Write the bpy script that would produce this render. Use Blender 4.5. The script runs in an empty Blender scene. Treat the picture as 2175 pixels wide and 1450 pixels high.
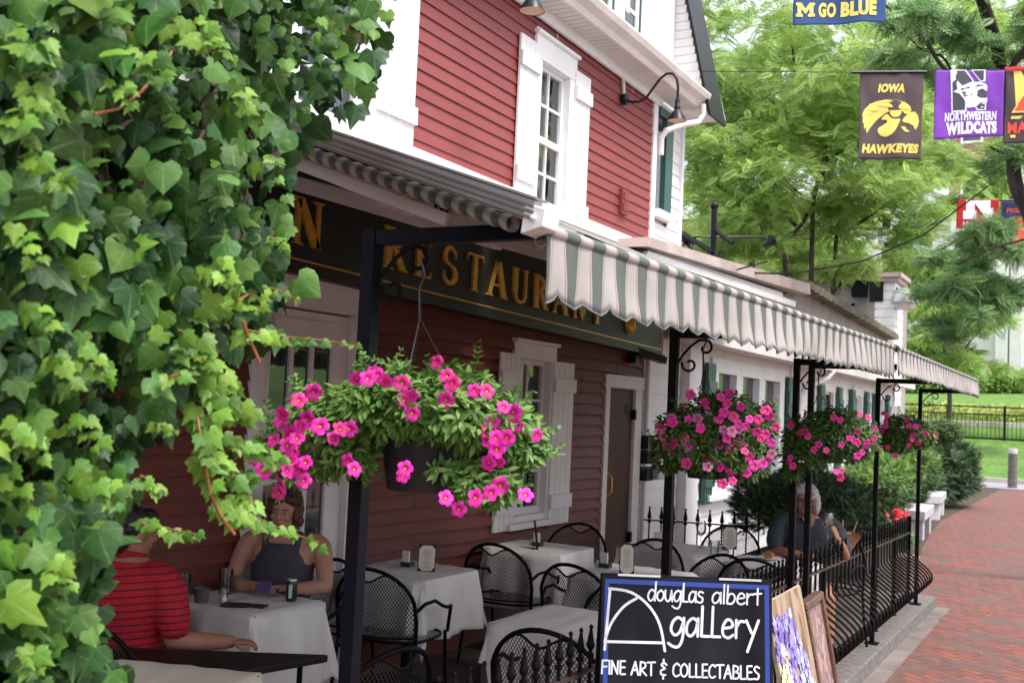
import bpy, math, random
import numpy as np
from mathutils import Vector, Matrix, noise as mnoise
rnd = random.Random(7); nr = np.random.default_rng(7)
scene = bpy.context.scene
COL = scene.collection
# ---------------------------------------------------------------- camera, sky, sun, exposure
FOC = 2300.0; HW, HH = 1087.5, 725.0
_r = math.atan(.046); _p = math.atan(136.8/2300); _t = math.atan(1270/math.hypot(2300, 136.8))
_Fh = np.array([-math.sin(_t), math.cos(_t), 0]); _R0 = np.array([math.cos(_t), math.sin(_t), 0]); _Z = np.array([0, 0, 1.])
CF = math.cos(_p)*_Fh + math.sin(_p)*_Z; _U0 = -math.sin(_p)*_Fh + math.cos(_p)*_Z
CR = math.cos(_r)*_R0 + math.sin(_r)*_U0; CU = -math.sin(_r)*_R0 + math.cos(_r)*_U0
CC = np.array([0, 0, 1.8])
cam = bpy.data.cameras.new('camera'); camo = bpy.data.objects.new('camera', cam); COL.objects.link(camo)
cam.sensor_width = 36; cam.lens = 36*FOC/2175; cam.clip_start = .05; cam.clip_end = 600
camo.matrix_world = Matrix(((CR[0], CU[0], -CF[0], 0), (CR[1], CU[1], -CF[1], 0), (CR[2], CU[2], -CF[2], 1.8), (0, 0, 0, 1)))
cam.dof.use_dof = True; cam.dof.focus_distance = 4.2; cam.dof.aperture_fstop = 7.0
scene.camera = camo
world = bpy.data.worlds.new('World'); scene.world = world; world.use_nodes = True
wn = world.node_tree.nodes; wl = world.node_tree.links
sky = wn.new('ShaderNodeTexSky'); sky.sky_type = 'NISHITA'; sky.sun_disc = False
SUN_EL, SUN_AZ = math.radians(62), math.radians(100)      # azimuth clockwise from +Y
sky.sun_elevation = SUN_EL; sky.sun_rotation = SUN_AZ; sky.dust_density = 4.0; sky.air_density = .7; sky.ozone_density = .6
_mx = wn.new('ShaderNodeMix'); _mx.data_type = 'RGBA'; _mx.inputs[0].default_value = .62; _mx.inputs[7].default_value = (6.1, 6.2, 6.5, 1)   # thin bright cloud over the whole sky
wl.new(sky.outputs[0], _mx.inputs[6]); wl.new(_mx.outputs[2], wn['Background'].inputs[0]); wn['Background'].inputs[1].default_value = .15
sl = bpy.data.lights.new('sun', 'SUN'); sl.energy = 2.4; sl.angle = math.radians(18); sl.color = (1, .96, .9)
so = bpy.data.objects.new('sun', sl); COL.objects.link(so)
sd = Vector((math.sin(SUN_AZ)*math.cos(SUN_EL), math.cos(SUN_AZ)*math.cos(SUN_EL), math.sin(SUN_EL)))
so.rotation_euler = sd.to_track_quat('Z', 'Y').to_euler()
scene.view_settings.view_transform = 'Standard'; scene.view_settings.look = 'None'
scene.view_settings.exposure = 1.08; scene.view_settings.gamma = 1.0
# ---------------------------------------------------------------- measuring helpers: a line of sight meets a real plane
def ray(x, y): return CF + CR*(x-HW)/FOC - CU*(y-HH)/FOC
def onX(x, y, X): d = ray(x, y); return CC + d*((X-CC[0])/d[0])
def onZ(x, y, z): d = ray(x, y); return CC + d*((z-CC[2])/d[2])
def onY(x, y, Y): d = ray(x, y); return CC + d*(Y/d[1])
def atD(x, y, dd): return CC + ray(x, y)*dd
# ---------------------------------------------------------------- mesh builder
class MB:
    def __init__(s): s.v = []; s.f = []; s.mi = []; s.uv = []; s.sm = False
    def add(s, vs, fs, mi=0, uvs=None):
        o = len(s.v); s.v += [tuple(float(c) for c in v) for v in vs]
        s.f += [tuple(i+o for i in f) for f in fs]; s.mi += [mi]*len(fs)
        for k, f in enumerate(fs):
            s.uv += [(uvs[i] if uvs is not None else (0, 0)) for i in f]
        return s
    def quad(s, a, b, c, d, mi=0): return s.add([a, b, c, d], [(0, 1, 2, 3)], mi, [(0, 0), (1, 0), (1, 1), (0, 1)])
    def box(s, lo, hi, mi=0, M=None):
        x0, y0, z0 = lo; x1, y1, z1 = hi
        vs = [Vector(p) for p in ((x0,y0,z0),(x1,y0,z0),(x1,y1,z0),(x0,y1,z0),(x0,y0,z1),(x1,y0,z1),(x1,y1,z1),(x0,y1,z1))]
        if M is not None: vs = [M @ v for v in vs]
        return s.add(vs, [(0,3,2,1),(4,5,6,7),(0,1,5,4),(1,2,6,5),(2,3,7,6),(3,0,4,7)], mi)
    def prism(s, pts, fn, d, mi=0):      # pts 2D polygon, fn(u,v,w)->3D
        n = len(pts); vs = [fn(u, v, 0) for u, v in pts] + [fn(u, v, d) for u, v in pts]
        return s.add(vs, [tuple(range(n))[::-1], tuple(range(n, 2*n))] + [(i, (i+1) % n, n+(i+1) % n, n+i) for i in range(n)], mi)
    def beam(s, a, b, w, h, up=(0, 0, 1), mi=0):
        a = Vector(a); b = Vector(b); d = (b-a).normalized(); sd_ = d.cross(Vector(up)).normalized(); u = sd_.cross(d)
        vs = [p + sd_*(i*w/2) + u*(j*h/2) for p in (a, b) for i, j in ((-1, -1), (1, -1), (1, 1), (-1, 1))]
        return s.add(vs, [(3,2,1,0),(4,5,6,7),(0,1,5,4),(1,2,6,5),(2,3,7,6),(3,0,4,7)], mi)
    def tube(s, pts, r, n=8, mi=0, cap=True, flat=None):
        pts = [Vector(p) for p in pts]; m = len(pts); rs = r if hasattr(r, '__len__') else [r]*m
        vs = []; fs = []; N = None
        for i, p in enumerate(pts):
            t = (pts[min(i+1, m-1)] - pts[max(i-1, 0)])
            t = t.normalized() if t.length > 1e-9 else Vector((0, 0, 1))
            if N is None:
                N = t.cross(Vector((0, 0, 1)));
                if N.length < .05: N = t.cross(Vector((1, 0, 0)))
            N = (N - t*N.dot(t)).normalized(); B = t.cross(N)
            for k in range(n):
                a = 2*math.pi*k/n
                q = N*math.cos(a)*rs[i] + B*math.sin(a)*rs[i]*(flat or 1)
                vs.append(p+q)
        for i in range(m-1):
            for k in range(n):
                k2 = (k+1) % n; fs.append((i*n+k, i*n+k2, (i+1)*n+k2, (i+1)*n+k))
        if cap: fs += [tuple(range(n))[::-1], tuple((m-1)*n+k for k in range(n))]
        return s.add(vs, fs, mi)
    def lathe(s, prof, o=(0, 0, 0), n=16, mi=0, axis=None):
        o = Vector(o); vs = []; fs = []; m = len(prof)
        Q = Vector(axis).to_track_quat('Z', 'Y') if axis is not None else None
        for r, z in prof:
            for k in range(n):
                a = 2*math.pi*k/n; p = Vector((r*math.cos(a), r*math.sin(a), z))
                if Q: p = Q @ p
                vs.append(o+p)
        for i in range(m-1):
            for k in range(n): k2 = (k+1) % n; fs.append((i*n+k, i*n+k2, (i+1)*n+k2, (i+1)*n+k))
        return s.add(vs, fs, mi)
    def ell(s, c, rx, ry, rz, n=14, m=9, mi=0, M=None):
        c = Vector(c); vs = []; fs = []
        for i in range(m+1):
            ph = math.pi*i/m
            for k in range(n):
                a = 2*math.pi*k/n; q = Vector((rx*math.sin(ph)*math.cos(a), ry*math.sin(ph)*math.sin(a), -rz*math.cos(ph)))
                vs.append(c + (M @ q if M is not None else q))
        for i in range(m):
            for k in range(n): k2 = (k+1) % n; fs.append((i*n+k, i*n+k2, (i+1)*n+k2, (i+1)*n+k))
        return s.add(vs, fs, mi)
    def build(s, name, mats, parent=None, smooth=None, bevel=0):
        me = bpy.data.meshes.new(name); me.from_pydata(s.v, [], s.f)
        for m in (mats if isinstance(mats, (list, tuple)) else [mats]): me.materials.append(m)
        if any(s.mi): me.polygons.foreach_set('material_index', s.mi)
        ul = me.uv_layers.new(name='UVMap'); ul.data.foreach_set('uv', [c for t in s.uv for c in t])
        if smooth or (smooth is None and s.sm): me.polygons.foreach_set('use_smooth', [True]*len(s.f))
        me.update(); o = bpy.data.objects.new(name, me); COL.objects.link(o)
        if smooth:
            try: me.set_sharp_from_angle(angle=math.radians(50))
            except Exception: pass
        if bevel:
            b = o.modifiers.new('bevel', 'BEVEL'); b.width = bevel; b.segments = 2; b.limit_method = 'ANGLE'
        if parent is not None: adopt(o, parent)
        return o
def world_loc(o):
    l = Vector((0, 0, 0))
    while o is not None: l += o.location; o = o.parent
    return l
def adopt(o, parent):      # meshes are written in world coordinates; keep them there
    o.parent = parent; o.location = -world_loc(parent)
def adopt_local(o, parent): o.parent = parent
def tag(o, label, cat, group=None, kind=None):
    if label: o['label'] = label
    if cat: o['category'] = cat
    if group: o['group'] = group
    if kind: o['kind'] = kind
    return o
def thing(name, label, cat, loc=(0, 0, 0), group=None):
    o = bpy.data.objects.new(name, None); o.empty_display_size = .1; COL.objects.link(o); o.location = loc
    return tag(o, label, cat, group)
def struct(o): o['kind'] = 'structure'; return o
def copy_tree(o, parent=None):
    c = o.copy(); COL.objects.link(c)
    for k in ('label', 'group'):
        pass
    c.parent = parent
    for ch in list(o.children): copy_tree(ch, c)
    return c
def place(src, loc, rz, label, group=None, first=False):
    o = src if first else copy_tree(src)
    o.location = loc; o.rotation_euler = (0, 0, rz); o['label'] = label
    if group: o['group'] = group
    return o
# ---------------------------------------------------------------- materials
def nd(nt, t, **k):
    n = nt.nodes.new(t)
    for a, b in k.items(): setattr(n, a, b)
    return n
def mat(name, col, rough=.6, var=0, scale=6, bump=0, bscale=40, metal=0, spec=.5, col2=None, stretch=(1, 1, 1), detail=4, coat=0, island=0, translucent=0, tcol=None):
    m = bpy.data.materials.new(name); m.use_nodes = True; nt = m.node_tree; b = nt.nodes['Principled BSDF']
    b.inputs['Base Color'].default_value = (*col, 1); b.inputs['Roughness'].default_value = rough
    b.inputs['Metallic'].default_value = metal; b.inputs['Specular IOR Level'].default_value = spec
    if coat: b.inputs['Coat Weight'].default_value = coat
    L = nt.links; tc = nd(nt, 'ShaderNodeTexCoord'); mp = nd(nt, 'ShaderNodeMapping'); mp.inputs['Scale'].default_value = stretch
    L.new(tc.outputs['Object'], mp.inputs['Vector']); out = None
    if var or col2:
        n = nd(nt, 'ShaderNodeTexNoise'); n.inputs['Scale'].default_value = scale; n.inputs['Detail'].default_value = detail
        L.new(mp.outputs[0], n.inputs['Vector'])
        rp = nd(nt, 'ShaderNodeValToRGB'); rp.color_ramp.elements[0].position = .35; rp.color_ramp.elements[1].position = .65
        c2 = col2 or tuple(min(1, c*(1+var)) for c in col); c1 = col if col2 else tuple(c*(1-var) for c in col)
        rp.color_ramp.elements[0].color = (*c1, 1); rp.color_ramp.elements[1].color = (*c2, 1)
        L.new(n.outputs[0], rp.inputs[0]); out = rp.outputs[0]
    if island:
        g = nd(nt, 'ShaderNodeNewGeometry'); hs = nd(nt, 'ShaderNodeHueSaturation')
        ma = nd(nt, 'ShaderNodeMapRange'); ma.inputs[3].default_value = 1-island; ma.inputs[4].default_value = 1+island
        L.new(g.outputs['Random Per Island'], ma.inputs[0]); L.new(ma.outputs[0], hs.inputs['Value'])
        mh = nd(nt, 'ShaderNodeMapRange'); mh.inputs[3].default_value = .5-.035*island; mh.inputs[4].default_value = .5+.035*island
        ml = nd(nt, 'ShaderNodeMath', operation='FRACT'); mm = nd(nt, 'ShaderNodeMath', operation='MULTIPLY'); mm.inputs[1].default_value = 17.3
        L.new(g.outputs['Random Per Island'], mm.inputs[0]); L.new(mm.outputs[0], ml.inputs[0]); L.new(ml.outputs[0], mh.inputs[0]); L.new(mh.outputs[0], hs.inputs['Hue'])
        if out is not None: L.new(out, hs.inputs['Color'])
        else: hs.inputs['Color'].default_value = (*col, 1)
        out = hs.outputs[0]
    if out is not None: L.new(out, b.inputs['Base Color'])
    if bump:
        n2 = nd(nt, 'ShaderNodeTexNoise'); n2.inputs['Scale'].default_value = bscale; n2.inputs['Detail'].default_value = 3
        L.new(mp.outputs[0], n2.inputs['Vector']); bp = nd(nt, 'ShaderNodeBump'); bp.inputs['Strength'].default_value = bump; bp.inputs['Distance'].default_value = .01
        L.new(n2.outputs[0], bp.inputs['Height']); L.new(bp.outputs[0], b.inputs['Normal'])
    if translucent:
        t = nd(nt, 'ShaderNodeBsdfTranslucent'); mx = nd(nt, 'ShaderNodeMixShader'); mx.inputs[0].default_value = translucent
        if tcol is None and out is not None: L.new(out, t.inputs[0])
        else: t.inputs[0].default_value = (*(tcol or col), 1)
        L.new(b.outputs[0], mx.inputs[1]); L.new(t.outputs[0], mx.inputs[2]); L.new(mx.outputs[0], nt.nodes['Material Output'].inputs[0])
    return m
def glassmat(name, tint=(.02, .025, .03), rough=.03):
    return mat(name, tint, rough, spec=1.0)
def clear_glass(name):
    m = bpy.data.materials.new(name); m.use_nodes = True; nt = m.node_tree; nt.nodes.remove(nt.nodes['Principled BSDF'])
    g = nd(nt, 'ShaderNodeBsdfGlossy'); g.inputs['Roughness'].default_value = .05; t = nd(nt, 'ShaderNodeBsdfTransparent'); t.inputs[0].default_value = (.93, .95, .95, 1)
    lw = nd(nt, 'ShaderNodeLayerWeight'); lw.inputs[0].default_value = .35; ad = nd(nt, 'ShaderNodeMath', operation='MULTIPLY_ADD'); ad.inputs[1].default_value = .8; ad.inputs[2].default_value = .08
    mx = nd(nt, 'ShaderNodeMixShader'); nt.links.new(lw.outputs['Fresnel'], ad.inputs[0]); nt.links.new(ad.outputs[0], mx.inputs[0])
    nt.links.new(t.outputs[0], mx.inputs[1]); nt.links.new(g.outputs[0], mx.inputs[2]); nt.links.new(mx.outputs[0], nt.nodes['Material Output'].inputs[0]); return m
M = {}
M['white'] = mat('white_paint', (.78, .77, .78), .5, .05, 3, .15, 30)
M['trimshaded'] = mat('shaded_white_trim', (.66, .61, .60), .55, .05, 4, .15, 30)  # white trim greyed in its colour for the shade under the awning
M['soffit'] = mat('soffit_vinyl', (.62, .58, .57), .55, .06, 2)
M['gutter'] = mat('gutter_paint', (.66, .60, .58), .4, .08, 4)
M['green'] = mat('green_trim', (.02, .085, .07), .4)
M['shingle'] = mat('shingle_cream', (.76, .76, .68), .7, .08, 12)
M['dark'] = mat('dark_void', (.012, .012, .013), .8)
M['curtain'] = mat('curtain', (.6, .62, .62), .8, .2, 3, stretch=(1, 18, .3))
M['glass'] = glassmat('window_glass', (.03, .035, .04))
M['iron'] = mat('black_iron', (.004, .004, .005), .5, .2, 30, spec=.12)
M['ironmatte'] = mat('black_iron_rail', (.006, .005, .006), .5, .3, 25, bump=.2, bscale=60, spec=.1)
M['navy_iron'] = mat('blue_black_iron_paint', (.004, .006, .013), .4, .15, 12, bump=.1, bscale=50, spec=.16)
M['brown_door'] = mat('brown_door', (.085, .036, .022), .6, .25, 2, .1, 20, spec=.2, stretch=(1, 1, .3))
M['sign_green'] = mat('sign_green', (.011, .014, .010), .5, .15, 8)
M['gold'] = mat('gold_leaf', (.70, .40, .07), .38, .15, 20, metal=.35)
M['tan'] = mat('tan_flashing', (.42, .34, .31), .6, .15, 3)
M['brownroof'] = mat('brown_metal', (.10, .075, .07), .5, .15, 3)
M['greywall'] = mat('grey_stucco', (.30, .27, .25), .8, .12, 3, .2, 20)
M['tile'] = mat('old_roof_shingle', (.13, .115, .075), .85, .35, 9, .5, 30)
M['lampblack'] = mat('lamp_black', (.006, .006, .009), .4, spec=.3)
M['bulb'] = mat('lamp_inner', (.75, .55, .42), .6)
M['granite'] = mat('granite', (.14, .125, .118), .8, .25, 22, .4, 60, detail=8)
M['bench'] = mat('bench_granite', (.42, .42, .44), .7, .18, 30, .2, 60, detail=8)
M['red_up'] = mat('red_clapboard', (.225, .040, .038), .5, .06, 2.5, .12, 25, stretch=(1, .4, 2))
M['shaded_silver'] = mat('shaded_aluminium', (.27, .25, .25), .5, .12, 5, metal=.3)  # darker copy of the aluminium, shade on the bar put in the colour
M['silver'] = mat('aluminium', (.55, .54, .55), .35, .1, 5, metal=.6)
M['awnarm'] = mat('awning_arm', (.50, .46, .46), .45, .05, 5)
def painted_wood(name, col, worn, amt):
    m = mat(name, col, .6, .12, 3, .35, 45, stretch=(1, .35, 3)); nt = m.node_tree; L = nt.links; b = nt.nodes['Principled BSDF']
    src = b.inputs['Base Color'].links[0].from_socket; tc = nt.nodes['Texture Coordinate']
    mp = nd(nt, 'ShaderNodeMapping'); mp.inputs['Scale'].default_value = (6, 2.2, 14); L.new(tc.outputs['Object'], mp.inputs[0])
    n = nd(nt, 'ShaderNodeTexNoise'); n.inputs['Scale'].default_value = 2.2; n.inputs['Detail'].default_value = 8; n.inputs['Roughness'].default_value = .7; L.new(mp.outputs[0], n.inputs['Vector'])
    mr = nd(nt, 'ShaderNodeMapRange'); mr.inputs[1].default_value = .52; mr.inputs[2].default_value = .72; mr.inputs[4].default_value = amt; L.new(n.outputs[0], mr.inputs[0])
    mx = nd(nt, 'ShaderNodeMix', data_type='RGBA'); L.new(mr.outputs[0], mx.inputs[0]); L.new(src, mx.inputs[6]); mx.inputs[7].default_value = (*worn, 1); L.new(mx.outputs[2], b.inputs['Base Color'])
    return m
M['red_low'] = painted_wood('red_clapboard_old_shaded', (.115, .015, .007), (.19, .062, .034), .45)  # old worn red, base also darkened for the shade under the awning
# ================================================================ SETTING: ground, kerb, street, lawn
def brick_mat():
    m = bpy.data.materials.new('brick_paving'); m.use_nodes = True; nt = m.node_tree; L = nt.links; b = nt.nodes['Principled BSDF']; b.inputs['Roughness'].default_value = .75
    tc = nd(nt, 'ShaderNodeTexCoord'); mp = nd(nt, 'ShaderNodeMapping'); mp.inputs['Rotation'].default_value = (0, 0, math.radians(38)); L.new(tc.outputs['Object'], mp.inputs[0])
    br = nd(nt, 'ShaderNodeTexBrick'); L.new(mp.outputs[0], br.inputs['Vector']); br.inputs['Scale'].default_value = 1
    br.inputs['Brick Width'].default_value = .21; br.inputs['Row Height'].default_value = .1; br.inputs['Mortar Size'].default_value = .009; br.inputs['Bias'].default_value = -.1
    br.inputs['Color1'].default_value = (.235, .058, .040, 1); br.inputs['Color2'].default_value = (.11, .045, .038, 1); br.inputs['Mortar'].default_value = (.055, .042, .038, 1)
    n = nd(nt, 'ShaderNodeTexNoise'); n.inputs['Scale'].default_value = 2.2; n.inputs['Detail'].default_value = 10; n.inputs['Roughness'].default_value = .65; L.new(tc.outputs['Object'], n.inputs['Vector'])
    mr = nd(nt, 'ShaderNodeMapRange'); mr.inputs[1].default_value = .42; mr.inputs[2].default_value = .64; mr.inputs[4].default_value = .8; L.new(n.outputs[0], mr.inputs[0])
    mx = nd(nt, 'ShaderNodeMix', data_type='RGBA'); L.new(mr.outputs[0], mx.inputs[0]); L.new(br.outputs[0], mx.inputs[6]); mx.inputs[7].default_value = (.105, .075, .068, 1)
    n3 = nd(nt, 'ShaderNodeTexNoise'); n3.inputs['Scale'].default_value = 9; L.new(tc.outputs['Object'], n3.inputs['Vector'])
    hs = nd(nt, 'ShaderNodeHueSaturation'); m3 = nd(nt, 'ShaderNodeMapRange'); m3.inputs[3].default_value = .6; m3.inputs[4].default_value = 1.45; L.new(n3.outputs[0], m3.inputs[0]); L.new(m3.outputs[0], hs.inputs['Value']); L.new(mx.outputs[2], hs.inputs['Color'])
    L.new(hs.outputs[0], b.inputs['Base Color'])
    bp = nd(nt, 'ShaderNodeBump'); bp.inputs['Strength'].default_value = .5; bp.inputs['Distance'].default_value = .006; L.new(br.outputs['Fac'], bp.inputs['Height']); bp.invert = True; L.new(bp.outputs[0], b.inputs['Normal'])
    return m
GZ = -.12
mb = MB(); mb.quad((-120, -20, GZ-.05), (160, -20, GZ-.05), (160, 260, GZ-.05), (-120, 260, GZ-.05)); struct(mb.build('ground', mat('soil', (.10, .08, .06), .9, .3, 2)))
mb = MB()
mb.add([(-1.42, -3, GZ), (8, -3, GZ), (8, 38.2, GZ)]+[tuple(onZ(x, y, GZ)) for x, y in ((2058, 1033), (2048, 1050), (2015, 1090), (1980, 1125), (1958, 1165), (1945, 1215))]+[(-1.82, 12.44, GZ), (-1.42, 12.44, GZ)], [tuple(range(11))])
struct(mb.build('footpath', brick_mat()))
pav = mat('paver_band', (.155, .125, .115), .8, .3, 3, .3, 40)
mb = MB()
for i in range(18):
    y0 = -3+i*.858; mb.box((-1.56, y0, GZ-.04), (-1.42, y0+.852, GZ+.003))
struct(mb.build('paving_band', pav))
mb = MB()
for i in range(14):
    y0 = -3+i*1.1; mb.box((-1.80, y0, GZ-.04), (-1.56, y0+1.094, 0))
struct(mb.build('kerb', M['granite'], bevel=.008))
mb = MB(); mb.quad((-4.3, -3, -.01), (-1.80, -3, -.01), (-1.80, 12.4, -.01), (-4.3, 12.4, -.01)); struct(mb.build('patio_floor', mat('patio_stone', (.10, .075, .065), .8, .3, 2, .3, 30)))
mb = MB(); mb.quad((-9, 12.4, -.06), (-1.9, 12.4, -.13), (-1.9, 38, -.13), (-9, 38, -.06)); struct(mb.build('planting_bed', mat('mulch', (.05, .035, .025), .9, .4, 8, .6, 30)))
mb = MB(); mb.quad((-60, 38.2, GZ+.01), (60, 38.2, GZ+.01), (60, 42.0, GZ+.01), (-60, 42.0, GZ+.01)); struct(mb.build('road', mat('asphalt', (.26, .26, .29), .8, .1, 3, .2, 50)))
mb = MB(); mb.box((-60, 42.0, GZ), (60, 42.35, GZ+.16)); struct(mb.build('far_kerb', mat('concrete', (.42, .36, .32), .8, .15, 3)))
lawnm = mat('lawn_green', (.075, .16, .022), .9, .35, 1.5, .5, 60, col2=(.12, .23, .04), detail=10)
mb = MB(); N = 24
def lawnz(y): return .02 + (y-42.3)*.161 if y < 51 else 2.05 + (y-51)*.09
ys = [42.3+i*.87 for i in range(11)]+[51.001]+[52.0+i*2 for i in range(30)]
for a, b_ in zip(ys[:-1], ys[1:]): mb.quad((-60, a, lawnz(a)), (60, a, lawnz(a)), (60, b_, lawnz(b_)), (-60, b_, lawnz(b_)))
struct(mb.build('lawn', lawnm))

# ================================================================ RED RESTAURANT HOUSE
W = -4.2
M['joint'] = mat('board_joint', (.06, .012, .012), .8); M['joint_grey'] = mat('board_joint_grey', (.3, .29, .29), .8)
house = thing('restaurant_house', 'red clapboard restaurant with white shutters and trim behind the patio', 'house', (W, 4, 0))
def siding(mb, X, Y0, Y1, Z0, Z1, ex, openings=(), t=.016, sag=.006, seed=0):
    z = Z0; k = 0; rj = random.Random(seed+3)
    while z < Z1-1e-4:
        z1 = min(z+ex, Z1); segs = [(Y0, Y1)]
        for (a, b_, c, d) in openings:
            if z1 > c and z < d:
                ns = []
                for s0, s1 in segs:
                    if b_ <= s0 or a >= s1: ns.append((s0, s1)); continue
                    if a > s0: ns.append((s0, a))
                    if b_ < s1: ns.append((b_, s1))
                segs = ns
        for s0, s1 in segs:
            n = max(1, int((s1-s0)/.55)); ps = [s0+(s1-s0)*i/n for i in range(n+1)]
            def sg(y, kk): return sag*mnoise.noise(Vector((y*.6, kk*.35, seed)))*2 + sag*.5*mnoise.noise(Vector((y*2.1, kk*3.1, seed+5)))
            for p, q in zip(ps[:-1], ps[1:]):
                za, zb = z+sg(p, k), z+sg(q, k); zc, zd = z1+sg(q, k+1)+.004, z1+sg(p, k+1)+.004
                tt = t*(1+.25*mnoise.noise(Vector((p*1.3, k*2.7, seed))))
                mb.quad((X+tt, p, za), (X+tt, q, zb), (X+.003, q, zc), (X+.003, p, zd))
                mb.quad((X-.01, p, za+.001), (X-.01, q, zb+.001), (X+tt, q, zb), (X+tt, p, za))
        for _ in range(2):
            yj = Y0+(Y1-Y0)*rj.random()
            if any(s0+.05 < yj < s1-.05 for s0, s1 in segs): mb.quad((X+t+.0022, yj, z+.002), (X+t+.0022, yj+.0022, z+.002), (X+.0062, yj+.0022, z1), (X+.0062, yj, z1), 1)
        z = z1; k += 1
    return mb
UW = [(7.80, 8.50, 3.42, 4.88), (4.74, 5.58, 3.42, 4.88)]       # upper window casings
LW = (7.66, 8.34, .88, 2.30)
D1 = (4.58, 5.62, -.01, 2.46); D2 = (9.46, 10.38, -.01, 2.15)
mb = MB(); siding(mb, W, -2, 10.42, 3.5, 5.12, .098, UW, seed=1); mb.build('upper_siding', [M['red_up'], M['joint']], house)
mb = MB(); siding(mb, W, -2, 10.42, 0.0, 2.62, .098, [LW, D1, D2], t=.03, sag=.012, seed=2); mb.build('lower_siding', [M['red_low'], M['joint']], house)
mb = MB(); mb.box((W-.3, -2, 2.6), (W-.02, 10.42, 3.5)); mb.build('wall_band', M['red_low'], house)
mb = MB(); mb.box((W-4, -2, 0), (W-.3, 10.42, 5.15)); mb.build('wall_core', M['dark'], house)
mb = MB(); mb.box((W-.02, 10.42, 0), (W+.03, 10.53, 2.6)); mb.box((W-.02, 10.42, 3.45), (W+.03, 10.53, 5.12)); mb.build('corner_board', M['white'], house)
def win(parent, X, Y0, Y1, Z0, Z1, casing, cols, rows, depth=.09, head=.16, frame=None, sill=True, curtain=True, name='window', pm=None, jog=.0):
    fm = frame or M['white']
    gy0, gy1, gz0, gz1 = Y0+casing, Y1-casing, Z0+.05, Z1-head
    mb = MB()
    mb.box((X-.06, Y0, Z0), (X+.028, gy0, gz1)); mb.box((X-.06, gy1, Z0), (X+.028, Y1, gz1)); mb.box((X-.06, Y0-.02, gz1), (X+.032, Y1+.02, Z1)); mb.box((X-.06, Y0-.035, Z1), (X+.06, Y1+.035, Z1+.03))
    mb.box((X-.06, gy0, Z0), (X+.02, gy1, gz0))
    fr = mb.build(name, fm, parent, bevel=.003)
    s = MB(); b = .04; xs = X-.055
    s.box((xs-.02, gy0, gz0), (xs+.02, gy0+b, gz1)); s.box((xs-.02, gy1-b, gz0), (xs+.02, gy1, gz1)); s.box((xs-.02, gy0+b, gz1-b), (xs+.02, gy1-b, gz1)); s.box((xs-.02, gy0+b, gz0), (xs+.02, gy1-b, gz0+b+.02))
    zm = (gz0+gz1)/2
    if rows % 2 == 0: s.box((xs-.02, gy0+b, zm-.03), (xs+.026, gy1-b, zm+.025))
    iy0, iy1, iz0, iz1 = gy0+b, gy1-b, gz0+b+.02, gz1-b
    for i in range(1, cols): y = iy0+(iy1-iy0)*i/cols; s.box((xs-.012, y-.011, iz0), (xs+.012, y+.011, iz1))
    for i in range(1, rows):
        if rows % 2 == 0 and i == rows//2: continue
        z = iz0+(iz1-iz0)*i/rows; s.box((xs-.0125, iy0, z-.011), (xs+.0125, iy1, z+.011))
    s.build('sash', fm, fr)
    g = MB(); g.quad((xs-.006, iy0, iz0), (xs-.006, iy1, iz0), (xs-.006, iy1, iz1), (xs-.006, iy0, iz1)); g.build('pane', pm or M['pane'], fr)
    if curtain:
        c = MB(); n = 40; cy0, cy1 = iy0+(iy1-iy0)*.45, iy1
        for i in range(n):
            ya, yb = cy0+(cy1-cy0)*i/n, cy0+(cy1-cy0)*(i+1)/n; f = lambda y: X-.17+.018*math.sin(y*90)+.008*math.sin(y*37)
            c.quad((f(ya), ya, iz0), (f(yb), yb, iz0), (f(yb), yb, iz1), (f(ya), ya, iz1))
        c.build('curtain', M['curtain'], fr)
    d = MB(); d.box((X-.28, gy0-.1, gz0-.05), (X-.27, gy1+.1, gz1+.05)); d.box((X-.27, gy0-.1, gz0-.05), (X-.07, gy0, gz1+.05)); d.box((X-.27, gy1, gz0-.05), (X-.07, gy1+.1, gz1+.05)); d.build('dark_recess', M['dark'], fr)  # near-black box, the unlit room behind the glass painted in its colour
    if sill: m2 = MB(); m2.box((X-.02, Y0-.05, Z0-.05), (X+.08, Y1+.05, Z0)); m2.build('sill', fm, fr, bevel=.004)
    return fr
def pane_mat():
    m = bpy.data.materials.new('pane_glass'); m.use_nodes = True; nt = m.node_tree; nt.nodes.remove(nt.nodes['Principled BSDF'])
    g = nd(nt, 'ShaderNodeBsdfGlossy'); g.inputs['Roughness'].default_value = .02; g.inputs[0].default_value = (.9, .95, .95, 1)
    t = nd(nt, 'ShaderNodeBsdfTransparent'); t.inputs[0].default_value = (.7, .73, .72, 1); lw = nd(nt, 'ShaderNodeLayerWeight'); lw.inputs[0].default_value = .3
    ad = nd(nt, 'ShaderNodeMath', operation='MULTIPLY_ADD'); ad.inputs[1].default_value = .9; ad.inputs[2].default_value = .12; nt.links.new(lw.outputs['Fresnel'], ad.inputs[0])
    tc = nd(nt, 'ShaderNodeTexCoord'); n = nd(nt, 'ShaderNodeTexNoise'); n.inputs['Scale'].default_value = 3; nt.links.new(tc.outputs['Object'], n.inputs['Vector'])
    bp = nd(nt, 'ShaderNodeBump'); bp.inputs['Strength'].default_value = .25; bp.inputs['Distance'].default_value = .02; nt.links.new(n.outputs[0], bp.inputs['Height']); nt.links.new(bp.outputs[0], g.inputs['Normal'])
    mx = nd(nt, 'ShaderNodeMixShader'); nt.links.new(ad.outputs[0], mx.inputs[0]); nt.links.new(t.outputs[0], mx.inputs[1]); nt.links.new(g.outputs[0], mx.inputs[2]); nt.links.new(mx.outputs[0], nt.nodes['Material Output'].inputs[0]); return m
M['pane'] = pane_mat()
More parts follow.
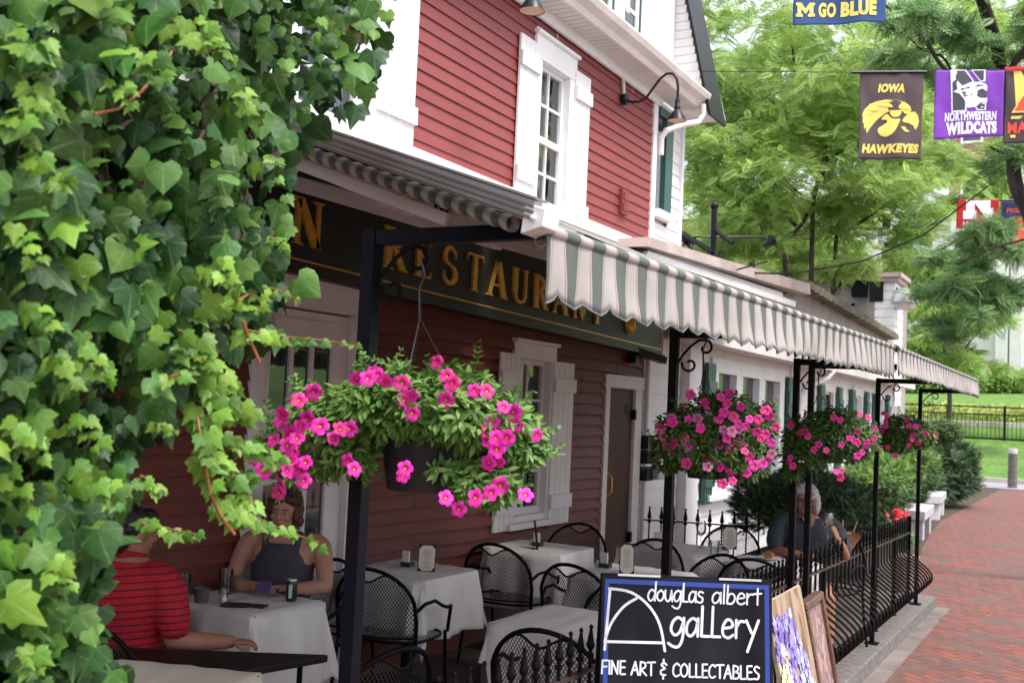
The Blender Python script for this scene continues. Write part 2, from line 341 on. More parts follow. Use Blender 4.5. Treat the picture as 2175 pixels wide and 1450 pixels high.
def shutter(parent, X, Y0, Y1, Z0, Z1, m, n=4, bat=.14, bh=.12, skip=False):
    mb = MB(); w = (Y1-Y0)/n
    for i in range(n): mb.box((X+.022, Y0+i*w+.002, Z0), (X+.045, Y0+(i+1)*w-.002, Z1))
    mb.box((X+.024, Y0+.001, Z0+.001), (X+.03, Y1-.001, Z1-.001))
    mb.box((X+.045, Y0-.004, Z1-bat-bh), (X+.07, Y1+.004, Z1-bat)); mb.box((X+.045, Y0-.004, Z0+bat), (X+.07, Y1+.004, Z0+bat+bh))
    return mb.build('shutter', m, parent, bevel=.003)
w1 = win(house, W, 7.78, 8.52, 3.38, 4.90, .10, 2, 4, head=.2)
shutter(w1, W, 7.47, 7.80, 3.47, 4.80, M['white']); shutter(w1, W, 8.50, 8.81, 3.36, 4.80, M['white'])
w2 = win(house, W, 4.72, 5.60, 3.40, 4.90, .12, 2, 4, head=.2)
shutter(w2, W, 5.58, 6.02, 3.53, 4.84, M['white']); shutter(w2, W, 4.30, 4.74, 3.47, 4.84, M['white'])
w3 = win(house, W, 7.64, 8.36, .86, 2.32, .07, 2, 4, head=.13, frame=M['trimshaded'], curtain=False)
shutter(w3, W, 7.38, 7.70, .81, 2.22, M['trimshaded']); shutter(w3, W, 8.32, 8.72, .80, 2.20, M['trimshaded'])
fl = MB(); fl.box((W, 2.5, 3.40), (W+.10, 10.42, 3.505)); fl.build('flashing_board', M['white'], house)
# door 1: white, three columns of glass
d = MB(); d.box((W-.06, 4.58, 0), (W+.04, 4.68, 2.32)); d.box((W-.06, 5.5, 0), (W+.04, 5.62, 2.32)); d.box((W-.06, 4.56, 2.32), (W+.045, 5.64, 2.50)); d.box((W-.06, 4.54, 2.46), (W+.07, 5.66, 2.50))
d1 = d.build('door_frame', M['trimshaded'], house, bevel=.004)
d = MB(); d.box((W-.05, 4.68, .01), (W-.01, 5.5, .9)); d.box((W-.05, 4.68, .9), (W-.01, 4.78, 2.31)); d.box((W-.05, 5.34, .9), (W-.01, 5.5, 2.31)); d.box((W-.05, 4.78, 2.1), (W-.01, 5.34, 2.31))
d.box((W-.01, 4.78, 2.15), (W+.002, 5.38, 2.26))
for i in (1, 2): y = 4.78+.56*i/3; d.box((W-.045, y-.018, .9), (W-.012, y+.018, 2.1))
for i in (1, 2): z = .9+1.2*i/3; d.box((W-.044, 4.78, z-.018), (W-.013, 5.34, z+.018))
d.box((W-.01, 4.78, .15), (W+.0, 5.4, .75))
dl = d.build('white_door', M['trimshaded'], house, bevel=.003)
g = MB(); g.quad((W-.03, 4.78, .9), (W-.03, 5.34, .9), (W-.03, 5.34, 2.1), (W-.03, 4.78, 2.1)); g.build('pane', M['glass'], dl)
# door 2: brown
d = MB(); d.box((W-.06, 9.46, 0), (W+.035, 9.56, 2.02)); d.box((W-.06, 10.2, 0), (W+.035, 10.38, 2.02)); d.box((W-.06, 9.44, 2.02), (W+.04, 10.4, 2.15)); d2f = d.build('door_frame', M['trimshaded'], house, bevel=.004)
d = MB(); d.box((W-.05, 9.56, .01), (W+.0, 10.2, 2.02)); d2 = d.build('brown_door', M['brown_door'], house)
d = MB(); d.tube([(W+.0, 9.64, .98), (W+.05, 9.64, 1.02), (W+.05, 9.64, 1.16), (W, 9.64, 1.2)], .01); d.build('handle', M['gold'], d2)
for z in (.5, 1.72): d = MB(); d.box((W+.0, 10.17, z), (W+.045, 10.215, z+.1)); d.build('hinge', M['iron'], d2)
mw = MB(); mw.box((W, 9.99, 1.77), (W+.002, 10.09, 1.87))
for i in (0, 1):
    for j in (0, 1): mw.box((W, 10.0+i*.05, 1.83-j*.05), (W+.004, 10.03+i*.05, 1.86-j*.05))
mw.build('peephole_plate', M['iron'], d2)
# soffit, fascia, gutter and upper storey
def quadbox(mb, pts, n, t, mi=0):
    n = Vector(n)*t; vs = [Vector(p) for p in pts]; k = len(vs)
    mb.add(vs+[v-n for v in vs], [tuple(range(k)), tuple(range(2*k-1, k-1, -1))]+[(i, k+i, k+(i+1) % k, (i+1) % k) for i in range(k)], mi)
EX = -3.93; HE = 10.5; GE = 11.15; SZ = 5.12
mb = MB(); y = -2.
while y < GE-.1:
    mb.box((W+.01, y, SZ), (EX, min(y+.078, GE), SZ+.012)); y += .09
mb.box((W+.01, -2, SZ+.012), (EX, GE, SZ+.03))
mb.build('soffit', M['soffit'], house)
mb = MB(); mb.tube([(W+.04, -2, SZ-.03), (W+.04, HE+.1, SZ-.03)], .02, 8); mb.box((W+.03, -2, SZ-.10), (W+.06, HE, SZ)); mb.build('frieze', M['white'], house)
mb = MB(); prof = [(EX-.0, SZ-.01), (EX+.02, SZ-.005), (EX+.035, SZ+.05), (EX+.10, SZ+.09), (EX+.12, SZ+.14), (EX+.12, SZ+.16), (EX, SZ+.16)]
mb.prism(prof, lambda u, v, w: (u, -2+w, v), GE+2); gut = mb.build('gutter', M['gutter'], house)
gx = EX+.07
mb = MB(); mb.tube([(gx, GE-.12, SZ+.02), (gx, GE-.12, SZ-.10), (gx-.03, GE-.16, SZ-.18), (gx-.12, GE-.36, SZ-.25), (W+.1, HE+.08, SZ-.36), (W+.06, HE+.06, SZ-.44), (W+.06, HE+.06, 4.5)], .033, 10); mb.build('downspout', M['gutter'], house)
# shingled upper storey above the eave
UX = W-.08
mb = MB(); z = SZ+.16; k = 0
while z < 7.9:
    y = -2+(.06 if k % 2 else 0)
    while y < GE-.17:
        w = min(.125+.03*rnd.random(), GE-.15-y); dz = .012*rnd.random(); mb.box((UX-.03, y+.002, z-dz), (UX+.008+.006*rnd.random(), y+w-.004, z+.13)); y += w
    z += .13; k += 1
mb.build('shingle_wall', M['shingle'], house)
for a in (7.2, 8.5, 9.75, 10.05):
    pass
# gable wing with dark verge at the far end
mb = MB(); siding(mb, 0, 0, 1, 0, .01, .1); mb = MB()
yy = GE
vx = lambda z: -3.80-.30*(z-5.05)/1.25
gp = [(UX-.4, SZ+.0), (-3.81, SZ-.0), (vx(8.2), 8.2), (UX-.9, 8.2)]
mb.prism([(u, v) for u, v in gp], lambda u, v, w: (u, yy+.02+w, v), .5)
mb.build('gable_return', M['white'], house)
mb = MB(); zz = SZ+.16
while zz < 7.9:
    xe = vx(zz)-.045; x0_ = min(UX+.02, xe-.1)
    mb.box((x0_, yy-.012, zz), (xe, yy+.02, zz+.082)); mb.box((x0_, yy-.002, zz+.082), (xe, yy+.02, zz+.095)); zz += .095
mb.build('gable_siding', M['white'], house)
mb = MB(); mb.box((UX-.02, yy-.16, SZ+.16), (UX+.03, yy+.02, 8)); mb.build('gable_trim', M['white'], house)
mb = MB(); mb.beam((-3.80, yy+.2, 5.04), (vx(8.2)+.02, yy+.2, 8.2), .56, .03, up=(1, 0, .25)); mb.build('verge', M['lampblack'], house)
def upwin(px):
    pass
for y0 in (8.98, 9.66):
    f = MB(); f.box((UX-.05, y0, 5.30), (UX+.03, y0+.07, 7)); f.box((UX-.05, y0+.36, 5.30), (UX+.03, y0+.43, 7)); f.box((UX-.05, y0-.02, 5.29), (UX+.05, y0+.45, 5.33)); f.box((UX-.04, y0+.07, 5.82), (UX+.02, y0+.36, 5.86))
    fo = f.build('upper_window', M['white'], house); g = MB(); g.box((UX-.1, y0+.07, 5.31), (UX+.012, y0+.36, 7)); g.build('pane', M['glass'], fo)
    g = MB(); g.box((UX-.02, y0+.43, 5.31), (UX+.045, y0+.46, 7)); g.box((UX-.02, y0+.072, 5.31), (UX+.025, y0+.10, 7)); g.build('green_edge', M['green'], fo)
# gooseneck lamps
def gooseneck(loc, label):
    LS = .72; x, y, z = loc; o = thing('gooseneck_lamp', label, 'wall lamp', loc, 'black gooseneck lamps under the eave')
    mb = MB(); mb.lathe([(0, 0), (.055, 0), (.055, .05), (0, .05)], (x+.02, y, z), 16, axis=(1, 0, 0)); mb.build('wall_plate', M['lampblack'], o, smooth=True)
    pts = []
    for t, (a, b_) in enumerate([(.05, 0), (.16, -.04), (.28, -.05), (.38, .0), (.48, .12), (.57, .22), (.66, .27), (.74, .26), (.80, .19), (.82, .08), (.82, -.08)]): pts.append((x+a*LS, y, z+b_*.78))
    mb = MB(); mb.tube(pts, .0125, 10); mb.build('neck', M['lampblack'], o, smooth=True)
    mb = MB(); q7 = lambda L_: [(a*.66, b_*.66) for a, b_ in L_]; mb.lathe(q7([(.03, 0), (.036, -.02), (.036, -.10), (.044, -.11), (.044, -.14), (.04, -.15), (.085, -.21), (.12, -.27), (.14, -.32)]), (x+.82*LS, y, z-.05), 24, axis=None); mb.build('shade', M['lampblack'], o, smooth=True)
    mb = MB(); mb.lathe(q7([(.132, -.315), (.11, -.265), (.06, -.2), (0, -.19)]), (x+.82*LS, y, z-.05), 24); mb.build('shade_inside', M['bulb'], o, smooth=True)
    return o
gooseneck((W, 9.59, 4.83), 'black gooseneck lamp near the white downspout at the house corner')
gooseneck((W, 6.62, 4.86), 'black gooseneck lamp above the upper window, cut by the top of the photo')
# small conduit to lamp
mb = MB(); mb.tube([(W+.03, 9.6, 4.86), (W+.03, 9.58, 4.98), (W+.05, 9.5, 5.06)], .018, 8); mb.build('conduit', M['gutter'], house)
mb = MB(); mb.box((W+.01, 9.62, 3.72), (W+.05, 9.78, 3.96)); mb.box((W+.05, 9.65, 3.75), (W+.06, 9.75, 3.83)); mb.box((W+.05, 9.65, 3.86), (W+.06, 9.75, 3.93)); mb.build('utility_box', M['red_up'], house)
# sign board
sgn = thing('restaurant_sign', 'dark green fascia sign with gold RESTAURANT lettering under the awning', 'sign', (W, 7, 2.5))
SA = math.atan2(-.13, 5.98)
def sgf(u, v, w=0):      # u along street from Y=4.7, v up from lower edge
    return (W+.12+w, 4.7+u*math.cos(SA)-v*math.sin(SA)*0, 2.535+u*math.sin(SA)+v)
mb = MB(); mb.prism([(-6, 0), (5.98, 0), (5.98, .62), (-6, .62)], lambda u, v, w: sgf(u, v, -w), .14); mb.build('sign_panel', M['sign_green'], sgn)
mb = MB(); mb.prism([(-6, -.035), (6.0, -.035), (6.0, 0), (-6, 0)], lambda u, v, w: sgf(u, v, .02-w), .16); mb.build('sign_moulding', M['sign_green'], sgn)
mb = MB(); mb.prism([(-6, .045), (5.93, .045), (5.93, .055), (-6, .055)], lambda u, v, w: sgf(u, v, w), .003); mb.prism([(5.92, .055), (5.93, .055), (5.93, .6), (5.92, .6)], lambda u, v, w: sgf(u, v, w), .003); mb.build('gold_line', M['gold'], sgn)
def bar(mb, a, b_, w, fn, d):
    a = Vector(a); b_ = Vector(b_); t = (b_-a).normalized(); n = Vector((-t.y, t.x))*w/2
    mb.prism([tuple(a-n), tuple(b_-n), tuple(b_+n), tuple(a+n)], fn, d)
def serif_letter(ch, u0, v0, w, h):
    mb = MB(); d = .022; fn = lambda u, v, ww: sgf(u0+u*w, v0+v*h, ww+.0015)
    def st(x0, y0, x1, y1, wd): # stroke with horizontal width wd
        mb.prism([(x0-wd/2, y0), (x0+wd/2, y0), (x1+wd/2, y1), (x1-wd/2, y1)], fn, d)
    def sf(x, y, wd=.34): mb.prism([(x-wd/2, y), (x+wd/2, y), (x+wd/2*.6, y+.045), (x-wd/2*.6, y+.045)] if y < .5 else [(x-wd/2*.6, y-.045), (x+wd/2*.6, y-.045), (x+wd/2, y), (x-wd/2, y)], fn, d+.0015)
    def arc(cx, cy, rx, ry, a0, a1, w0, w1, n=12):
        o, i = [], []
        for k in range(n+1):
            t = k/n; a = math.radians(a0+(a1-a0)*t); ww = w0+(w1-w0)*math.sin(math.pi*t)
            o.append((cx+(rx+ww/2)*math.cos(a), cy+(ry+ww/2*.6)*math.sin(a))); i.append((cx+(rx-ww/2)*math.cos(a), cy+(ry-ww/2*.6)*math.sin(a)))
        for k in range(n): mb.prism([o[k], o[k+1], i[k+1], i[k]], fn, d-.0004*(k % 2))
    if ch == 'N': st(.2, 0, .2, 1, .11); st(.8, 0, .8, 1, .11); st(.22, 1, .78, 0, .24); sf(.2, 0); sf(.8, 1); sf(.12, 1, .3)
    if ch in 'R': st(.25, 0, .25, 1, .22); sf(.25, 0, .42); sf(.25, 1, .36); arc(.32, .74, .33, .22, -90, 90, .07, .24); st(.5, .5, .82, 0, .22); sf(.85, 0, .28)
    if ch == 'E': st(.28, 0, .28, 1, .22); st(.3, .0, .3, .05, .05); mb.prism([(.1, 0), (.85, 0), (.88, .2), (.8, .05), (.1, .05)], fn, d+.002); mb.prism([(.1, 1), (.85, 1), (.85, .82), (.78, .95), (.1, .95)][::-1], fn, d+.002); mb.prism([(.3, .49), (.65, .49), (.65, .55), (.3, .55)], fn, d+.002); st(.65, .42, .65, .62, .05)
    if ch == 'S': arc(.5, .74, .28, .22, 20, 270, .07, .2); arc(.5, .27, .3, .23, 90, -160, .07, .24); st(.78, .7, .78, .9, .05); st(.2, .1, .2, .32, .05)
    if ch == 'T': st(.5, 0, .5, 1, .22); sf(.5, 0, .42); mb.prism([(.05, 1), (.95, 1), (.97, .8), (.9, .94), (.1, .94), (.03, .8)][::-1], fn, d+.002)
    if ch == 'A': st(.12, 0, .48, 1, .08); st(.85, 0, .52, 1, .24); mb.prism([(.25, .3), (.75, .3), (.74, .36), (.27, .36)], fn, d+.002); sf(.12, 0, .3); sf(.86, 0, .38)
    if ch == 'U': st(.22, .28, .22, 1, .22); st(.8, .28, .8, 1, .1); sf(.22, 1, .4); sf(.8, 1, .3); arc(.51, .28, .285, .25, 180, 360, .12, .14)
    mb.build('letter', M['gold'], sgn)
for ch, px in (('N', 650), ('R', 832), ('E', 893), ('S', 950), ('T', 1004), ('A', 1053), ('U', 1102), ('R', 1146), ('A', 1189), ('N', 1230), ('T', 1268)):
    yv = onX(px, 600, W+.12)[1]-4.7; w = .30 if ch in 'NRAU' else .25
    if px == 650: yv = onX(650, 480, W+.12)[1]-4.7
    serif_letter(ch, yv-w/2, .135, w, .27 if ch != 'E' else .27)
# gold ornament at end of sign (a pineapple on a stem)
yo = onX(1330, 690, W+.12)[1]-4.7
mb = MB(); mb.lathe([(0, -.11), (.05, -.09), (.075, -.03), (.07, .05), (.04, .1), (0, .12)], sgf(yo+.05, .22, .0), 12); 
for a in (-.5, -.15, .2, .6): mb.tube([sgf(yo+.05, .33, .02), sgf(yo+.05+a*.1, .42, .04), sgf(yo+.05+a*.22, .48, .04)], [.014, .012, .002], 6)
mb.build('gold_ornament', M['gold'], sgn, smooth=True)
mb = MB(); mb.box((W+.02, 9.95, 2.28), (W+.12, 10.02, 2.36)); mb.beam((W+.10, 10.0, 2.40), (W+.26, 10.35, 2.33), .09, .07); mb.box((W+.02, 9.98, 2.36), (W+.1, 10.1, 2.44)); tag(mb.build('security_light', M['lampblack']), 'small black floodlight fixed below the right end of the green sign', 'light')

# ================================================================ WHITE HOUSE beyond
wh = thing('white_house', 'low white clapboard house with green shutters beyond the red restaurant', 'house', (W, 16, 0))
def whsiding(Y0, Y1, Z0, Z1, ex, op=()): mb = MB(); siding(mb, W, Y0, Y1, Z0, Z1, ex, op, t=.02, sag=.004, seed=9); return mb
wins = [(12.75, 13.7), (13.9, 14.75), (14.95, 15.8)]
OP = [(12.6, 15.85, .9, 2.38)]+[(y+.05, y+.95, .9, 2.38) for y in (18.4, 20.9, 23.2)]
whsiding(10.53, 25.3, 0, 2.62, .20, OP).build('siding', [M['white'], M['joint_grey']], wh)
mb = MB(); mb.box((W-6, 10.54, 0), (W-.25, 25.3, 2.9)); mb.build('wall_core', M['dark'], wh)
for bx in (((W-.02, 11.55, 0), (W+.12, 11.95, 2.60)), ((W-.02, 16.3, 0), (W+.05, 16.5, 2.60)), ((W-.02, 25.2, 0), (W+.04, 25.4, 2.60))): mb = MB(); mb.box(*bx); mb.build('corner_board', M['white'], wh)
f = MB(); f.box((W-.06, 12.55, .85), (W+.05, 12.8, 2.5)); f.box((W-.06, 12.8, 2.32), (W+.05, 15.9, 2.5)); f.box((W-.06, 12.8, .85), (W+.05, 15.9, 1.0)); f.box((W-.03, 12.4, .78), (W+.12, 16.0, .85))
for y in (13.55, 14.6): f.box((W-.06, y, 1.0), (W+.045, y+.28, 2.32))
f.box((W-.06, 15.65, 1.0), (W+.05, 15.9, 2.32)); fo = f.build('triple_window', M['white'], wh, bevel=.004)
f = MB(); f.box((W-.25, 12.8, 1.0), (W-.05, 15.65, 2.32)); f.build('pane', M['glass'], fo)
def gshut(y, z0=.75, z1=2.42, p=fo):
    mb = MB(); mb.box((W+.05, y, z0), (W+.08, y+.30, z1))
    for i in range(4): mb.box((W+.08, y+.01+i*.073, z0+.02), (W+.092, y+.065+i*.073, z1-.02))
    for z in (z0+.2, z1-.4): mb.box((W+.08, y-.004, z), (W+.11, y+.304, z+.18))
    mb.build('shutter', M['green'], p)
gshut(12.28); gshut(15.98)
for y in (18.4, 20.9, 23.2):
    fo2 = win(wh, W, y, y+1.0, .85, 2.45, .12, 1, 2, curtain=False); gshut(y-.34, .85, 2.4, fo2); gshut(y+1.04, .85, 2.4, fo2)
mb = MB(); mb.tube([(W+.42, 17.4, 2.60), (W+.36, 17.2, 2.46), (W+.14, 16.8, 2.3), (W+.10, 16.65, 2.15), (W+.10, 16.62, .2)], .055, 10); mb.build('downspout', M['gutter'], wh, smooth=True)
mb = MB(); mb.box((W-.1, 11.0, 2.60), (W+.34, 25.6, 2.64)); mb.box((W+.34, 11.0, 2.58), (W+.44, 25.6, 2.70)); mb.build('eave', M['gutter'], wh)
# upper white wall right of the red corner
mb = MB(); siding(mb, W-.01, 10.53, 11.32, 3.3, 5.1, .125, [(10.56, 10.95, 3.9, 5.0)], seed=4); mb.box((W-.02, 11.30, 3.3), (W+.03, 11.36, 5.1)); mb.box((W-4, 10.55, 3.3), (W-.05, 11.3, 5.1)); mb.build('upper_siding', [M['white'], M['joint_grey']], wh)
f = MB(); f.box((W-.03, 10.74, 3.95), (W+.05, 10.95, 4.95)); f.box((W-.03, 10.55, 4.93), (W+.05, 10.95, 5.02)); fo = f.build('green_window', M['green'], wh); f = MB(); f.box((W-.05, 10.56, 3.95), (W+.02, 10.74, 4.93)); f.build('pane', M['glass'], fo)
f = MB(); f.box((W-.03, 10.52, 3.85), (W+.08, 11.0, 3.93)); f.build('sill', M['white'], fo)
mb = MB(); mb.box((EX+.0, GE+.0, SZ-.02), (EX+.10, GE+.4, SZ+.06)); mb.build('eave_return', M['white'], house)
# low roofs behind the awning, on a plane a little in front of the wall
def poly(mb, pix, X, t=.08, mi=0): quadbox(mb, [onX(x, y, X) for x, y in pix], (1, 0, 0), t, mi)
mb = MB(); poly(mb, [(1366, 600), (1378, 528), (1663, 622), (1663, 700)], W+.3, .3); poly(mb, [(1372, 545), (1377, 533), (1690, 640), (1690, 652)], W+.36, .05); mb.build('parapet_board', M['white'], wh)
mb = MB(); poly(mb, [(1376, 523), (1380, 503), (1545, 553), (1720, 602), (1722, 626)], W+.42, .8); mb.build('parapet_cap', M['tan'], wh)
mb = MB(); poly(mb, [(1660, 700), (1663, 626), (1702, 612), (1895, 722), (1900, 780)], W+.2, .2); mb.build('end_gable', M['greywall'], wh)
mb = MB(); a = onX(1702, 604, W+.3); b_ = onX(1897, 717, W+.3); n = 46
for i in range(n):
    p = a+(b_-a)*i/n; q = a+(b_-a)*(i+.93)/n; mb.beam(p+np.array([-.2, 0, .01*(i % 2)]), q+np.array([-.2, 0, .01*(i % 2)]), .62, .10 + .03*rnd.random(), up=(0, 0, 1))
mb.build('shingle_verge', M['tile'], wh)
# flat roofed brown wall and chimney
bw = thing('brown_wall_building', 'brown flat roofed annex wall behind the striped awning', 'building', onX(1780, 700, -5.2))
p0 = onX(1690, 598, -6.0); YB = 27.0
a = onY(1700, 600, YB); b_ = onY(1862, 596, YB)
mb = MB(); mb.box((a[0]-1, YB, 0), (b_[0]+.1, YB+4, a[2]-.0)); mb.build('wall', M['greywall'], bw)
mb = MB(); mb.box((a[0]-1.2, YB-.3, a[2]), (b_[0]+.1, YB+4.2, a[2]+.22)); mb.build('roof_edge', M['brownroof'], bw)
c = onY(1795, 617, YB-.2); mb = MB(); mb.tube([(c[0]+.3*math.cos(t*.5), YB-.1, c[2]-.1+.3*math.sin(t*.5)) for t in range(12)], .035, 6); mb.box((c[0]+.15, YB-.2, c[2]-.15), (c[0]+.5, YB, c[2]+.25)); mb.build('cable_reel', M['iron'], bw)
ch = onY(1857, 700, 25.5); ch1 = onY(1898, 700, 25.5); ct = onY(1857, 585, 25.5)
chim = thing('chimney', 'white clapboard chimney block rising past the end of the low roof', 'chimney', (ch[0], 25.5, 0))
mb = MB(); z = 2.2
while z < ct[2]-.2: mb.box((ch[0]-.0, 25.5-.02, z), (ch1[0]+.02, 26.6, z+.16)); mb.box((ch[0]+.02, 25.5, z+.16), (ch1[0], 26.58, z+.2)); z += .2
mb.build('siding', M['white'], chim)
mb = MB(); mb.box((ch[0]-.06, 25.4, z), (ch1[0]+.1, 26.7, z+.1)); mb.box((ch[0]-.12, 25.34, z+.1), (ch1[0]+.16, 26.76, z+.2)); mb.build('cap', M['tan'], chim)
# globe lamp
lp = onY(1922, 632, 25.6); o = thing('area_light', 'dome area lamp on the side of the white chimney', 'lamp', lp)
mb = MB(); mb.lathe([(.3, -.12), (.3, 0), (.24, .15), (.1, .22), (0, .23)], lp, 20); mb.build('dome', M['silver'], o, smooth=True)
mb = MB(); mb.lathe([(.26, -.12), (.2, -.26), (0, -.3)], lp, 20); mb.build('lens', M['gutter'], o, smooth=True)
mb = MB(); mb.tube([(lp[0]-.1, lp[1], lp[2]+.1), (lp[0]-.3, lp[1], lp[2]+.3), (lp[0]-.6, lp[1], lp[2]+.3)], .05, 8); mb.box((lp[0]-.75, lp[1]-.15, lp[2]-.1), (lp[0]-.45, lp[1]+.1, lp[2]+.5)); mb.build('bracket', M['lampblack'], o)
# weather station on the chimney
wsx = onY(1858, 560, 25.8); o = thing('weather_station', 'weather station mast with white shield and vane on the chimney top', 'weather station', (wsx[0], wsx[1], z+.2))
mb = MB(); mb.tube([(wsx[0], wsx[1], z+.2), (wsx[0], wsx[1], z+1.25)], .05, 8); mb.build('mast', M['silver'], o)
mb = MB(); mb.box((wsx[0]-.28, wsx[1]-.15, z+.3), (wsx[0]+.16, wsx[1]+.1, z+.85), M=None); mb.build('shield', M['white'], o)
mb = MB(); mb.box((wsx[0]+.2, wsx[1]-.1, z+.6), (wsx[0]+.5, wsx[1]+.2, z+.95)); mb.build('rain_gauge', M['lampblack'], o)
mb = MB(); mb.beam((wsx[0]-.25, wsx[1], z+1.28), (wsx[0]+.3, wsx[1], z+1.28), .04, .05); mb.box((wsx[0]+.15, wsx[1]-.02, z+1.28), (wsx[0]+.33, wsx[1]+.02, z+1.5)); mb.build('vane', M['lampblack'], o)
# ================================================================ AWNINGS
def stripe_mat(name='awning_canvas'):
    m = bpy.data.materials.new(name); m.use_nodes = True; nt = m.node_tree; L = nt.links; b = nt.nodes['Principled BSDF']; b.inputs['Roughness'].default_value = .85
    uv = nd(nt, 'ShaderNodeUVMap'); sx = nd(nt, 'ShaderNodeSeparateXYZ'); L.new(uv.outputs[0], sx.inputs[0])
    fr = nd(nt, 'ShaderNodeMath', operation='FRACT'); L.new(sx.outputs[0], fr.inputs[0])
    rp = nd(nt, 'ShaderNodeValToRGB'); rp.color_ramp.interpolation = 'CONSTANT'; L.new(fr.outputs[0], rp.inputs[0])
    wht = (.40, .375, .36, 1); grn = (.10, .125, .11, 1); red = (.30, .15, .13, 1); thin = (.38, .33, .30, 1)
    e = rp.color_ramp.elements; e[0].position = 0; e[0].color = wht; e[1].position = .045; e[1].color = red
    for p, c in ((.065, wht), (.085, thin), (.10, wht), (.38, wht), (.395, thin), (.41, wht), (.43, red), (.455, wht), (.485, grn)):
        k = e.new(p); k.color = c
    n = nd(nt, 'ShaderNodeTexNoise'); n.inputs['Scale'].default_value = 5; n.inputs['Detail'].default_value = 8; tc = nd(nt, 'ShaderNodeTexCoord'); L.new(tc.outputs['Object'], n.inputs['Vector'])
    hs = nd(nt, 'ShaderNodeHueSaturation'); mr = nd(nt, 'ShaderNodeMapRange'); mr.inputs[3].default_value = .75; mr.inputs[4].default_value = 1.25; L.new(n.outputs[0], mr.inputs[0]); L.new(mr.outputs[0], hs.inputs['Value']); L.new(rp.outputs[0], hs.inputs['Color']); L.new(hs.outputs[0], b.inputs['Base Color'])
    t = nd(nt, 'ShaderNodeBsdfTranslucent'); L.new(hs.outputs[0], t.inputs[0]); mx = nd(nt, 'ShaderNodeMixShader'); mx.inputs[0].default_value = .12
    L.new(b.outputs[0], mx.inputs[1]); L.new(t.outputs[0], mx.inputs[2]); L.new(mx.outputs[0], nt.nodes['Material Output'].inputs[0])
    return m
M['canvas'] = stripe_mat()
VX = -1.13
def awning(Y0, Y1, z0_, drop, per, label, drop1=None, rise=0):
    zt = z0_; ztf = lambda y: z0_+rise*(y-Y0)/(Y1-Y0)
    o = thing('striped_awning', label, 'awning', (VX, Y0, zt), 'striped awnings over the patio')
    # valance: folded cloth with a scalloped lower edge
    mb = MB(); n = int((Y1-Y0)/.012); rows = 8
    def fold(y, v):      # v 0 top, 1 bottom
        return v**1.2*(.010*math.sin(2*math.pi*y/per*1.0+.6*math.sin(y*1.7)) + .014*mnoise.noise(Vector((y*4, v*1.3, 1))) + .02*mnoise.noise(Vector((y*1.1, 0, 4)))) + .012*v
    def bot(y):
        ph = (y/per) % 1.0; d = drop + ((drop1 or drop)-drop)*(y-Y0)/(Y1-Y0)
        return d*(1 - .15 + .15*math.sqrt(max(0, 1-(2*ph-1)**2))) + .008*mnoise.noise(Vector((y*2, 3, 1)))
    vs = []; fs = []; uv = []
    for i in range(n+1):
        y = Y0+(Y1-Y0)*i/n
        for j in range(rows+1):
            v = j/rows; vs.append((VX+fold(y, v), y+.006*v*math.sin(y*9), ztf(y)-bot(y)*v)); uv.append((y/per+.25+.05*mnoise.noise(Vector((y, v*.8, 2))), v))
    for i in range(n):
        for j in range(rows): a = i*(rows+1)+j; fs.append((a, a+1, a+rows+2, a+rows+1))
    mb.add(vs, fs, 0, uv); vo = mb.build('valance', M['canvas'], o, smooth=True)
    sm_ = vo.modifiers.new('thick', 'SOLIDIFY'); sm_.thickness = .0015
    hem = MB(); hem.tube([(VX+fold(y, 1)+.001, y+.006*math.sin(y*9), ztf(y)-bot(y)) for y in [Y0+(Y1-Y0)*i/n for i in range(n+1)]], .0028, 5); hem.build('hem', mat('grey_binding', (.12, .15, .14), .8), o, smooth=True)
    # rolled front edge
    r = MB(); k = 10; m2 = int((Y1-Y0)/.04); vs = []; fs = []; uv = []
    for i in range(m2+1):
        y = Y0+(Y1-Y0)*i/m2
        for j in range(k): a = 2*math.pi*j/k; vs.append((VX-.012+.021*math.cos(a), y, ztf(y)-.006+.018*math.sin(a))); uv.append((y/per+.25, 0))
    for i in range(m2):
        for j in range(k): j2 = (j+1) % k; fs.append((i*k+j, i*k+j2, (i+1)*k+j2, (i+1)*k+j))
    r.add(vs, fs, 0, uv); r.build('front_roll', M['canvas'], o, smooth=True)
    # canopy
    c = MB(); m3 = int((Y1-Y0)/.2); vs = []; fs = []; uv = []
    for i in range(m3+1):
        y = Y0+(Y1-Y0)*i/m3
        for j in range(7): t = j/6; x = VX-.02+(W+.14-VX)*t; vs.append((x, y, zt+.015+(3.40-zt-.03)*t-.05*math.sin(math.pi*t))); uv.append((y/per+.25, t))
    for i in range(m3):
        for j in range(6): a = i*7+j; fs.append((a, a+7, a+8, a+1))
    c.add(vs, fs, 0, uv); co = c.build('canopy', M['canvas'], o, smooth=True); sm_ = co.modifiers.new('thick', 'SOLIDIFY'); sm_.thickness = .002
    return o
ZT = 2.212
aw1 = awning(2.19, 6.86, ZT, .178, .15, 'long striped awning with scalloped valance over the near part of the patio', .195, rise=.055)
aw2 = awning(6.95, 11.7, ZT+.058, .175, .15, 'striped awning with scalloped valance at the far end of the patio')
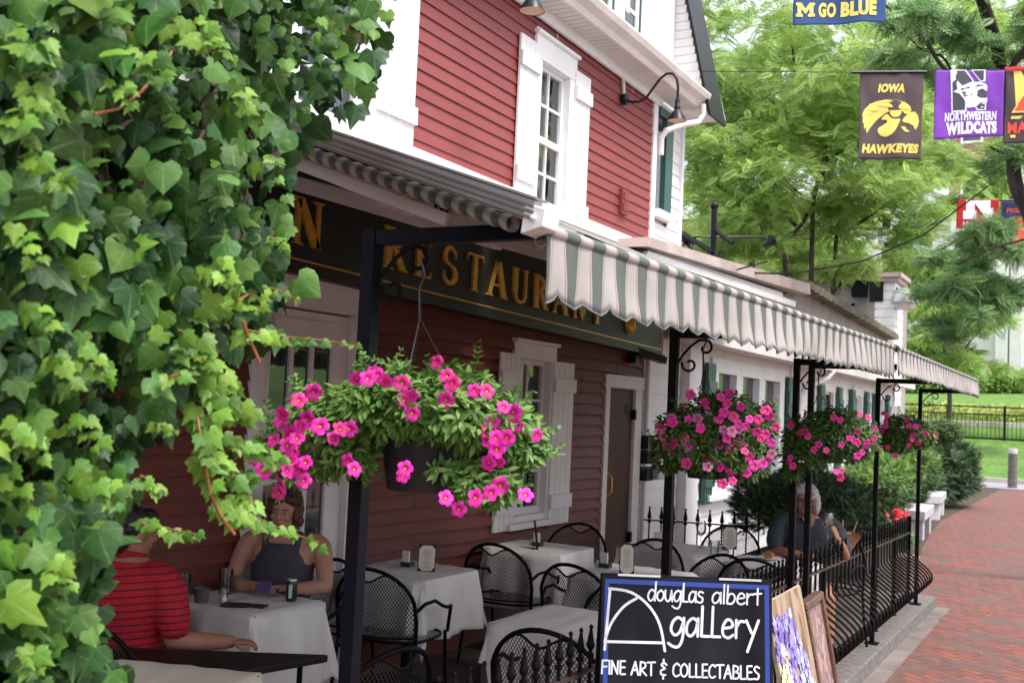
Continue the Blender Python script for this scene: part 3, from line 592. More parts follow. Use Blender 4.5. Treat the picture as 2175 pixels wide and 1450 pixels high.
# near end of the first awning: ribbed bar, end cap, rolled cloth and folding arms
def side(t, dz=0, dy=0):      # t from 0 (front corner) to 1 (wall)
    return np.array([VX+(W+.1-VX)*t, 2.16+dy, ZT+.025+(3.235-ZT)*t+dz])
mb = MB(); a, b_ = side(-.0), side(1)
for k in range(7): mb.beam(side(.0, .022-k*.0072, -.015-.004*(k % 2)), side(1, .022-k*.0038, -.015-.004*(k % 2)), .04, .0066 if k < 6 else .004, up=(0, -.1, 1))
mb.beam(side(.0, .031, .0), side(1, .031, 0), .06, .006); mb.build('ribbed_bar', M['shaded_silver'], aw1)
mb = MB(); c = side(-.012); mb.prism([(-.035, -.036), (.024, -.022), (.03, .018), (-.026, .034)], lambda u, v, w: (VX+.0+u*.95, 2.125+w, ZT+.012+v), .075); mb.lathe([(0, 0), (.009, 0), (.007, .006), (0, .008)], (VX+.0, 2.123, ZT+.010), 10, axis=(0, -1, 0)); mb.build('end_cap', M['white'], aw1, bevel=.006)
mb = MB(); k = 12; vs = []; fs = []; uv = []; m2 = 400
for i in range(m2+1):
    t = .03+.97*i/m2; p = side(t, -.045-.002*t, .03)
    for j in range(k):
        a = 2*math.pi*j/k; rr = .019*(1+.12*math.sin(t*420)); vs.append((p[0]+rr*.4*math.cos(a), p[1]+rr*math.cos(a), p[2]+rr*math.sin(a))); uv.append((t*66.8, 0))
for i in range(m2):
    for j in range(k): j2 = (j+1) % k; fs.append((i*k+j, i*k+j2, (i+1)*k+j2, (i+1)*k+j))
mb.add(vs, fs, 0, uv); mb.build('rolled_cloth', M['canvas'], aw1, smooth=True)
mb = MB(); mb.beam(side(.10, -.09, .08), side(.55, -.075, .12), .03, .032); mb.beam(side(.56, -.08, .12), side(1, -.09, .12), .03, .03); mb.build('torsion_bar', M['awnarm'], aw1)
E3 = [onY(1160, 600, 2.6), onY(830, 420, 3.1), onY(575, 320, 3.5)]
mb = MB(); mb.beam(onY(1150, 518, 2.55), onY(845, 424, 2.75), .03, .036); mb.beam(onY(875, 440, 2.72), onY(540, 300, 2.95), .035, .055); mb.build('folding_arm', M['awnarm'], aw1, bevel=.004)
mb = MB(); mb.beam(onY(1172, 541, 2.75), onY(1030, 502, 2.9), .05, .038); mb.beam(onY(1060, 511, 2.9), onY(540, 364, 3.5), .04, .058); mb.build('forearm', M['awnarm'], aw1, bevel=.004)
mb = MB(); p = onY(850, 422, 2.70); mb.box((p[0]-.055, p[1]-.05, p[2]-.028), (p[0]+.06, p[1]+.03, p[2]+.022))
for dx in (-.028, .022): mb.lathe([(.008, 0), (.016, 0), (.016, .012), (.008, .012)], (p[0]+dx, p[1]-.052, p[2]), 12, axis=(0, -1, 0))
mb.build('elbow_joint', M['awnarm'], aw1)
mb = MB(); p = onY(930, 440, 2.62)
for k in range(5): mb.tube([p+np.array([.015*math.sin(k*2.1+q*1.3), .01*k, -.03+.016*q]) for q in range(5)], .005, 5)
mb.build('cable_tangle', M['iron'], aw1)

# ================================================================ PATIO POSTS with scroll brackets
PX = -1.66
def spiral(cx, cz, r0, r1, a0, a1, n=26): return [(cx+(r0+(r1-r0)*i/n)*math.cos(math.radians(a0+(a1-a0)*i/n)), cz+(r0+(r1-r0)*i/n)*math.sin(math.radians(a0+(a1-a0)*i/n))) for i in range(n+1)]
def post(Y, label, ztop=2.23, arm=.52, bracket=True, base=True, near=False):
    o = thing('patio_post', label, 'post', (PX, Y, 0), 'black iron awning posts')
    m = M['navy_iron'] if near else M['ironmatte']
    w = .020 if near else .0185
    mb = MB(); mb.box((PX-w, Y-w, -.005), (PX+w, Y+w, ztop)); mb.build('post', m, o, bevel=.003)
    if base: mb = MB(); mb.box((PX-.05, Y-.05, 0), (PX+.05, Y+.05, .012)); mb.build('base_plate', m, o)
    mb = MB(); mb.box((PX+w, Y-.0175, ztop-.041), (PX+arm, Y+.0175, ztop-.003)); mb.build('arm', m, o, bevel=.003)
    mb = MB(); mb.tube([(PX+arm-.02+.016*math.cos(t*.6), Y-.02, ztop-.045+.016*math.sin(t*.6)) for t in range(12)], .003, 6); mb.build('ring', M['silver'], o)
    if bracket:
        mb = MB(); q = spiral(PX+.072, ztop-.155, .012, .036, 500, 165)
        pts = [(x, Y, z) for x, z in q]
        mb.tube(pts, .0042, 7, flat=1.3)
        pts = [(PX+.022, ztop-.145), (PX+.035, ztop-.12), (PX+.075, ztop-.075), (PX+.11, ztop-.05), (PX+.14, ztop-.048)]+spiral(PX+.14, ztop-.082, .034, .012, 80, -200, 18)
        mb.tube([(x, Y, z) for x, z in pts], .0045, 7, flat=1.3); mb.build('scroll_bracket', M['iron'], o, smooth=True)
    return o
posts = []
plabels = ['blue black iron post nearest the camera, beside the large pink basket', 'black iron post beside the fullest pink flower basket', 'left one of the two close-set black posts in front of the grey haired woman', 'right one of the two close-set black posts, in front of the wine glass', 'black iron post standing on the kerb in front of the bulging railing', 'farthest black iron post at the end of the railing']
for k, Y in enumerate((2.245, 4.485, 6.63, 7.01, 9.33, 11.66)):
    posts.append(post(Y, plabels[k], ztop=2.235 if k == 0 else 2.17, near=(k == 0), bracket=k != 3))
# the second bracket of the double post
# ================================================================ IRON RAILINGS
def spear(mb, x, y, z, s=1.0, nx=0, w=.0065):
    mb.lathe([(w, -.10*s), (w, -.03*s), (.015*s, -.028*s), (.015*s, -.014*s), (w, -.012*s), (w, 0), (.013*s, .004*s), (.0175*s, .018*s), (.015*s, .026*s), (.007*s, .07*s), (.0055*s, .078*s), (.0085*s, .084*s), (.0085*s, .09*s), (0, .098*s)], (x, y, z), 7)
def ztip(Y): return .99 - (Y-2.5)*.012
rail_o = thing('iron_railing', 'black wrought iron railing with spear tips along the kerb, bulging at its far end', 'railing', (-1.74, 2, 0))
FX = -1.745
Y = 1.15
while Y < 11.7:
    zt = ztip(Y)-.10; mb = MB(); belly = Y > 6.9
    if belly:
        pts = [(FX, Y, zt), (FX, Y, zt-.22), (FX+.004, Y, .54)]
        for t in range(1, 13):
            u = t/12; z = .54-.43*u; pts.append((FX+.004+.245*math.sin(math.pi*min(1, u**1.1)*.92)**1.25, Y, z))
        pts.append((FX+.015, Y, .09)); mb.tube(pts, .0092, 7)
    else: mb.tube([(FX, Y, zt), (FX, Y, .1)], .0075, 6)
    spear(mb, FX, Y, zt); mb.build('picket', M['ironmatte'], rail_o, smooth=True)
    Y += .14 if belly else .092
mb = MB()
for dz in (-.175,): mb.beam((FX, 1.1, ztip(1.1)+dz), (FX, 11.72, ztip(11.7)+dz), .03, .012)
mb.build('top_rail', mat('worn_iron', (.055, .035, .032), .5, .4, 12), rail_o)
mb = MB(); mb.beam((FX, 1.1, .10), (FX, 11.72, .10), .026, .012); mb.build('bottom_rail', M['ironmatte'], rail_o)
for Y in (3.05, 5.2, 7.9, 9.9, 10.85, 11.72):
    mb = MB(); mb.box((FX-.016, Y-.016, 0), (FX+.016, Y+.016, ztip(Y)-.01 if Y < 7 or Y > 11 else ztip(Y)-.18)); mb.box((FX-.03, Y-.03, 0), (FX+.03, Y+.03, .01)); mb.build('rail_post', M['ironmatte'], rail_o)
# back railing toward the house
br_o = thing('back_railing', 'short black spear topped railing against the white clapboard wall', 'railing', (-3.4, 9, 0))
A = atD(1366, 1116, 9.5); B = atD(1625, 1124, 9.3); A[2] = B[2] = .86
n = 10
for i in range(n):
    p = A+(B-A)*(i+.5)/n; mb = MB(); mb.tube([(p[0], p[1], .86), (p[0], p[1], 0)], .007, 6); spear(mb, p[0], p[1], .87, 1.15, w=.007); mb.build('picket', M['ironmatte'], br_o, smooth=True)
for z_ in (.86, .12): mb = MB(); mb.beam(A*[1, 1, 0]+[0, 0, z_], B*[1, 1, 0]+[0, 0, z_], .02, .012); mb.build('rail', M['ironmatte'], br_o)
# electric boxes on the white wall
eb = thing('electric_meter_boxes', 'three small metal socket boxes on a conduit beside the brown door', 'electric boxes', (W, 10.9, 1.2))
yb = onX(1372, 960, W)[1]
mb = MB(); mb.tube([(W+.05, yb-.15, .1), (W+.05, yb-.15, 2.5)], .02, 8); mb.build('conduit', M['trimshaded'], eb)
for yp in (938, 968, 1003):
    zc = onX(1378, yp, W)[2]; mb = MB(); mb.box((W+.02, yb-.2, zc-.07), (W+.10, yb-.02, zc+.07)); mb.build('back_box', M['lampblack'], eb)
    if yp > 950: mb = MB(); mb.box((W+.10, yb-.06, zc-.06), (W+.18, yb+.10, zc+.06)); mb.build('cover', M['silver'], eb, bevel=.01)

# ================================================================ TEXT
def strokes_mesh(mb, lines, fn, w, d=.0015, rounded=True, mi=0):
    for pts in lines:
        P = [Vector(p) for p in pts]
        if len(P) > 2:      # smooth
            Q = []
            for i in range(len(P)-1):
                p0 = P[i-1] if i > 0 else P[0]; p3 = P[i+2] if i+2 < len(P) else P[-1]
                for s in range(5):
                    t = s/5; Q.append(.5*((2*P[i])+(-p0+P[i+1])*t+(2*p0-5*P[i]+4*P[i+1]-p3)*t*t+(-p0+3*P[i]-3*P[i+1]+p3)*t**3))
            Q.append(P[-1]); P = Q
        L_, R_ = [], []
        for i, p in enumerate(P):
            t = P[min(i+1, len(P)-1)]-P[max(i-1, 0)]
            t = t.normalized() if t.length > 0 else Vector((1, 0)); n = Vector((-t.y, t.x))*w/2; L_.append(p+n); R_.append(p-n)
        for i in range(len(P)-1): mb.add([fn(*q, d) for q in (R_[i], R_[i+1], L_[i+1], L_[i])], [(0, 1, 2, 3)], mi)
        if rounded:
            for k_, p in enumerate((P[0], P[-1])): mb.add([fn(p.x+w/2*math.cos(a*math.pi/5), p.y+w/2*math.sin(a*math.pi/5), d+.0002*(k_+1)) for a in range(10)], [tuple(range(10))], mi)
G = {'d': ([[(.72,.8),(.45,1.02),(.12,.75),(.02,.3),(.25,-.02),(.55,.15),(.76,.6)],[(.86,1.75),(.74,.0)]], .95), 'o': ([[(.45,1),(.1,.7),(.05,.25),(.35,0),(.7,.3),(.72,.75),(.45,1)]], .88),
 'u': ([[(.05,1),(.03,.35),(.25,.0),(.55,.2),(.7,1)],[(.7,1),(.78,.0)]], .95), 'g': ([[(.75,.85),(.45,1.02),(.12,.75),(.02,.3),(.25,.02),(.55,.2),(.76,.7)],[(.82,1),(.74,-.1),(.5,-.6),(.15,-.62),(-.15,-.45)]], .95),
 'L': ([[(.12,1.7),(.05,.02)],[(.05,.02),(.55,.02)]], .66), 'l': ([[(.15,1.75),(.08,0)]], .32), 'a': ([[(.72,.85),(.42,1.0),(.1,.7),(.04,.2),(.3,.0),(.62,.35),(.74,.95)],[(.76,1),(.74,.0)]], .92),
 's': ([[(.62,.92),(.3,1.0),(.1,.8),(.25,.58),(.55,.42),(.52,.1),(.25,-.02),(-.02,.08)]], .78), 'b': ([[(.15,1.7),(.05,0)],[(.08,.4),(.3,.9),(.65,.85),(.72,.4),(.45,0),(.05,.05)]], .88),
 'e': ([[(.08,.5),(.65,.62),(.62,.92),(.35,1),(.08,.6),(.1,.15),(.4,-.02),(.72,.15)]], .85), 'r': ([[(.08,1),(.05,0)],[(.07,.55),(.3,.92),(.58,.92)]], .66),
 't': ([[(.35,1.5),(.3,0)],[(.0,1.0),(.65,1.06)]], .7), 'y': ([[(.05,1),(.38,.3)],[(.82,1.02),(.1,-.75)]], .9),
 'F': ([[(.05,0),(.1,1)],[(.1,1),(.6,1.02)],[(.08,.52),(.5,.55)]], .66), 'I': ([[(.1,0),(.1,1)]], .26), 'N': ([[(.05,0),(.08,1)],[(.08,1),(.6,.02)],[(.6,.02),(.65,1)]], .8),
 'E': ([[(.08,0),(.08,1)],[(.08,1),(.52,1.02)],[(.08,.52),(.48,.54)],[(.08,.0),(.54,.02)]], .66), 'A': ([[(.0,0),(.38,1)],[(.38,1),(.66,0)],[(.12,.36),(.58,.38)]], .8), 'R': ([[(.05,0),(.08,1)],[(.08,1),(.5,.92),(.5,.6),(.1,.45)],[(.1,.45),(.62,0)]], .74),
 'T': ([[(.35,0),(.35,1)],[(.0,.98),(.72,1.02)]], .76), 'C': ([[(.62,.85),(.4,1),(.1,.75),(.05,.25),(.3,0),(.62,.12)]], .72), 'O': ([[(.38,1),(.08,.72),(.06,.25),(.35,0),(.66,.28),(.65,.75),(.38,1)]], .8), 'Lc': ([[(.08,1),(.08,.0)],[(.08,0),(.52,.02)]], .62),
 'B': ([[(.06,0),(.08,1)],[(.08,1),(.5,.9),(.45,.6),(.1,.52)],[(.1,.52),(.6,.4),(.5,.05),(.06,0)]], .7), 'S': ([[(.55,.9),(.28,1.0),(.1,.78),(.28,.55),(.52,.36),(.42,.05),(.05,.05)]], .66), '&': ([[(.6,.85),(.35,1.02),(.12,.82),(.45,.58),(.08,.4),(.12,.1),(.5,.08)],[(.32,1.25),(.32,.95)],[(.3,.1),(.28,-.22)]], .74), ' ': ([], .45)}
def text_strokes(mb, s, fn, u0, v0, size, w, total=None, d=.0015, slant=0):
    adv = []; keys = list(s) if isinstance(s, str) else s
    W_ = sum(G[c][1] for c in keys); sx = size if total is None else total/W_
    u = u0
    for c in keys:
        gl, a = G[c]; strokes_mesh(mb, [[(u+(x+slant*y)*sx, v0+y*size) for x, y in ln] for ln in gl], fn, w, d); u += a*sx
FONT_CACHE = {}
def text_poly(mb, s, fn, u0, v0, w, h, d, bold=.02, slant=0, mi=0):      # block capitals fitted into a box
    cu = bpy.data.curves.new('t', 'FONT'); cu.body = s; cu.offset = bold; cu.resolution_u = 3; cu.space_character = 1.08; to = bpy.data.objects.new('t', cu); COL.objects.link(to)
    bpy.context.view_layer.update(); dg = bpy.context.evaluated_depsgraph_get(); me = bpy.data.meshes.new_from_object(to.evaluated_get(dg))
    V = [v.co.copy() for v in me.vertices]; x0 = min(v.x for v in V); x1 = max(v.x for v in V); y0 = min(v.y for v in V); y1 = max(v.y for v in V)
    vs = []
    for v in V:
        b_ = (v.y-y0)/(y1-y0); a = (v.x-x0)/(x1-x0); vs.append(fn(u0+a*w+slant*b_*h, v0+b_*h, d))
    mb.add(vs, [tuple(p.vertices) for p in me.polygons], mi)
    bpy.data.objects.remove(to); bpy.data.curves.remove(cu); bpy.data.meshes.remove(me)
# ================================================================ A-FRAME BOARD
zA = 4.05
c0 = atD(1278, 1232, zA); c1 = atD(1640, 1222, zA*1.005)
right = Vector(c1-c0); right.z = 0; bw_ = right.length; right.normalize(); nrm = Vector((right.y, -right.x, 0))
if nrm.y > 0: nrm = -nrm
topz = float((c0[2]+c1[2])/2); H_ = (topz-GZ)/math.cos(math.radians(9)); dn = (Vector((0, 0, -math.cos(math.radians(9)))) + nrm*math.sin(math.radians(9)))
org = Vector((float(c0[0]), float(c0[1]), topz)); bn = (right.cross(dn)).normalized()
if bn.dot(nrm) < 0: bn = -bn
def af(u, v, w=0): return org + right*u + dn*v + bn*w     # v measured downward from the top
af_o = thing('sandwich_board', 'black A-frame gallery sign with blue border and white hand lettering', 'sign', (org.x, org.y, GZ))
M['board_black'] = mat('chalkboard_black', (.005, .006, .010), .8, col2=(.016, .017, .024), scale=5, detail=10, bump=.1, bscale=30, spec=.15, stretch=(1, 1, .4)); M['board_blue'] = mat('board_blue', (.012, .04, .27), .5, .12, 8); M['letter_white'] = mat('letter_white', (.52, .54, .58), .7, col2=(.72, .73, .76), scale=18, detail=8); M['edge_wood'] = mat('worn_edge', (.03, .028, .03), .6, .5, 20)
mb = MB(); mb.prism([(0, 0), (bw_, 0), (bw_, H_), (0, H_)], lambda u, v, w: af(u, v, w-.02), .02); mb.build('front_board', M['board_black'], af_o, bevel=.002)
bd = -nrm; dn2 = (Vector((0, 0, -math.cos(math.radians(9)))) - nrm*math.sin(math.radians(9)))
mb = MB(); mb.prism([(0, 0), (bw_, 0), (bw_, H_), (0, H_)], lambda u, v, w: org-nrm*.025+right*u+dn2*v-nrm*w, .02); mb.build('rear_board', M['board_black'], af_o)
for u in (.06, bw_-.2): mb = MB(); mb.prism([(u, -.006), (u+.16, -.006), (u+.16, .002), (u, .002)], lambda u, v, w: af(u, v, w-.05), .052); mb.build('hinge_strip', M['silver'], af_o)
mb = MB(); bt = .017
for (u0, v0, u1, v1) in ((.012, .014, bw_-.012, .014+bt), (.012, .014+bt, .012+bt, H_-.1), (bw_-.012-bt, .014+bt, bw_-.012, H_-.1)):
    mb.quad(af(u0, v1, .001), af(u1, v1, .001), af(u1, v0, .001), af(u0, v0, .001))
mb.build('blue_border', M['board_blue'], af_o)
S = bw_/362.0
def afp(px, py): return ((px-1278)*S, (py-1232)*S)      # photo pixels -> board units
def afu(u, v, w): return af(u, v, w+.001)
mb = MB()
fnb = lambda u, v, w: af(u, -v, .0012+w)
text_strokes(mb, 'dougLas', fnb, afp(1376, 0)[0], -afp(0, 1281)[1], 22*S, 3.9*S, total=120*S)
text_strokes(mb, 'albert', fnb, afp(1512, 0)[0], -afp(0, 1281)[1], 22*S, 3.9*S, total=106*S)
text_strokes(mb, 'gaLLery', fnb, afp(1425, 0)[0], -afp(0, 1350)[1], 36*S, 5.8*S, total=188*S)
text_strokes(mb, list('FINE ART & CO')+['Lc', 'Lc']+list('ECTAB')+['Lc']+list('ES'), fnb, afp(1281, 0)[0], -afp(0, 1432)[1], 26*S, 3.9*S, total=332*S)
mb.build('lettering', M['letter_white'], af_o)
mb = MB(); P = lambda L_: [(afp(x, y)[0], -afp(x, y)[1]) for x, y in L_]
strokes_mesh(mb, [P([(1296, 1260), (1287, 1384)]), P([(1294, 1260), (1340, 1266), (1378, 1292), (1402, 1330), (1413, 1382)]), P([(1288, 1362), (1300, 1330), (1325, 1296), (1352, 1278)]), P([(1287, 1368), (1408, 1366)])], fnb, 5.6*S, .0002)
mb.build('arch_emblem', M['letter_white'], af_o)
# ================================================================ LEANING PAINTINGS
def paint_mat(name, kind):
    m = bpy.data.materials.new(name); m.use_nodes = True; nt = m.node_tree; L = nt.links; b = nt.nodes['Principled BSDF']; b.inputs['Roughness'].default_value = .45
    uv = nd(nt, 'ShaderNodeUVMap'); n = nd(nt, 'ShaderNodeTexNoise'); n.inputs['Detail'].default_value = 5
    mp = nd(nt, 'ShaderNodeMapping'); L.new(uv.outputs[0], mp.inputs[0]); mp.inputs['Scale'].default_value = (3, 1.2, 1) if kind == 'wood' else (2.2, 3, 1); L.new(mp.outputs[0], n.inputs[0])
    n.inputs['Scale'].default_value = 2.2; n.inputs['Distortion'].default_value = 1.2
    rp = nd(nt, 'ShaderNodeValToRGB'); e = rp.color_ramp.elements
    cs = [(.10, .06, .035), (.26, .16, .10), (.38, .28, .20), (.20, .21, .08)] if kind == 'wood' else [(.10, .045, .03), (.36, .20, .13), (.12, .08, .16), (.50, .33, .24), (.16, .07, .03)]
    e[0].color = (*cs[0], 1); e[1].color = (*cs[-1], 1); e[0].position = .3; e[1].position = .7
    for i, c in enumerate(cs[1:-1]): k = e.new(.3+.4*(i+1)/(len(cs)-1)); k.color = (*c, 1)
    L.new(n.outputs[0], rp.inputs[0]); L.new(rp.outputs[0], b.inputs['Base Color']); return m
cw, chh = .42, 1.05
o0 = Vector(atD(1652, 1272, 4.35)); rt = Vector((.55, 1, 0)).normalized()
rt = Vector((float(CR[0]), float(CR[1]), 0)).normalized()*.15 + Vector((.05, .42, 0)); rt = Vector(atD(1699, 1246, 4.9)-atD(1628, 1281, 4.38)); rt.z = 0; cw = rt.length; rt.normalize()
o0 = Vector(atD(1628, 1281, 4.38)); pn = Vector((rt.y, -rt.x, 0)); dnv = (Vector((0, 0, -1))+pn*.22).normalized()
pt_o = thing('flower_canvas', 'unframed canvas painting of lilac and cream blooms on wood, leaning by the board', 'painting', (o0.x, o0.y, GZ))
cf = lambda u, v, w: o0+rt*u+dnv*v+pn*w
Hc = (o0.z-GZ)/abs(dnv.z)
mb = MB(); n = 10; mb.prism([(0, 0), (cw, 0), (cw, Hc), (0, Hc)], lambda u, v, w: cf(u, v, w-.013), .012); mb.build('canvas', mat('canvas_edge', (.40, .31, .22), .7, .2, 6), pt_o)
mb = MB(); mb.quad(cf(0, Hc, .001), cf(cw, Hc, .001), cf(cw, 0, .001), cf(0, 0, .001)); mb.build('painted_ground', paint_mat('painted_wood_planks', 'wood'), pt_o)
cols = [mat('paint_lilac', (.30, .25, .62), .5, .35, 25), mat('paint_pale_blue', (.42, .45, .72), .5, .2, 25), mat('paint_cream', (.72, .66, .42), .5, .2, 25), mat('paint_violet', (.14, .09, .36), .5, .3, 20)]
mb = MB(); rr = random.Random(4)
for k in range(760):
    v = .08+rr.random()*(Hc-.1); u0_ = rr.random()
    lim = .45+.62*min(1, v/ .6); u = cw*u0_*lim
    band = u/cw
    mi = 2 if (band < .28 and v > .2 and rr.random() < .75) or (band > .55 and v > .42 and rr.random() < .5) else (1 if band > .5 and rr.random() < .75 else (0 if rr.random() < .7 else 3))
    r_ = .012+.018*rr.random(); w_ = .0015+k*.000012
    if u+r_ > cw or u < r_*.8: continue
    m5 = [(u+r_*(1+.3*math.sin(5*a*math.pi/8+k))*math.cos(a*math.pi/8), v+r_*(1+.3*math.sin(5*a*math.pi/8+k))*math.sin(a*math.pi/8)) for a in range(16)]
    mb.add([cf(x, y, w_) for x, y in m5], [tuple(range(15, -1, -1))], mi)
mb.build('painted_blooms', cols, pt_o)
o1 = Vector(atD(1702, 1280, 5.1)); r1 = Vector(atD(1738, 1268, 5.5))-o1; r1.z = 0; w1_ = r1.length; r1.normalize(); p1n = Vector((r1.y, -r1.x, 0)); d1v = (Vector((0, 0, -1))+p1n*.20).normalized(); H1 = (o1.z-GZ)/abs(d1v.z)
fp_o = thing('framed_painting', 'brown framed landscape painting leaning behind the flower canvas', 'painting', (o1.x, o1.y, GZ)); ff = lambda u, v, w: o1+r1*u+d1v*v+p1n*w
M['frame_wood'] = mat('frame_wood', (.11, .055, .035), .4, .3, 20, .5, 60)
mb = MB(); fw = .035
for (a, b_, c_, d_) in ((0, 0, w1_, fw), (0, H1-fw, w1_, H1), (0, fw, fw, H1-fw), (w1_-fw, fw, w1_, H1-fw)): mb.prism([(a, b_), (c_, b_), (c_, d_), (a, d_)], lambda u, v, w: ff(u, v, w-.02), .045)
mb.build('frame', M['frame_wood'], fp_o, bevel=.006)
mb = MB(); mb.prism([(fw, fw), (w1_-fw, fw), (w1_-fw, H1-fw), (fw, H1-fw)], ff, .004); mb.build('backing', M['frame_wood'], fp_o)
mb = MB(); mb.quad(ff(fw, H1-fw, .006), ff(w1_-fw, H1-fw, .006), ff(w1_-fw, fw, .006), ff(fw, fw, .006)); mb.build('picture', paint_mat('painted_landscape', 'land'), fp_o)
# ================================================================ BANNERS
def cloth(o, corner, ru, wd, ht, m, wave=.034, seed=0, name='banner_cloth', sk=0):
    corner = Vector([float(c) for c in corner]); ru = Vector([float(c) for c in ru]).normalized(); nn = Vector((float(-CF[0]), float(-CF[1]), 0)).normalized()
    def fn(u, v, w=0):      # v down
        hang = v/ht
        off = wave*(math.sin(u/wd*9+seed)*.6*hang + .5*mnoise.noise(Vector((u*7, v*3, seed)))) + w
        return corner + ru*u + Vector((0, 0, -v - sk*(u/wd)*v/ht - .006*mnoise.noise(Vector((u*6, seed, 0)))*hang)) + nn*off
    mb = MB(); nu, nv = 36, 30; vs = [fn(wd*i/nu, ht*j/nv) for j in range(nv+1) for i in range(nu+1)]
    mb.add(vs, [(j*(nu+1)+i, (j+1)*(nu+1)+i, (j+1)*(nu+1)+i+1, j*(nu+1)+i+1) for j in range(nv) for i in range(nu)]); c = mb.build(name, m, o, smooth=True); s_ = c.modifiers.new('thick', 'SOLIDIFY'); s_.thickness = .001; s_.offset = -1
    return fn
def bm_(n, c): return mat(n, c, .8, .10, 3, .25, 70, translucent=.10)
rgt = Vector((float(CR[0]), float(CR[1]), 0)).normalized()
def poly_on(mb, pts, fn, d, mi=0):
    # triangulate by bmesh so the printed shape follows the cloth
    from mathutils.geometry import tessellate_polygon
    P = [Vector((x, y, 0)) for x, y in pts]; n = len(P); Q = []
    for i in range(n):
        a, b_ = P[i], P[(i+1) % n]; Q.append(a)
    tr = tessellate_polygon([Q]); vs = []; fs = []
    for t in tr:
        # subdivide once for conformity
        a, b_, c_ = (Q[k] for k in t); 
        ab, bc, ca = (a+b_)/2, (b_+c_)/2, (c_+a)/2
        o = len(vs); vs += [fn(q.x, q.y, d) for q in (a, b_, c_, ab, bc, ca)]; fs += [(o, o+3, o+5), (o+3, o+1, o+4), (o+5, o+4, o+2), (o+3, o+4, o+5)]
    mb.add(vs, fs, mi)
YEL = mat('print_yellow', (.80, .60, .13), .75); WHP = mat('print_white', (.72, .72, .76), .75); BLK = mat('print_slate', (.05, .055, .075), .75); RED = mat('print_red', (.62, .035, .03), .75); ORG = mat('print_orange', (.6, .09, .03), .75)
def smooth_closed(pts, k=4):
    P = [Vector(p) for p in pts]; n = len(P); Q = []
    for i in range(n):
        p0, p1, p2, p3 = P[i-1], P[i], P[(i+1) % n], P[(i+2) % n]
        for s in range(k): t = s/k; Q.append(tuple(.5*((2*p1)+(-p0+p2)*t+(2*p0-5*p1+4*p2-p3)*t*t+(-p0+3*p1-3*p2+p3)*t**3)))
    return Q
def banner(px0, py0, px1, depth, htpx, label, m, seed, sk=0):
    a = atD(px0, py0, depth); wd = (px1-px0)/FOC*depth; ht = htpx/FOC*depth; ru = Vector(atD(px1, py0+(px1-px0)*.0, depth)-a)
    o = thing('college_banner', label, 'banner', a); s = depth/FOC; fn = cloth(o, a, ru, wd, ht, m, seed=seed, sk=sk); f2 = lambda px, py, w: fn((px-px0)*s, (py-py0)*s, w+.003)
    return o, fn, f2, s
FL = lambda fn: (lambda u, v, w: fn(u, v, w))
# blue MGO BLUE banner
o, fn, f2, s = banner(1686, -60, 1884, 8.0, 118, 'blue banner with yellow slogan at the top edge of the photo', bm_('banner_blue', (.022, .075, .22)), 1, sk=-.03)
mb = MB(); q = lambda u, v, w: f2(u, -v, w)
def slab(mb, s_, x, y, w, h, mi=0, d=.0, sl=0, bold=.05): text_poly(mb, s_, q, x, -y, w, h, d, bold, sl, mi)
# big M with slab feet
def M_poly(x, y, w, h): return [(x+w*a, y+h*b_) for a, b_ in ((0,1),(0,.8),(.08,.8),(.08,.2),(0,.2),(0,0),(.28,0),(.5,.42),(.72,0),(1,0),(1,.2),(.92,.2),(.92,.8),(1,.8),(1,1),(.64,1),(.64,.8),(.72,.8),(.72,.42),(.5,.8),(.28,.42),(.28,.8),(.36,.8),(.36,1))]
poly_on(mb, M_poly(1692, 9, 41, 31), f2, .001); slab(mb, 'GO', 1741, 42, 38, 33); slab(mb, 'BLUE', 1789, 42, 74, 34, bold=.06)
mb.build('lettering', YEL, o)
# iowa
o, fn, f2, s = banner(1827, 155, 1962, 12.0, 186, 'dark brown banner with yellow IOWA HAWKEYES lettering and bird head emblem', bm_('banner_brown', (.085, .06, .065)), 2)
q = lambda u, v, w: f2(u, -v, w)
mb = MB(); text_poly(mb, 'IOWA', q, 1865, -198, 57, 19, .001, .06, .15); text_poly(mb, 'HAWKEYES', q, 1834, -328, 120, 20, .001, .06, .12); mb.build('lettering', YEL, o)
z4 = lambda L_: [(1640+x*.24598, y*.24602) for x, y in L_]
mb = MB()
poly_on(mb, z4([(785,1000),(800,960),(850,905),(910,880),(990,865),(1080,868),(1150,885),(1195,920),(1210,955),(1200,980),(1180,990),(1150,985),(1128,958),(1122,985),(1105,1010),(1075,1022),(1045,1015),(1025,990),(1028,965),(985,985),(940,1020),(900,1060),(865,1105),(828,1160),(818,1100),(805,1130),(800,1070),(788,1070),(792,1035)]), f2, .001)
poly_on(mb, smooth_closed(z4([(1000,990),(1030,1020),(1070,1035),(1112,1035),(1095,1090),(1060,1150),(1010,1185),(960,1180),(930,1150),(930,1115),(965,1090),(1005,1060),(990,1040),(955,1035)]), 3), f2, .001)
poly_on(mb, z4([(1130,1050),(1160,1010),(1200,975),(1240,970),(1268,1000),(1280,1050),(1270,1095),(1248,1130),(1232,1095),(1190,1070),(1150,1065)]), f2, .001)
poly_on(mb, z4([(1120,1102),(1160,1105),(1172,1130),(1200,1140),(1180,1150),(1150,1142)]), f2, .001)
mb.build('bird_emblem', YEL, o)
mb = MB(); a = atD(1808, 154, 12); b_ = atD(1968, 153, 12); mb.tube([a, b_], .018, 8); mb.build('banner_rod', M['lampblack'], o)
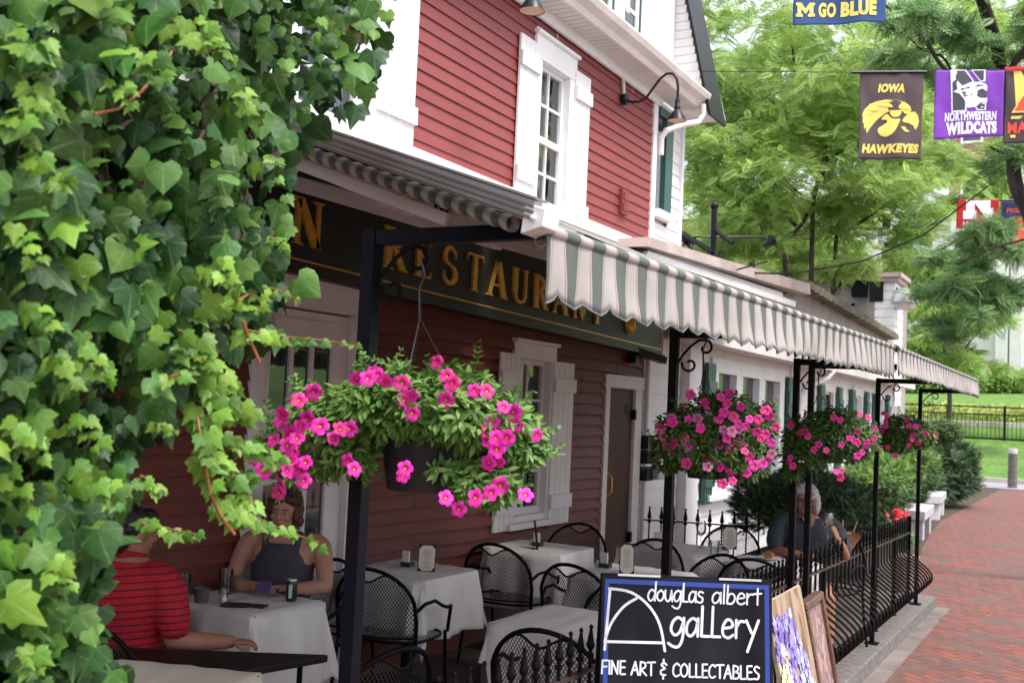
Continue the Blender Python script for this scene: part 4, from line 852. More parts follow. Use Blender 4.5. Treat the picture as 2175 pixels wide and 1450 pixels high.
# northwestern
o, fn, f2, s = banner(1986, 150, 2133, 12.05, 148, 'purple banner with white NORTHWESTERN WILDCATS lettering beside the brown one', bm_('banner_purple', (.20, .045, .44)), 3, sk=-.04)
q = lambda u, v, w: f2(u, -v, w)
mb = MB(); text_poly(mb, 'NORTHWESTERN', q, 2010, -261, 109, 20, .001, .05); text_poly(mb, 'WILDCATS', q, 2013, -291, 108, 28, .001, .07); mb.build('lettering', WHP, o)
def Np(m): return [(1540, 608), (1660, 608), (1745, 710), (1795, 700), (1838, 608), (1838, 720), (1860, 960), (1770, 970), (1740, 900), (1680, 860), (1680, 978), (1562, 978)]
mb = MB(); poly_on(mb, z4([(1538,604),(1672,604),(1740,700),(1740,860),(1682,850),(1682,980),(1560,980)]), f2, .001); poly_on(mb, z4([(1715,604),(1842,604),(1842,712),(1795,712)]), f2, .001); poly_on(mb, z4([(1745,930),(1790,880),(1855,905),(1852,970),(1775,972)]), f2, .001); mb.build('letter_outline', WHP, o)
mb = MB(); poly_on(mb, z4([(1552,612),(1662,612),(1728,700),(1728,840),(1668,840),(1668,966),(1570,966)]), f2, .002); poly_on(mb, z4([(1730,612),(1828,612),(1826,700),(1800,702)]), f2, .002); poly_on(mb, z4([(1760,935),(1792,895),(1844,915),(1840,962),(1782,962)]), f2, .002); mb.build('letter_fill', BLK, o)
mb = MB(); poly_on(mb, z4([(1565,800),(1600,780),(1590,690),(1640,750),(1720,715),(1800,715),(1850,735),(1862,765),(1855,800),(1820,775),(1780,790),(1770,840),(1800,860),(1862,860),(1860,900),(1800,905),(1760,940),(1690,950),(1660,870),(1620,820)]), f2, .003); mb.build('cat_emblem', WHP, o)
mb = MB(); poly_on(mb, z4([(1775,795),(1820,780),(1850,800),(1848,850),(1800,856),(1778,838)]), f2, .004); poly_on(mb, z4([(1745,765),(1775,740),(1850,745),(1790,755)]), f2, .004); mb.build('cat_mouth', BLK, o)
# maryland like banner, cut by the frame
o, fn, f2, s = banner(2136, 150, 2262, 12.1, 156, 'dark banner with red letters at the right edge of the photo', bm_('banner_charcoal', (.07, .05, .055)), 4)
q = lambda u, v, w: f2(u, -v, w)
mb = MB(); poly_on(mb, z4([(2085,612),(2330,612),(2330,980),(2075,980),(2110,920)]), f2, .001); mb.build('gold_outline', YEL, o)
mb = MB(); poly_on(mb, z4([(2108,618),(2330,618),(2330,965),(2095,965),(2128,915)]), f2, .002); text_poly(mb, 'MA', q, 2144, -285, 38, 24, .001, .04); mb.build('red_letters', mat('print_scarlet', (.75, .07, .04), .75), o)
mb = MB()
for yy in (248, 288): poly_on(mb, [(2150, yy), (2240, yy), (2240, yy+6), (2150, yy+6)], f2, .001)
mb.build('yellow_bars', YEL, o); mb = MB(); poly_on(mb, [(2134, 143), (2200, 140), (2200, 150), (2134, 152)], f2, .004); mb.build('red_sleeve', RED, o)
# small red and navy banners further off
o, fn, f2, s = banner(2033, 424, 2122, 17, 62, 'small red banner with a white letter N partly hidden by leaves', bm_('banner_red', (.45, .012, .018)), 5)
q = lambda u, v, w: f2(u, -v, w); mb = MB()
poly_on(mb, [(2052,425),(2068,425),(2085,452),(2085,425),(2104,425),(2104,442),(2110,442),(2110,464),(2096,464),(2070,432),(2070,448),(2074,448),(2074,466),(2046,466),(2046,448),(2052,448)], f2, .002); text_poly(mb, 'HU', q, 2046, -482, 20, 11, .002, .05); mb.build('lettering', WHP, o)
o, fn, f2, s = banner(2126, 427, 2226, 17.1, 120, 'small navy banner with orange lettering at the right edge', bm_('banner_navy', (.02, .03, .11)), 6)
q = lambda u, v, w: f2(u, -v, w); mb = MB(); text_poly(mb, 'FIGHTING', q, 2138, -452, 76, 10, .001, .04, .15); poly_on(mb, [(2150,462),(2205,462),(2205,488),(2192,488),(2192,500),(2205,500),(2205,522),(2150,522),(2150,500),(2163,500),(2163,488),(2150,488)], f2, .002); mb.build('lettering', ORG, o)
# wires
def wire(pts, r, label, name='wire', d0=None):
    mb = MB(); mb.tube(pts, r, 5); return tag(mb.build(name, M['iron']), label, 'wire')
wire([atD(1490, 152, 11), atD(1660, 153, 11.6), atD(1810, 154, 12), atD(1990, 151, 12.05), atD(2260, 146, 12.1)], .004, 'thin wire carrying the row of large college banners')
wire([onX(1440, 560, W)+np.array([1, 0, 0]), atD(1545, 578, 13), atD(1680, 582, 13.5), atD(1830, 555, 14), atD(1960, 500, 14.5), atD(2080, 410, 15), atD(2200, 320, 15.5)], .011, 'sagging green cable crossing in front of the far trees')
wire([atD(2024, 424, 17), atD(2240, 428, 17.1)], .012, 'short wire holding the small red and navy banners')
# mast with floodlights over the white house roof
mp_ = atD(1515, 545, 15); o = thing('light_mast', 'black pole with knob and floodlight crossbar above the white house roof', 'light mast', mp_)
mb = MB(); mb.tube([atD(1514, 560, 15), atD(1517, 440, 15)], .045, 8); mb.build('mast', M['lampblack'], o, smooth=True)
mb = MB(); mb.ell(atD(1517, 437, 15), .06, .06, .06); mb.build('knob', M['lampblack'], o, smooth=True)
mb = MB(); mb.tube([atD(1405, 470, 13), atD(1512, 534, 15)], .035, 6); mb.tube([atD(1425, 503, 15), atD(1640, 503, 15.5)], .015, 6); mb.tube([atD(1520, 490, 15), atD(1556, 516, 14.6)], .03, 6); mb.build('crossbar', M['lampblack'], o)
for px, py in ((1447, 515), (1466, 518), (1632, 515)):
    p = atD(px, py, 15.2); mb = MB(); mb.lathe([(.03, .09), (.04, .03), (.10, -.06)], p, 10, axis=(.4, -.6, -1) if px < 1500 else (-.5, -.6, -.6)); mb.build('floodlight', M['lampblack'], o)
# ================================================================ FOLIAGE TOOLS
def inst_mesh(name, tv, tf, tuv, locs, mats_, scales, material, parent=None, mi=None, smooth=False):
    """many rigid copies of one small leaf shape in a single mesh"""
    tv = np.asarray(tv, float); N = len(locs); nv = len(tv)
    V = np.einsum('nij,vj->nvi', mats_*np.asarray(scales)[:, None, None], tv)+np.asarray(locs)[:, None, :]
    ls = np.array([len(f) for f in tf]); flat = np.concatenate([np.array(f) for f in tf])
    idx = (flat[None, :]+(np.arange(N)*nv)[:, None]).ravel(); tot = np.tile(ls, N); st = np.concatenate([[0], np.cumsum(tot)[:-1]])
    me = bpy.data.meshes.new(name); me.vertices.add(N*nv); me.vertices.foreach_set('co', V.reshape(-1).astype(np.float32))
    me.loops.add(len(idx)); me.loops.foreach_set('vertex_index', idx.astype(np.int32)); me.polygons.add(len(tot)); me.polygons.foreach_set('loop_start', st.astype(np.int32)); me.polygons.foreach_set('loop_total', tot.astype(np.int32))
    for m in (material if isinstance(material, (list, tuple)) else [material]): me.materials.append(m)
    if mi is not None: me.polygons.foreach_set('material_index', np.repeat(np.asarray(mi), len(tf)).astype(np.int32))
    ul = me.uv_layers.new(name='UVMap'); uvf = np.asarray(tuv, float)[flat]; ul.data.foreach_set('uv', np.tile(uvf, (N, 1)).reshape(-1).astype(np.float32))
    if smooth: me.polygons.foreach_set('use_smooth', np.ones(len(tot), bool))
    me.update(calc_edges=True); me.validate(); o = bpy.data.objects.new(name, me); COL.objects.link(o)
    if parent is not None: adopt(o, parent)
    return o
def frames(nrm, up):
    """matrices with z = normal, y = as close to `up` as possible"""
    z = nrm/np.linalg.norm(nrm, axis=1, keepdims=True); y = up-z*np.sum(up*z, 1, keepdims=True); y /= np.linalg.norm(y, axis=1, keepdims=True)+1e-9; x = np.cross(y, z)
    return np.stack([x, y, z], axis=2)
def inpoly(px, py, poly):
    r = np.zeros(len(px), bool); n = len(poly)
    for i in range(n):
        x1, y1 = poly[i]; x2, y2 = poly[(i+1) % n]
        c = ((y1 > py) != (y2 > py)) & (px < (x2-x1)*(py-y1)/((y2-y1) if y2 != y1 else 1e-9)+x1); r ^= c
    return r
# ivy leaf: origin at the stalk, tip along +y
ivo = [(0, -.04), (.20, -.20), (.40, -.12), (.56, .12), (.40, .26), (.42, .48), (.22, .52), (0, 1.0), (-.22, .52), (-.42, .48), (-.40, .26), (-.56, .12), (-.40, -.12), (-.20, -.20)]
ivv = [(0, .25, .05)]+[(x, y, -.55*x*x-.18*max(0, y-.3)**2) for x, y in ivo]; ivf = [(0, i, i % 14+1) for i in range(1, 15)]; ivuv = [(0, .25)]+list(ivo)
ivo2 = [(0, -.02), (.24, -.16), (.46, -.06), (.55, .18), (.46, .42), (.26, .66), (0, .95), (-.26, .66), (-.46, .42), (-.55, .18), (-.46, -.06), (-.24, -.16)]
ivv2 = [(0, .3, .06)]+[(x, y, -.5*x*x-.15*max(0, y-.3)**2) for x, y in ivo2]; ivf2 = [(0, i, i % 12+1) for i in range(1, 13)]; ivuv2 = [(0, .3)]+list(ivo2)
def ivy_mat(name, c1, c2, vein, trans=.22, rough=.5):
    m = mat(name, c1, rough, col2=c2, scale=9, island=.38, spec=.25, translucent=trans, bump=.25, bscale=60); nt = m.node_tree; L = nt.links; b = nt.nodes['Principled BSDF']
    uv = nd(nt, 'ShaderNodeUVMap'); sx = nd(nt, 'ShaderNodeSeparateXYZ'); L.new(uv.outputs[0], sx.inputs[0])
    at = nd(nt, 'ShaderNodeMath', operation='ARCTAN2'); L.new(sx.outputs[0], at.inputs[0]); L.new(sx.outputs[1], at.inputs[1])
    ml = nd(nt, 'ShaderNodeMath', operation='MULTIPLY'); ml.inputs[1].default_value = 5.0; L.new(at.outputs[0], ml.inputs[0])
    cs = nd(nt, 'ShaderNodeMath', operation='COSINE'); L.new(ml.outputs[0], cs.inputs[0]); pw = nd(nt, 'ShaderNodeMapRange'); pw.inputs[1].default_value = .93; pw.inputs[2].default_value = 1.0; pw.inputs[4].default_value = .55; L.new(cs.outputs[0], pw.inputs[0])
    src = b.inputs['Base Color'].links[0].from_socket; mx = nd(nt, 'ShaderNodeMix', data_type='RGBA'); L.new(pw.outputs[0], mx.inputs[0]); L.new(src, mx.inputs[6]); mx.inputs[7].default_value = (*vein, 1); L.new(mx.outputs[2], b.inputs['Base Color']); return m
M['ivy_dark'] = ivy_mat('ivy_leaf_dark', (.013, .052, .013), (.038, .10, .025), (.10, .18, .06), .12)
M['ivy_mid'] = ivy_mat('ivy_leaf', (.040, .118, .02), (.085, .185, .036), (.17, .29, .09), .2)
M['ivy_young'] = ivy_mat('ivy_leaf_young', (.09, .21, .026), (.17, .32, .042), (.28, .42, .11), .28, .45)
M['ivy_dead'] = mat('ivy_leaf_dead', (.22, .09, .035), .7, .4, 20, island=.3)
M['ivy_stem'] = mat('ivy_stem', (.20, .085, .03), .7, .3, 15); M['ivy_stem_dark'] = mat('ivy_stem_old', (.05, .035, .022), .8, .3, 15)
# ================================================================ IVY in the left foreground
ivy = thing('ivy_plant', 'dense green ivy hanging in the left foreground with pale new shoots', 'ivy', (-1.5, 1.2, 0))
IP = [(-500, -300), (760, -300), (800, -30), (812, 60), (795, 150), (745, 205), (700, 240), (625, 240), (596, 285), (582, 380), (590, 470), (575, 560), (572, 640), (520, 690), (450, 715), (405, 790), (345, 840), (315, 900), (290, 960), (255, 1000), (250, 1060), (225, 1095), (195, 1120), (180, 1190), (205, 1260), (190, 1330), (215, 1390), (200, 1450), (210, 1750), (-500, 1750)]
def edge_soft(px, py): return inpoly(px, py, IP)
def ivy_layer(n, xoff, jit, smin, smax, mats, tmpl, probs, seed, grow=0):
    r = np.random.default_rng(seed); px = r.uniform(-450, 860, n*2); py = r.uniform(-280, 1700, n*2)
    k = edge_soft(px+grow, py)
    # ragged holes
    hole = np.array([mnoise.noise(Vector((a/90, b_/90, seed*3.7))) for a, b_ in zip(px, py)])
    k &= hole > -.42; px, py = px[k][:n], py[k][:n]; N = len(px)
    P = np.array([onX(a, b_, -1.42+xoff+.10*mnoise.noise(Vector((a/170, b_/170, 3.3)))) for a, b_ in zip(px, py)])+r.normal(0, jit, (N, 3))
    base = np.array([.62, -.70, .25]); nn = base+r.normal(0, .42, (N, 3)); up = np.array([.12, .1, -1.])+r.normal(0, .45, (N, 3))
    # bigger leaves towards the middle left, smaller at the right edge and lower left
    big = np.array([mnoise.noise(Vector((a/140, b_/140, 9.1))) for a, b_ in zip(px, py)])
    sc = (smin+(smax-smin)*np.clip(.45+1.3*big+r.normal(0, .2, N), 0, 1))*np.where(px > 430, .88, 1.0)
    tint = np.array([mnoise.noise(Vector((a/110+5, b_/110, 21.0))) for a, b_ in zip(px, py)])
    q = r.random(N)+tint*.9; mi = np.digitize(q, probs)
    for t_i, (tv, tf, tu) in enumerate(tmpl):
        s_ = (np.arange(N) % len(tmpl)) == t_i
        inst_mesh('leaves', tv, tf, tu, P[s_], frames(nn[s_], up[s_]), sc[s_], mats, ivy, mi[s_], smooth=True)
TM = [(ivv, ivf, ivuv), (ivv2, ivf2, ivuv2)]
ML = [M['ivy_dark'], M['ivy_mid'], M['ivy_young'], M['ivy_dead']]
ivy_layer(2600, -.26, .03, .045, .075, [M['ivy_dark'], M['ivy_dark'], M['ivy_dark'], M['ivy_dead']], TM, [.3, .6, 1.5], 11, grow=14)  # deepest layer nearly all dark leaves, shade between leaves put in the colour
ivy_layer(1500, -.13, .025, .034, .072, ML, TM, [.85, 1.3, 1.40], 12, grow=10)
ivy_layer(2050, 0.0, .028, .024, .070, ML, TM, [.46, 1.06, 1.40], 13)
ivy_layer(520, .06, .03, .022, .066, ML, TM, [.2, .8, 1.45], 14, grow=15)
mb = MB()
for k in range(70):
    x = rnd.uniform(-200, 560); y = rnd.uniform(-200, 1300); X = -1.45+rnd.uniform(-.08, .05); pts = []
    for t in range(9):
        if not inpoly(np.array([x+22.]), np.array([y]), IP)[0]: break
        pts.append(onX(x, y, X)+np.array([rnd.uniform(-.005, .005)]*3)); x += rnd.uniform(-22, 22); y += rnd.uniform(15, 45)
    if len(pts) > 2: mb.tube(pts, .0028+.002*rnd.random(), 5)
mb.build('old_stems', M['ivy_stem_dark'], ivy)
# a solid support behind the leaves
gp = thing('garden_post', 'weathered post completely covered by the ivy', 'post', (-1.75, .9, 0)); mb = MB(); mb.box((-1.86, .2, GZ), (-1.68, 1.05, 3.2)); mb.build('post', M['ivy_stem_dark'], gp, bevel=.01)
def shoot(pix, X, lsz, dens, seed, stem=True, mats=(0, 2), spread=1.0, taper=.55, th=.0022, stemm=None):
    r = random.Random(seed); P = [Vector(onX(x, y, X+.02*math.sin(i*1.7+seed))) for i, (x, y) in enumerate(pix)]; Q = []
    for i in range(len(P)-1):
        p0 = P[i-1] if i else P[0]; p3 = P[i+2] if i+2 < len(P) else P[-1]
        for s in range(8): t = s/8; Q.append(.5*((2*P[i])+(-p0+P[i+1])*t+(2*p0-5*P[i]+4*P[i+1]-p3)*t*t+(-p0+3*P[i]-3*P[i+1]+p3)*t**3))
    Q.append(P[-1]); n = len(Q)
    if stem: mb = MB(); mb.tube(Q, [th*(1-.6*i/n) for i in range(n)], 6); mb.build('shoot_stem', stemm or M['ivy_stem'], ivy, smooth=True)
    L_, NN, UU, SS = [], [], [], []; length = sum((Q[i+1]-Q[i]).length for i in range(n-1)); cnt = max(2, int(length*dens)); right_ = Vector(tuple(CR)); 
    for k in range(cnt):
        f = (k+.5)/cnt; p = Q[min(n-1, int(f*n))]; t = (Q[min(n-1, int(f*n)+1)]-Q[max(0, int(f*n)-1)]).normalized()
        side_ = 1 if k % 2 else -1; s_ = lsz*(1-(1-taper)*f)*(.75+.5*r.random()); up = Vector((r.gauss(0, .25), r.gauss(0, .25), -.7))*.9+t*.5+right_*side_*.7
        off = (right_*side_*.4+Vector((0, 0, -.3)))*s_*.3*spread+Vector([r.gauss(0, .15)*s_ for _ in range(3)])*spread
        L_.append(p+off); UU.append(up); NN.append(Vector((.6, -.72, .3))+Vector([r.gauss(0, .28) for _ in range(3)])); SS.append(s_)
    f_ = frames(np.array([tuple(v) for v in NN]), np.array([tuple(v) for v in UU])); mi = [mats[1] if r.random() < .85 else mats[0] for _ in range(cnt)]
    inst_mesh('shoot_leaves', ivv, ivf, ivuv, np.array([tuple(v) for v in L_]), f_, np.array(SS), [M['ivy_mid'], M['ivy_dark'], M['ivy_young']], ivy, mi, smooth=True)
SX = -1.33
shoot([(520, 700), (560, 708), (620, 716), (680, 722), (760, 733)], SX, .034, 55, 1, taper=.4)
shoot([(500, 640), (560, 612), (600, 620), (640, 640)], SX, .024, 55, 2)
shoot([(380, 700), (420, 730), (440, 800), (470, 850), (500, 870), (520, 875)], SX, .042, 120, 3, spread=2.2)
shoot([(430, 760), (470, 800), (500, 840), (525, 870)], SX, .034, 100, 33, spread=1.6)
shoot([(420, 880), (470, 925), (520, 945), (570, 965), (605, 975)], SX, .036, 90, 4, spread=1.3)
shoot([(415, 860), (425, 920), (435, 990), (455, 1050), (490, 1090)], SX, .036, 70, 5, spread=1.5, stemm=M['ivy_stem'])
shoot([(440, 960), (480, 990), (520, 1010), (545, 1020)], SX, .038, 110, 6, spread=1.4)
shoot([(470, 1060), (510, 1090), (560, 1105), (610, 1128), (680, 1152)], SX, .038, 62, 7, taper=.45)
shoot([(490, 1000), (520, 1040), (545, 1075)], SX, .034, 90, 17, spread=1.3)
shoot([(360, 800), (400, 790), (435, 790)], SX, .030, 70, 8)
shoot([(300, 1010), (330, 1030), (350, 1045)], SX, .024, 90, 9)
shoot([(300, 1110), (345, 1120), (385, 1128), (430, 1135)], SX, .028, 80, 10)
shoot([(330, 900), (350, 905), (372, 915)], SX, .020, 90, 12)
shoot([(575, 330), (590, 345), (592, 380)], SX, .028, 60, 13); shoot([(575, 505), (600, 515), (608, 530)], SX, .018, 90, 14)
shoot([(425, 640), (450, 660), (500, 655), (550, 650)], SX, .032, 110, 15, spread=1.6)
for s_, (x, y) in enumerate([(20, 230), (80, 330), (40, 480), (70, 640), (60, 180), (300, 110), (430, 60), (20, 1010), (40, 1380), (200, 1000), (110, 760), (180, 740), (30, 900), (150, 880), (390, 30), (240, 160), (100, 1180), (460, 560), (60, 80), (510, 190)]):
    shoot([(x, y), (x+25, y+22), (x+45, y+60)], -1.30, .030, 150, 40+s_, stem=False, spread=2.0)
M['orange_stem'] = mat('ivy_stem_orange', (.30, .10, .035), .6, .3, 20)
mb = MB(); mb.tube([onX(x, y, -1.33) for x, y in ((200, 242), (250, 232), (300, 195), (345, 145), (365, 110))], .0024, 6); mb.build('woody_stems', M['orange_stem'], ivy, smooth=True); mb = MB(); mb.tube([onX(x, y, -1.31) for x, y in ((515, 680), (530, 720), (552, 770))], .0028, 6); mb.build('woody_stems', M['orange_stem'], ivy, smooth=True); mb = MB()
mb.tube([onX(x, y, -1.31) for x, y in ((436, 985), (445, 1040), (465, 1090), (498, 1134))], .0028, 6); mb.build('woody_stems', M['orange_stem'], ivy, smooth=True)

# ================================================================ HANGING BASKETS
lfv = [(0, 0, 0), (.16, .3, .03), (.17, .6, .02), (0, 1, -.06), (-.17, .6, .02), (-.16, .3, .03), (0, .45, -.02)]; lff = [(0, 1, 6), (1, 2, 6), (2, 3, 6), (3, 4, 6), (4, 5, 6), (5, 0, 6)]; lfuv = [(v[0], v[1]) for v in lfv]
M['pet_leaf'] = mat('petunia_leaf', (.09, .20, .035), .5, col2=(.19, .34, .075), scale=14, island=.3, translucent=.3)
M['pet_leaf_dark'] = mat('petunia_leaf_dark', (.032, .085, .010), .6, col2=(.075, .15, .02), scale=10, island=.35, translucent=.15)  # darker green leaves of the four farther baskets
M['pot'] = mat('charcoal_pot', (.012, .013, .018), .5, .15, 10); M['wire'] = mat('hanger_wire', (.05, .045, .05), .4, metal=.6)
def flower_mat(name, outer, inner, throat=(.75, .45, .02)):
    m = bpy.data.materials.new(name); m.use_nodes = True; nt = m.node_tree; L = nt.links; b = nt.nodes['Principled BSDF']; b.inputs['Roughness'].default_value = .6
    uv = nd(nt, 'ShaderNodeUVMap'); ln = nd(nt, 'ShaderNodeVectorMath', operation='LENGTH'); L.new(uv.outputs[0], ln.inputs[0]); rp = nd(nt, 'ShaderNodeValToRGB'); L.new(ln.outputs['Value'], rp.inputs[0])
    e = rp.color_ramp.elements; e[0].position = .05; e[0].color = (*throat, 1); e[1].position = .9; e[1].color = (*outer, 1); k = e.new(.10); k.color = (inner[0]*.6, inner[1]*.5, inner[2]*.5, 1); k = e.new(.26); k.color = (*inner, 1); k = e.new(.6); k.color = (*outer, 1)
    oi = nd(nt, 'ShaderNodeObjectInfo'); hs = nd(nt, 'ShaderNodeHueSaturation'); mr = nd(nt, 'ShaderNodeMapRange'); mr.inputs[3].default_value = .75; mr.inputs[4].default_value = 1.15; L.new(oi.outputs['Random'], mr.inputs[0]); L.new(mr.outputs[0], hs.inputs['Value']); L.new(rp.outputs[0], hs.inputs['Color']); L.new(hs.outputs[0], b.inputs['Base Color'])
    t = nd(nt, 'ShaderNodeBsdfTranslucent'); L.new(hs.outputs[0], t.inputs[0]); mx = nd(nt, 'ShaderNodeMixShader'); mx.inputs[0].default_value = .25; L.new(b.outputs[0], mx.inputs[1]); L.new(t.outputs[0], mx.inputs[2]); L.new(mx.outputs[0], nt.nodes['Material Output'].inputs[0]); return m
FM = [flower_mat('petunia_magenta', (.82, .025, .44), (.50, .004, .14)), flower_mat('petunia_rose', (.74, .035, .30), (.48, .006, .10)), flower_mat('petunia_faded', (.62, .22, .42), (.45, .08, .22))]
def flower_mesh(m, seed):
    r = random.Random(seed); mb = MB(); n = 30; vs = [(0, 0, -.28)]; uv = [(0, 0)]
    for ring, (rr, z) in enumerate(((.16, -.10), (.45, .0), (.78, .04), (1, -.02))):
        for k in range(n):
            a = 2*math.pi*k/n; lobe = 1-.27*(1-abs(math.cos(2.5*a)))**2 if ring == 3 else 1-.03*(1-abs(math.cos(2.5*a))); zz = z+(.07*math.sin(5*a+seed)+.05*math.sin(3*a+seed*2))*(ring/3)**2
            vs.append((rr*lobe*math.cos(a)*(1+.05*math.sin(seed)), rr*lobe*math.sin(a), zz)); uv.append((rr*math.cos(a), rr*math.sin(a)))
    fs = [(0, 1+k, 1+(k+1) % n) for k in range(n)]
    for ring in range(3):
        for k in range(n): a = 1+ring*n+k; b_ = 1+ring*n+(k+1) % n; fs.append((a, a+n, b_+n, b_))
    mb.add(vs, fs, 0, uv); mb.tube([(0, 0, -.1), (.03, 0, -.6), (.02, .05, -1.1)], [.13, .09, .05], 6)
    o = mb.build('flower', m, None, smooth=True); me = o.data; bpy.data.objects.remove(o); return me
FME = [flower_mesh(FM[i % 3 if i < 5 else 0], i) for i in range(7)]
VIEW = Vector(tuple(CC))
def basket(idx, label, hook, cx, cy, depth, potw, poth, pot_y, blobs, nleaf, leafsz, flowers, fsz, fmix, leafm, seed, wires=True):
    c = atD(cx, cy, depth); o = thing('hanging_basket', label, 'flower basket', hook, 'pink petunia baskets hung from the posts'); s = depth/FOC; r = random.Random(seed); rn = np.random.default_rng(seed)
    pc = atD(cx, pot_y, depth); pw = potw*s/2; ph = poth*s
    mb = MB(); mb.lathe([(0, -ph/2), (pw*.72, -ph/2), (pw*.74, -ph/2+.01), (pw*.93, ph*.32), (pw*.95, ph*.34), (pw, ph*.36), (pw*1.01, ph/2), (pw*.93, ph/2), (pw*.9, ph*.3), (0, ph*.3)], pc, 32); mb.build('pot', M['pot'], o, smooth=True)
    hk = Vector([float(q) for q in hook]); k0 = hk+Vector((0, 0, -.13*min(1, s/.0012)))
    mb = MB(); mb.tube([hk+Vector((0, 0, .01)), hk+Vector((.008, 0, -.015)), hk+Vector((-.006, 0, -.05)), k0], .004, 6)
    for a in (30, 150, 270): mb.tube([k0, Vector(pc)+Vector((pw*math.cos(math.radians(a)), pw*math.sin(math.radians(a)), ph/2))], .0019, 5)
    mb.build('hanger', M['wire'], o)
    # foliage: ellipsoid clumps listed in picture units round the basket, plus sprigs
    L_, NN, UU, SS = [], [], [], []
    tot = sum(b_[2]*b_[3] for b_ in blobs)
    for (bx, by, rx, ry) in blobs:
        n = int(nleaf*rx*ry/tot); cc = Vector(tuple(atD(bx, by, depth)))
        off_y = (-pw*.85 if abs(bx-cx) < potw*.75 else 0)+r.uniform(-.04, .04); ay = min(rx, pw/s*1.2)
        for k in range(n):
            u = rn.normal(0, 1, 3); u /= np.linalg.norm(u); rad = (.45+.55*rn.random()**.5)
            if mnoise.noise(Vector((bx*.01+u[0]*1.6, u[1]*1.6, u[2]*1.6+seed))) < -.25: rad *= .8
            d = Vector(tuple(CR))*u[0]*rx*s*rad + Vector((0, 0, 1))*u[2]*ry*s*rad + Vector(tuple(CF))*(u[1]*ay*s*rad*.8+off_y)
            L_.append(tuple(cc+d)); out = Vector(tuple(CR))*u[0]+Vector((0, 0, u[2]))+Vector(tuple(CF))*u[1]
            NN.append(tuple(out*.5+Vector((0, -.35, .7))+Vector(tuple(rn.normal(0, .4, 3))))); UU.append(tuple(out+Vector((0, 0, .1))+Vector(tuple(rn.normal(0, .5, 3))))); SS.append(leafsz*(.7+.6*rn.random()))
        # sprigs poking out, leaves in pairs up a stalk
        for k in range(max(2, int(rx*ry/420))):
            a = r.uniform(0, 2*math.pi); base = cc+Vector(tuple(CR))*math.cos(a)*rx*s*.75+Vector((0, 0, math.sin(a)*ry*s*.75)); dr = (Vector(tuple(CR))*math.cos(a)+Vector((0, 0, math.sin(a)+.25))+Vector(tuple(rn.normal(0, .3, 3)))).normalized()
            ln = leafsz*r.uniform(1.2, 2.8)
            for q in range(7):
                p = base+dr*ln*q/6
                for sgn in (-1, 1, 0):
                    L_.append(tuple(p)); side_ = dr.cross(Vector((0, -.6, .8))).normalized()*sgn; UU.append(tuple(dr*.8+side_+Vector(tuple(rn.normal(0, .2, 3))))); NN.append(tuple(Vector((.2, -.6, .7))+Vector(tuple(rn.normal(0, .4, 3))))); SS.append(leafsz*(1-.35*q/6)*.8)
    inst_mesh('leaves', lfv, lff, lfuv, np.array(L_), frames(np.array(NN), np.array(UU)), np.array(SS), leafm, o)
    for k, (fx, fy) in enumerate(flowers):
        me = FME[r.choice(fmix)]; f = bpy.data.objects.new('flower', me); COL.objects.link(f); f.parent = o
        p = Vector(tuple(atD(fx, fy, depth-(.17+.06*r.random() if abs(fx-cx) < potw*.75 and idx < 1 else (.30+.06*r.random() if idx > 1 else .14+.07*r.random())))))
        dirv = ((VIEW-p).normalized()+Vector(((fx-cx)*.0012, 0, 0))+Vector([r.gauss(0, .33) for _ in range(3)])).normalized()
        f.rotation_mode = 'QUATERNION'; f.rotation_quaternion = dirv.to_track_quat('Z', 'Y') @ Vector((0, 0, 1)).rotation_difference(Vector((0, 0, 1))); f.location = p-Vector([float(q) for q in o.location]); f.scale = (fsz*(.85+.3*r.random()),)*3
    return o
# flowers read off the photograph: zoom 1 origin (500,740) scale 3.107
z1 = lambda L_: [(500+x/3.107, 740+y/3.107) for x, y in L_]
F1 = z1([(872,195),(905,160),(992,213),(940,178),(800,200),(1100,230),(418,340),(515,288),(298,478),(310,430),(432,512),(470,465),(557,512),(648,592),(695,530),(752,530),(740,740),(785,795),(250,605),(120,718),(185,805),(262,760),(345,640),(378,685),(360,735),(345,805),(420,805),(450,870),(298,885),(285,950),(215,720),(460,750),(1113,340),(1165,310),(1165,425),(1390,340),(1432,232),(1395,180),(1330,90),(1575,278),(1660,280),(1770,385),(1775,458),(1835,420),(1850,505),(1700,480),(1745,535),(1670,545),(1720,590),(1670,610),(1790,590),(1725,665),(1670,755),(1740,745),(1990,572),(1105,840),(1120,790),(1688,950),(1750,905),(1915,965),(1390,985),(1475,1060),(1585,985),(405,590),(365,560)])
hk1 = atD(897, 570, 2.66)
basket(0, 'nearest and largest flower basket, loose green foliage with magenta petunias by the blue black post', hk1, 900, 960, 2.62, 205, 150, 965, [(905,845,110,50),(800,850,95,60),(690,900,110,80),(640,960,65,60),(1000,880,120,60),(1075,930,80,70),(850,895,90,32),(970,892,110,34),(1000,1010,30,50),(1050,1020,45,40),(950,985,32,12),(740,960,70,45),(860,800,25,30),(955,800,28,30),(1015,815,30,25),(1110,960,40,32),(590,950,40,40)], 9500, .029, F1, .0198, [0, 0, 3, 5, 6, 1], M['pet_leaf'], 5)
z2 = lambda L_: [(1360+x/3.75, 680+y/3.75) for x, y in L_]
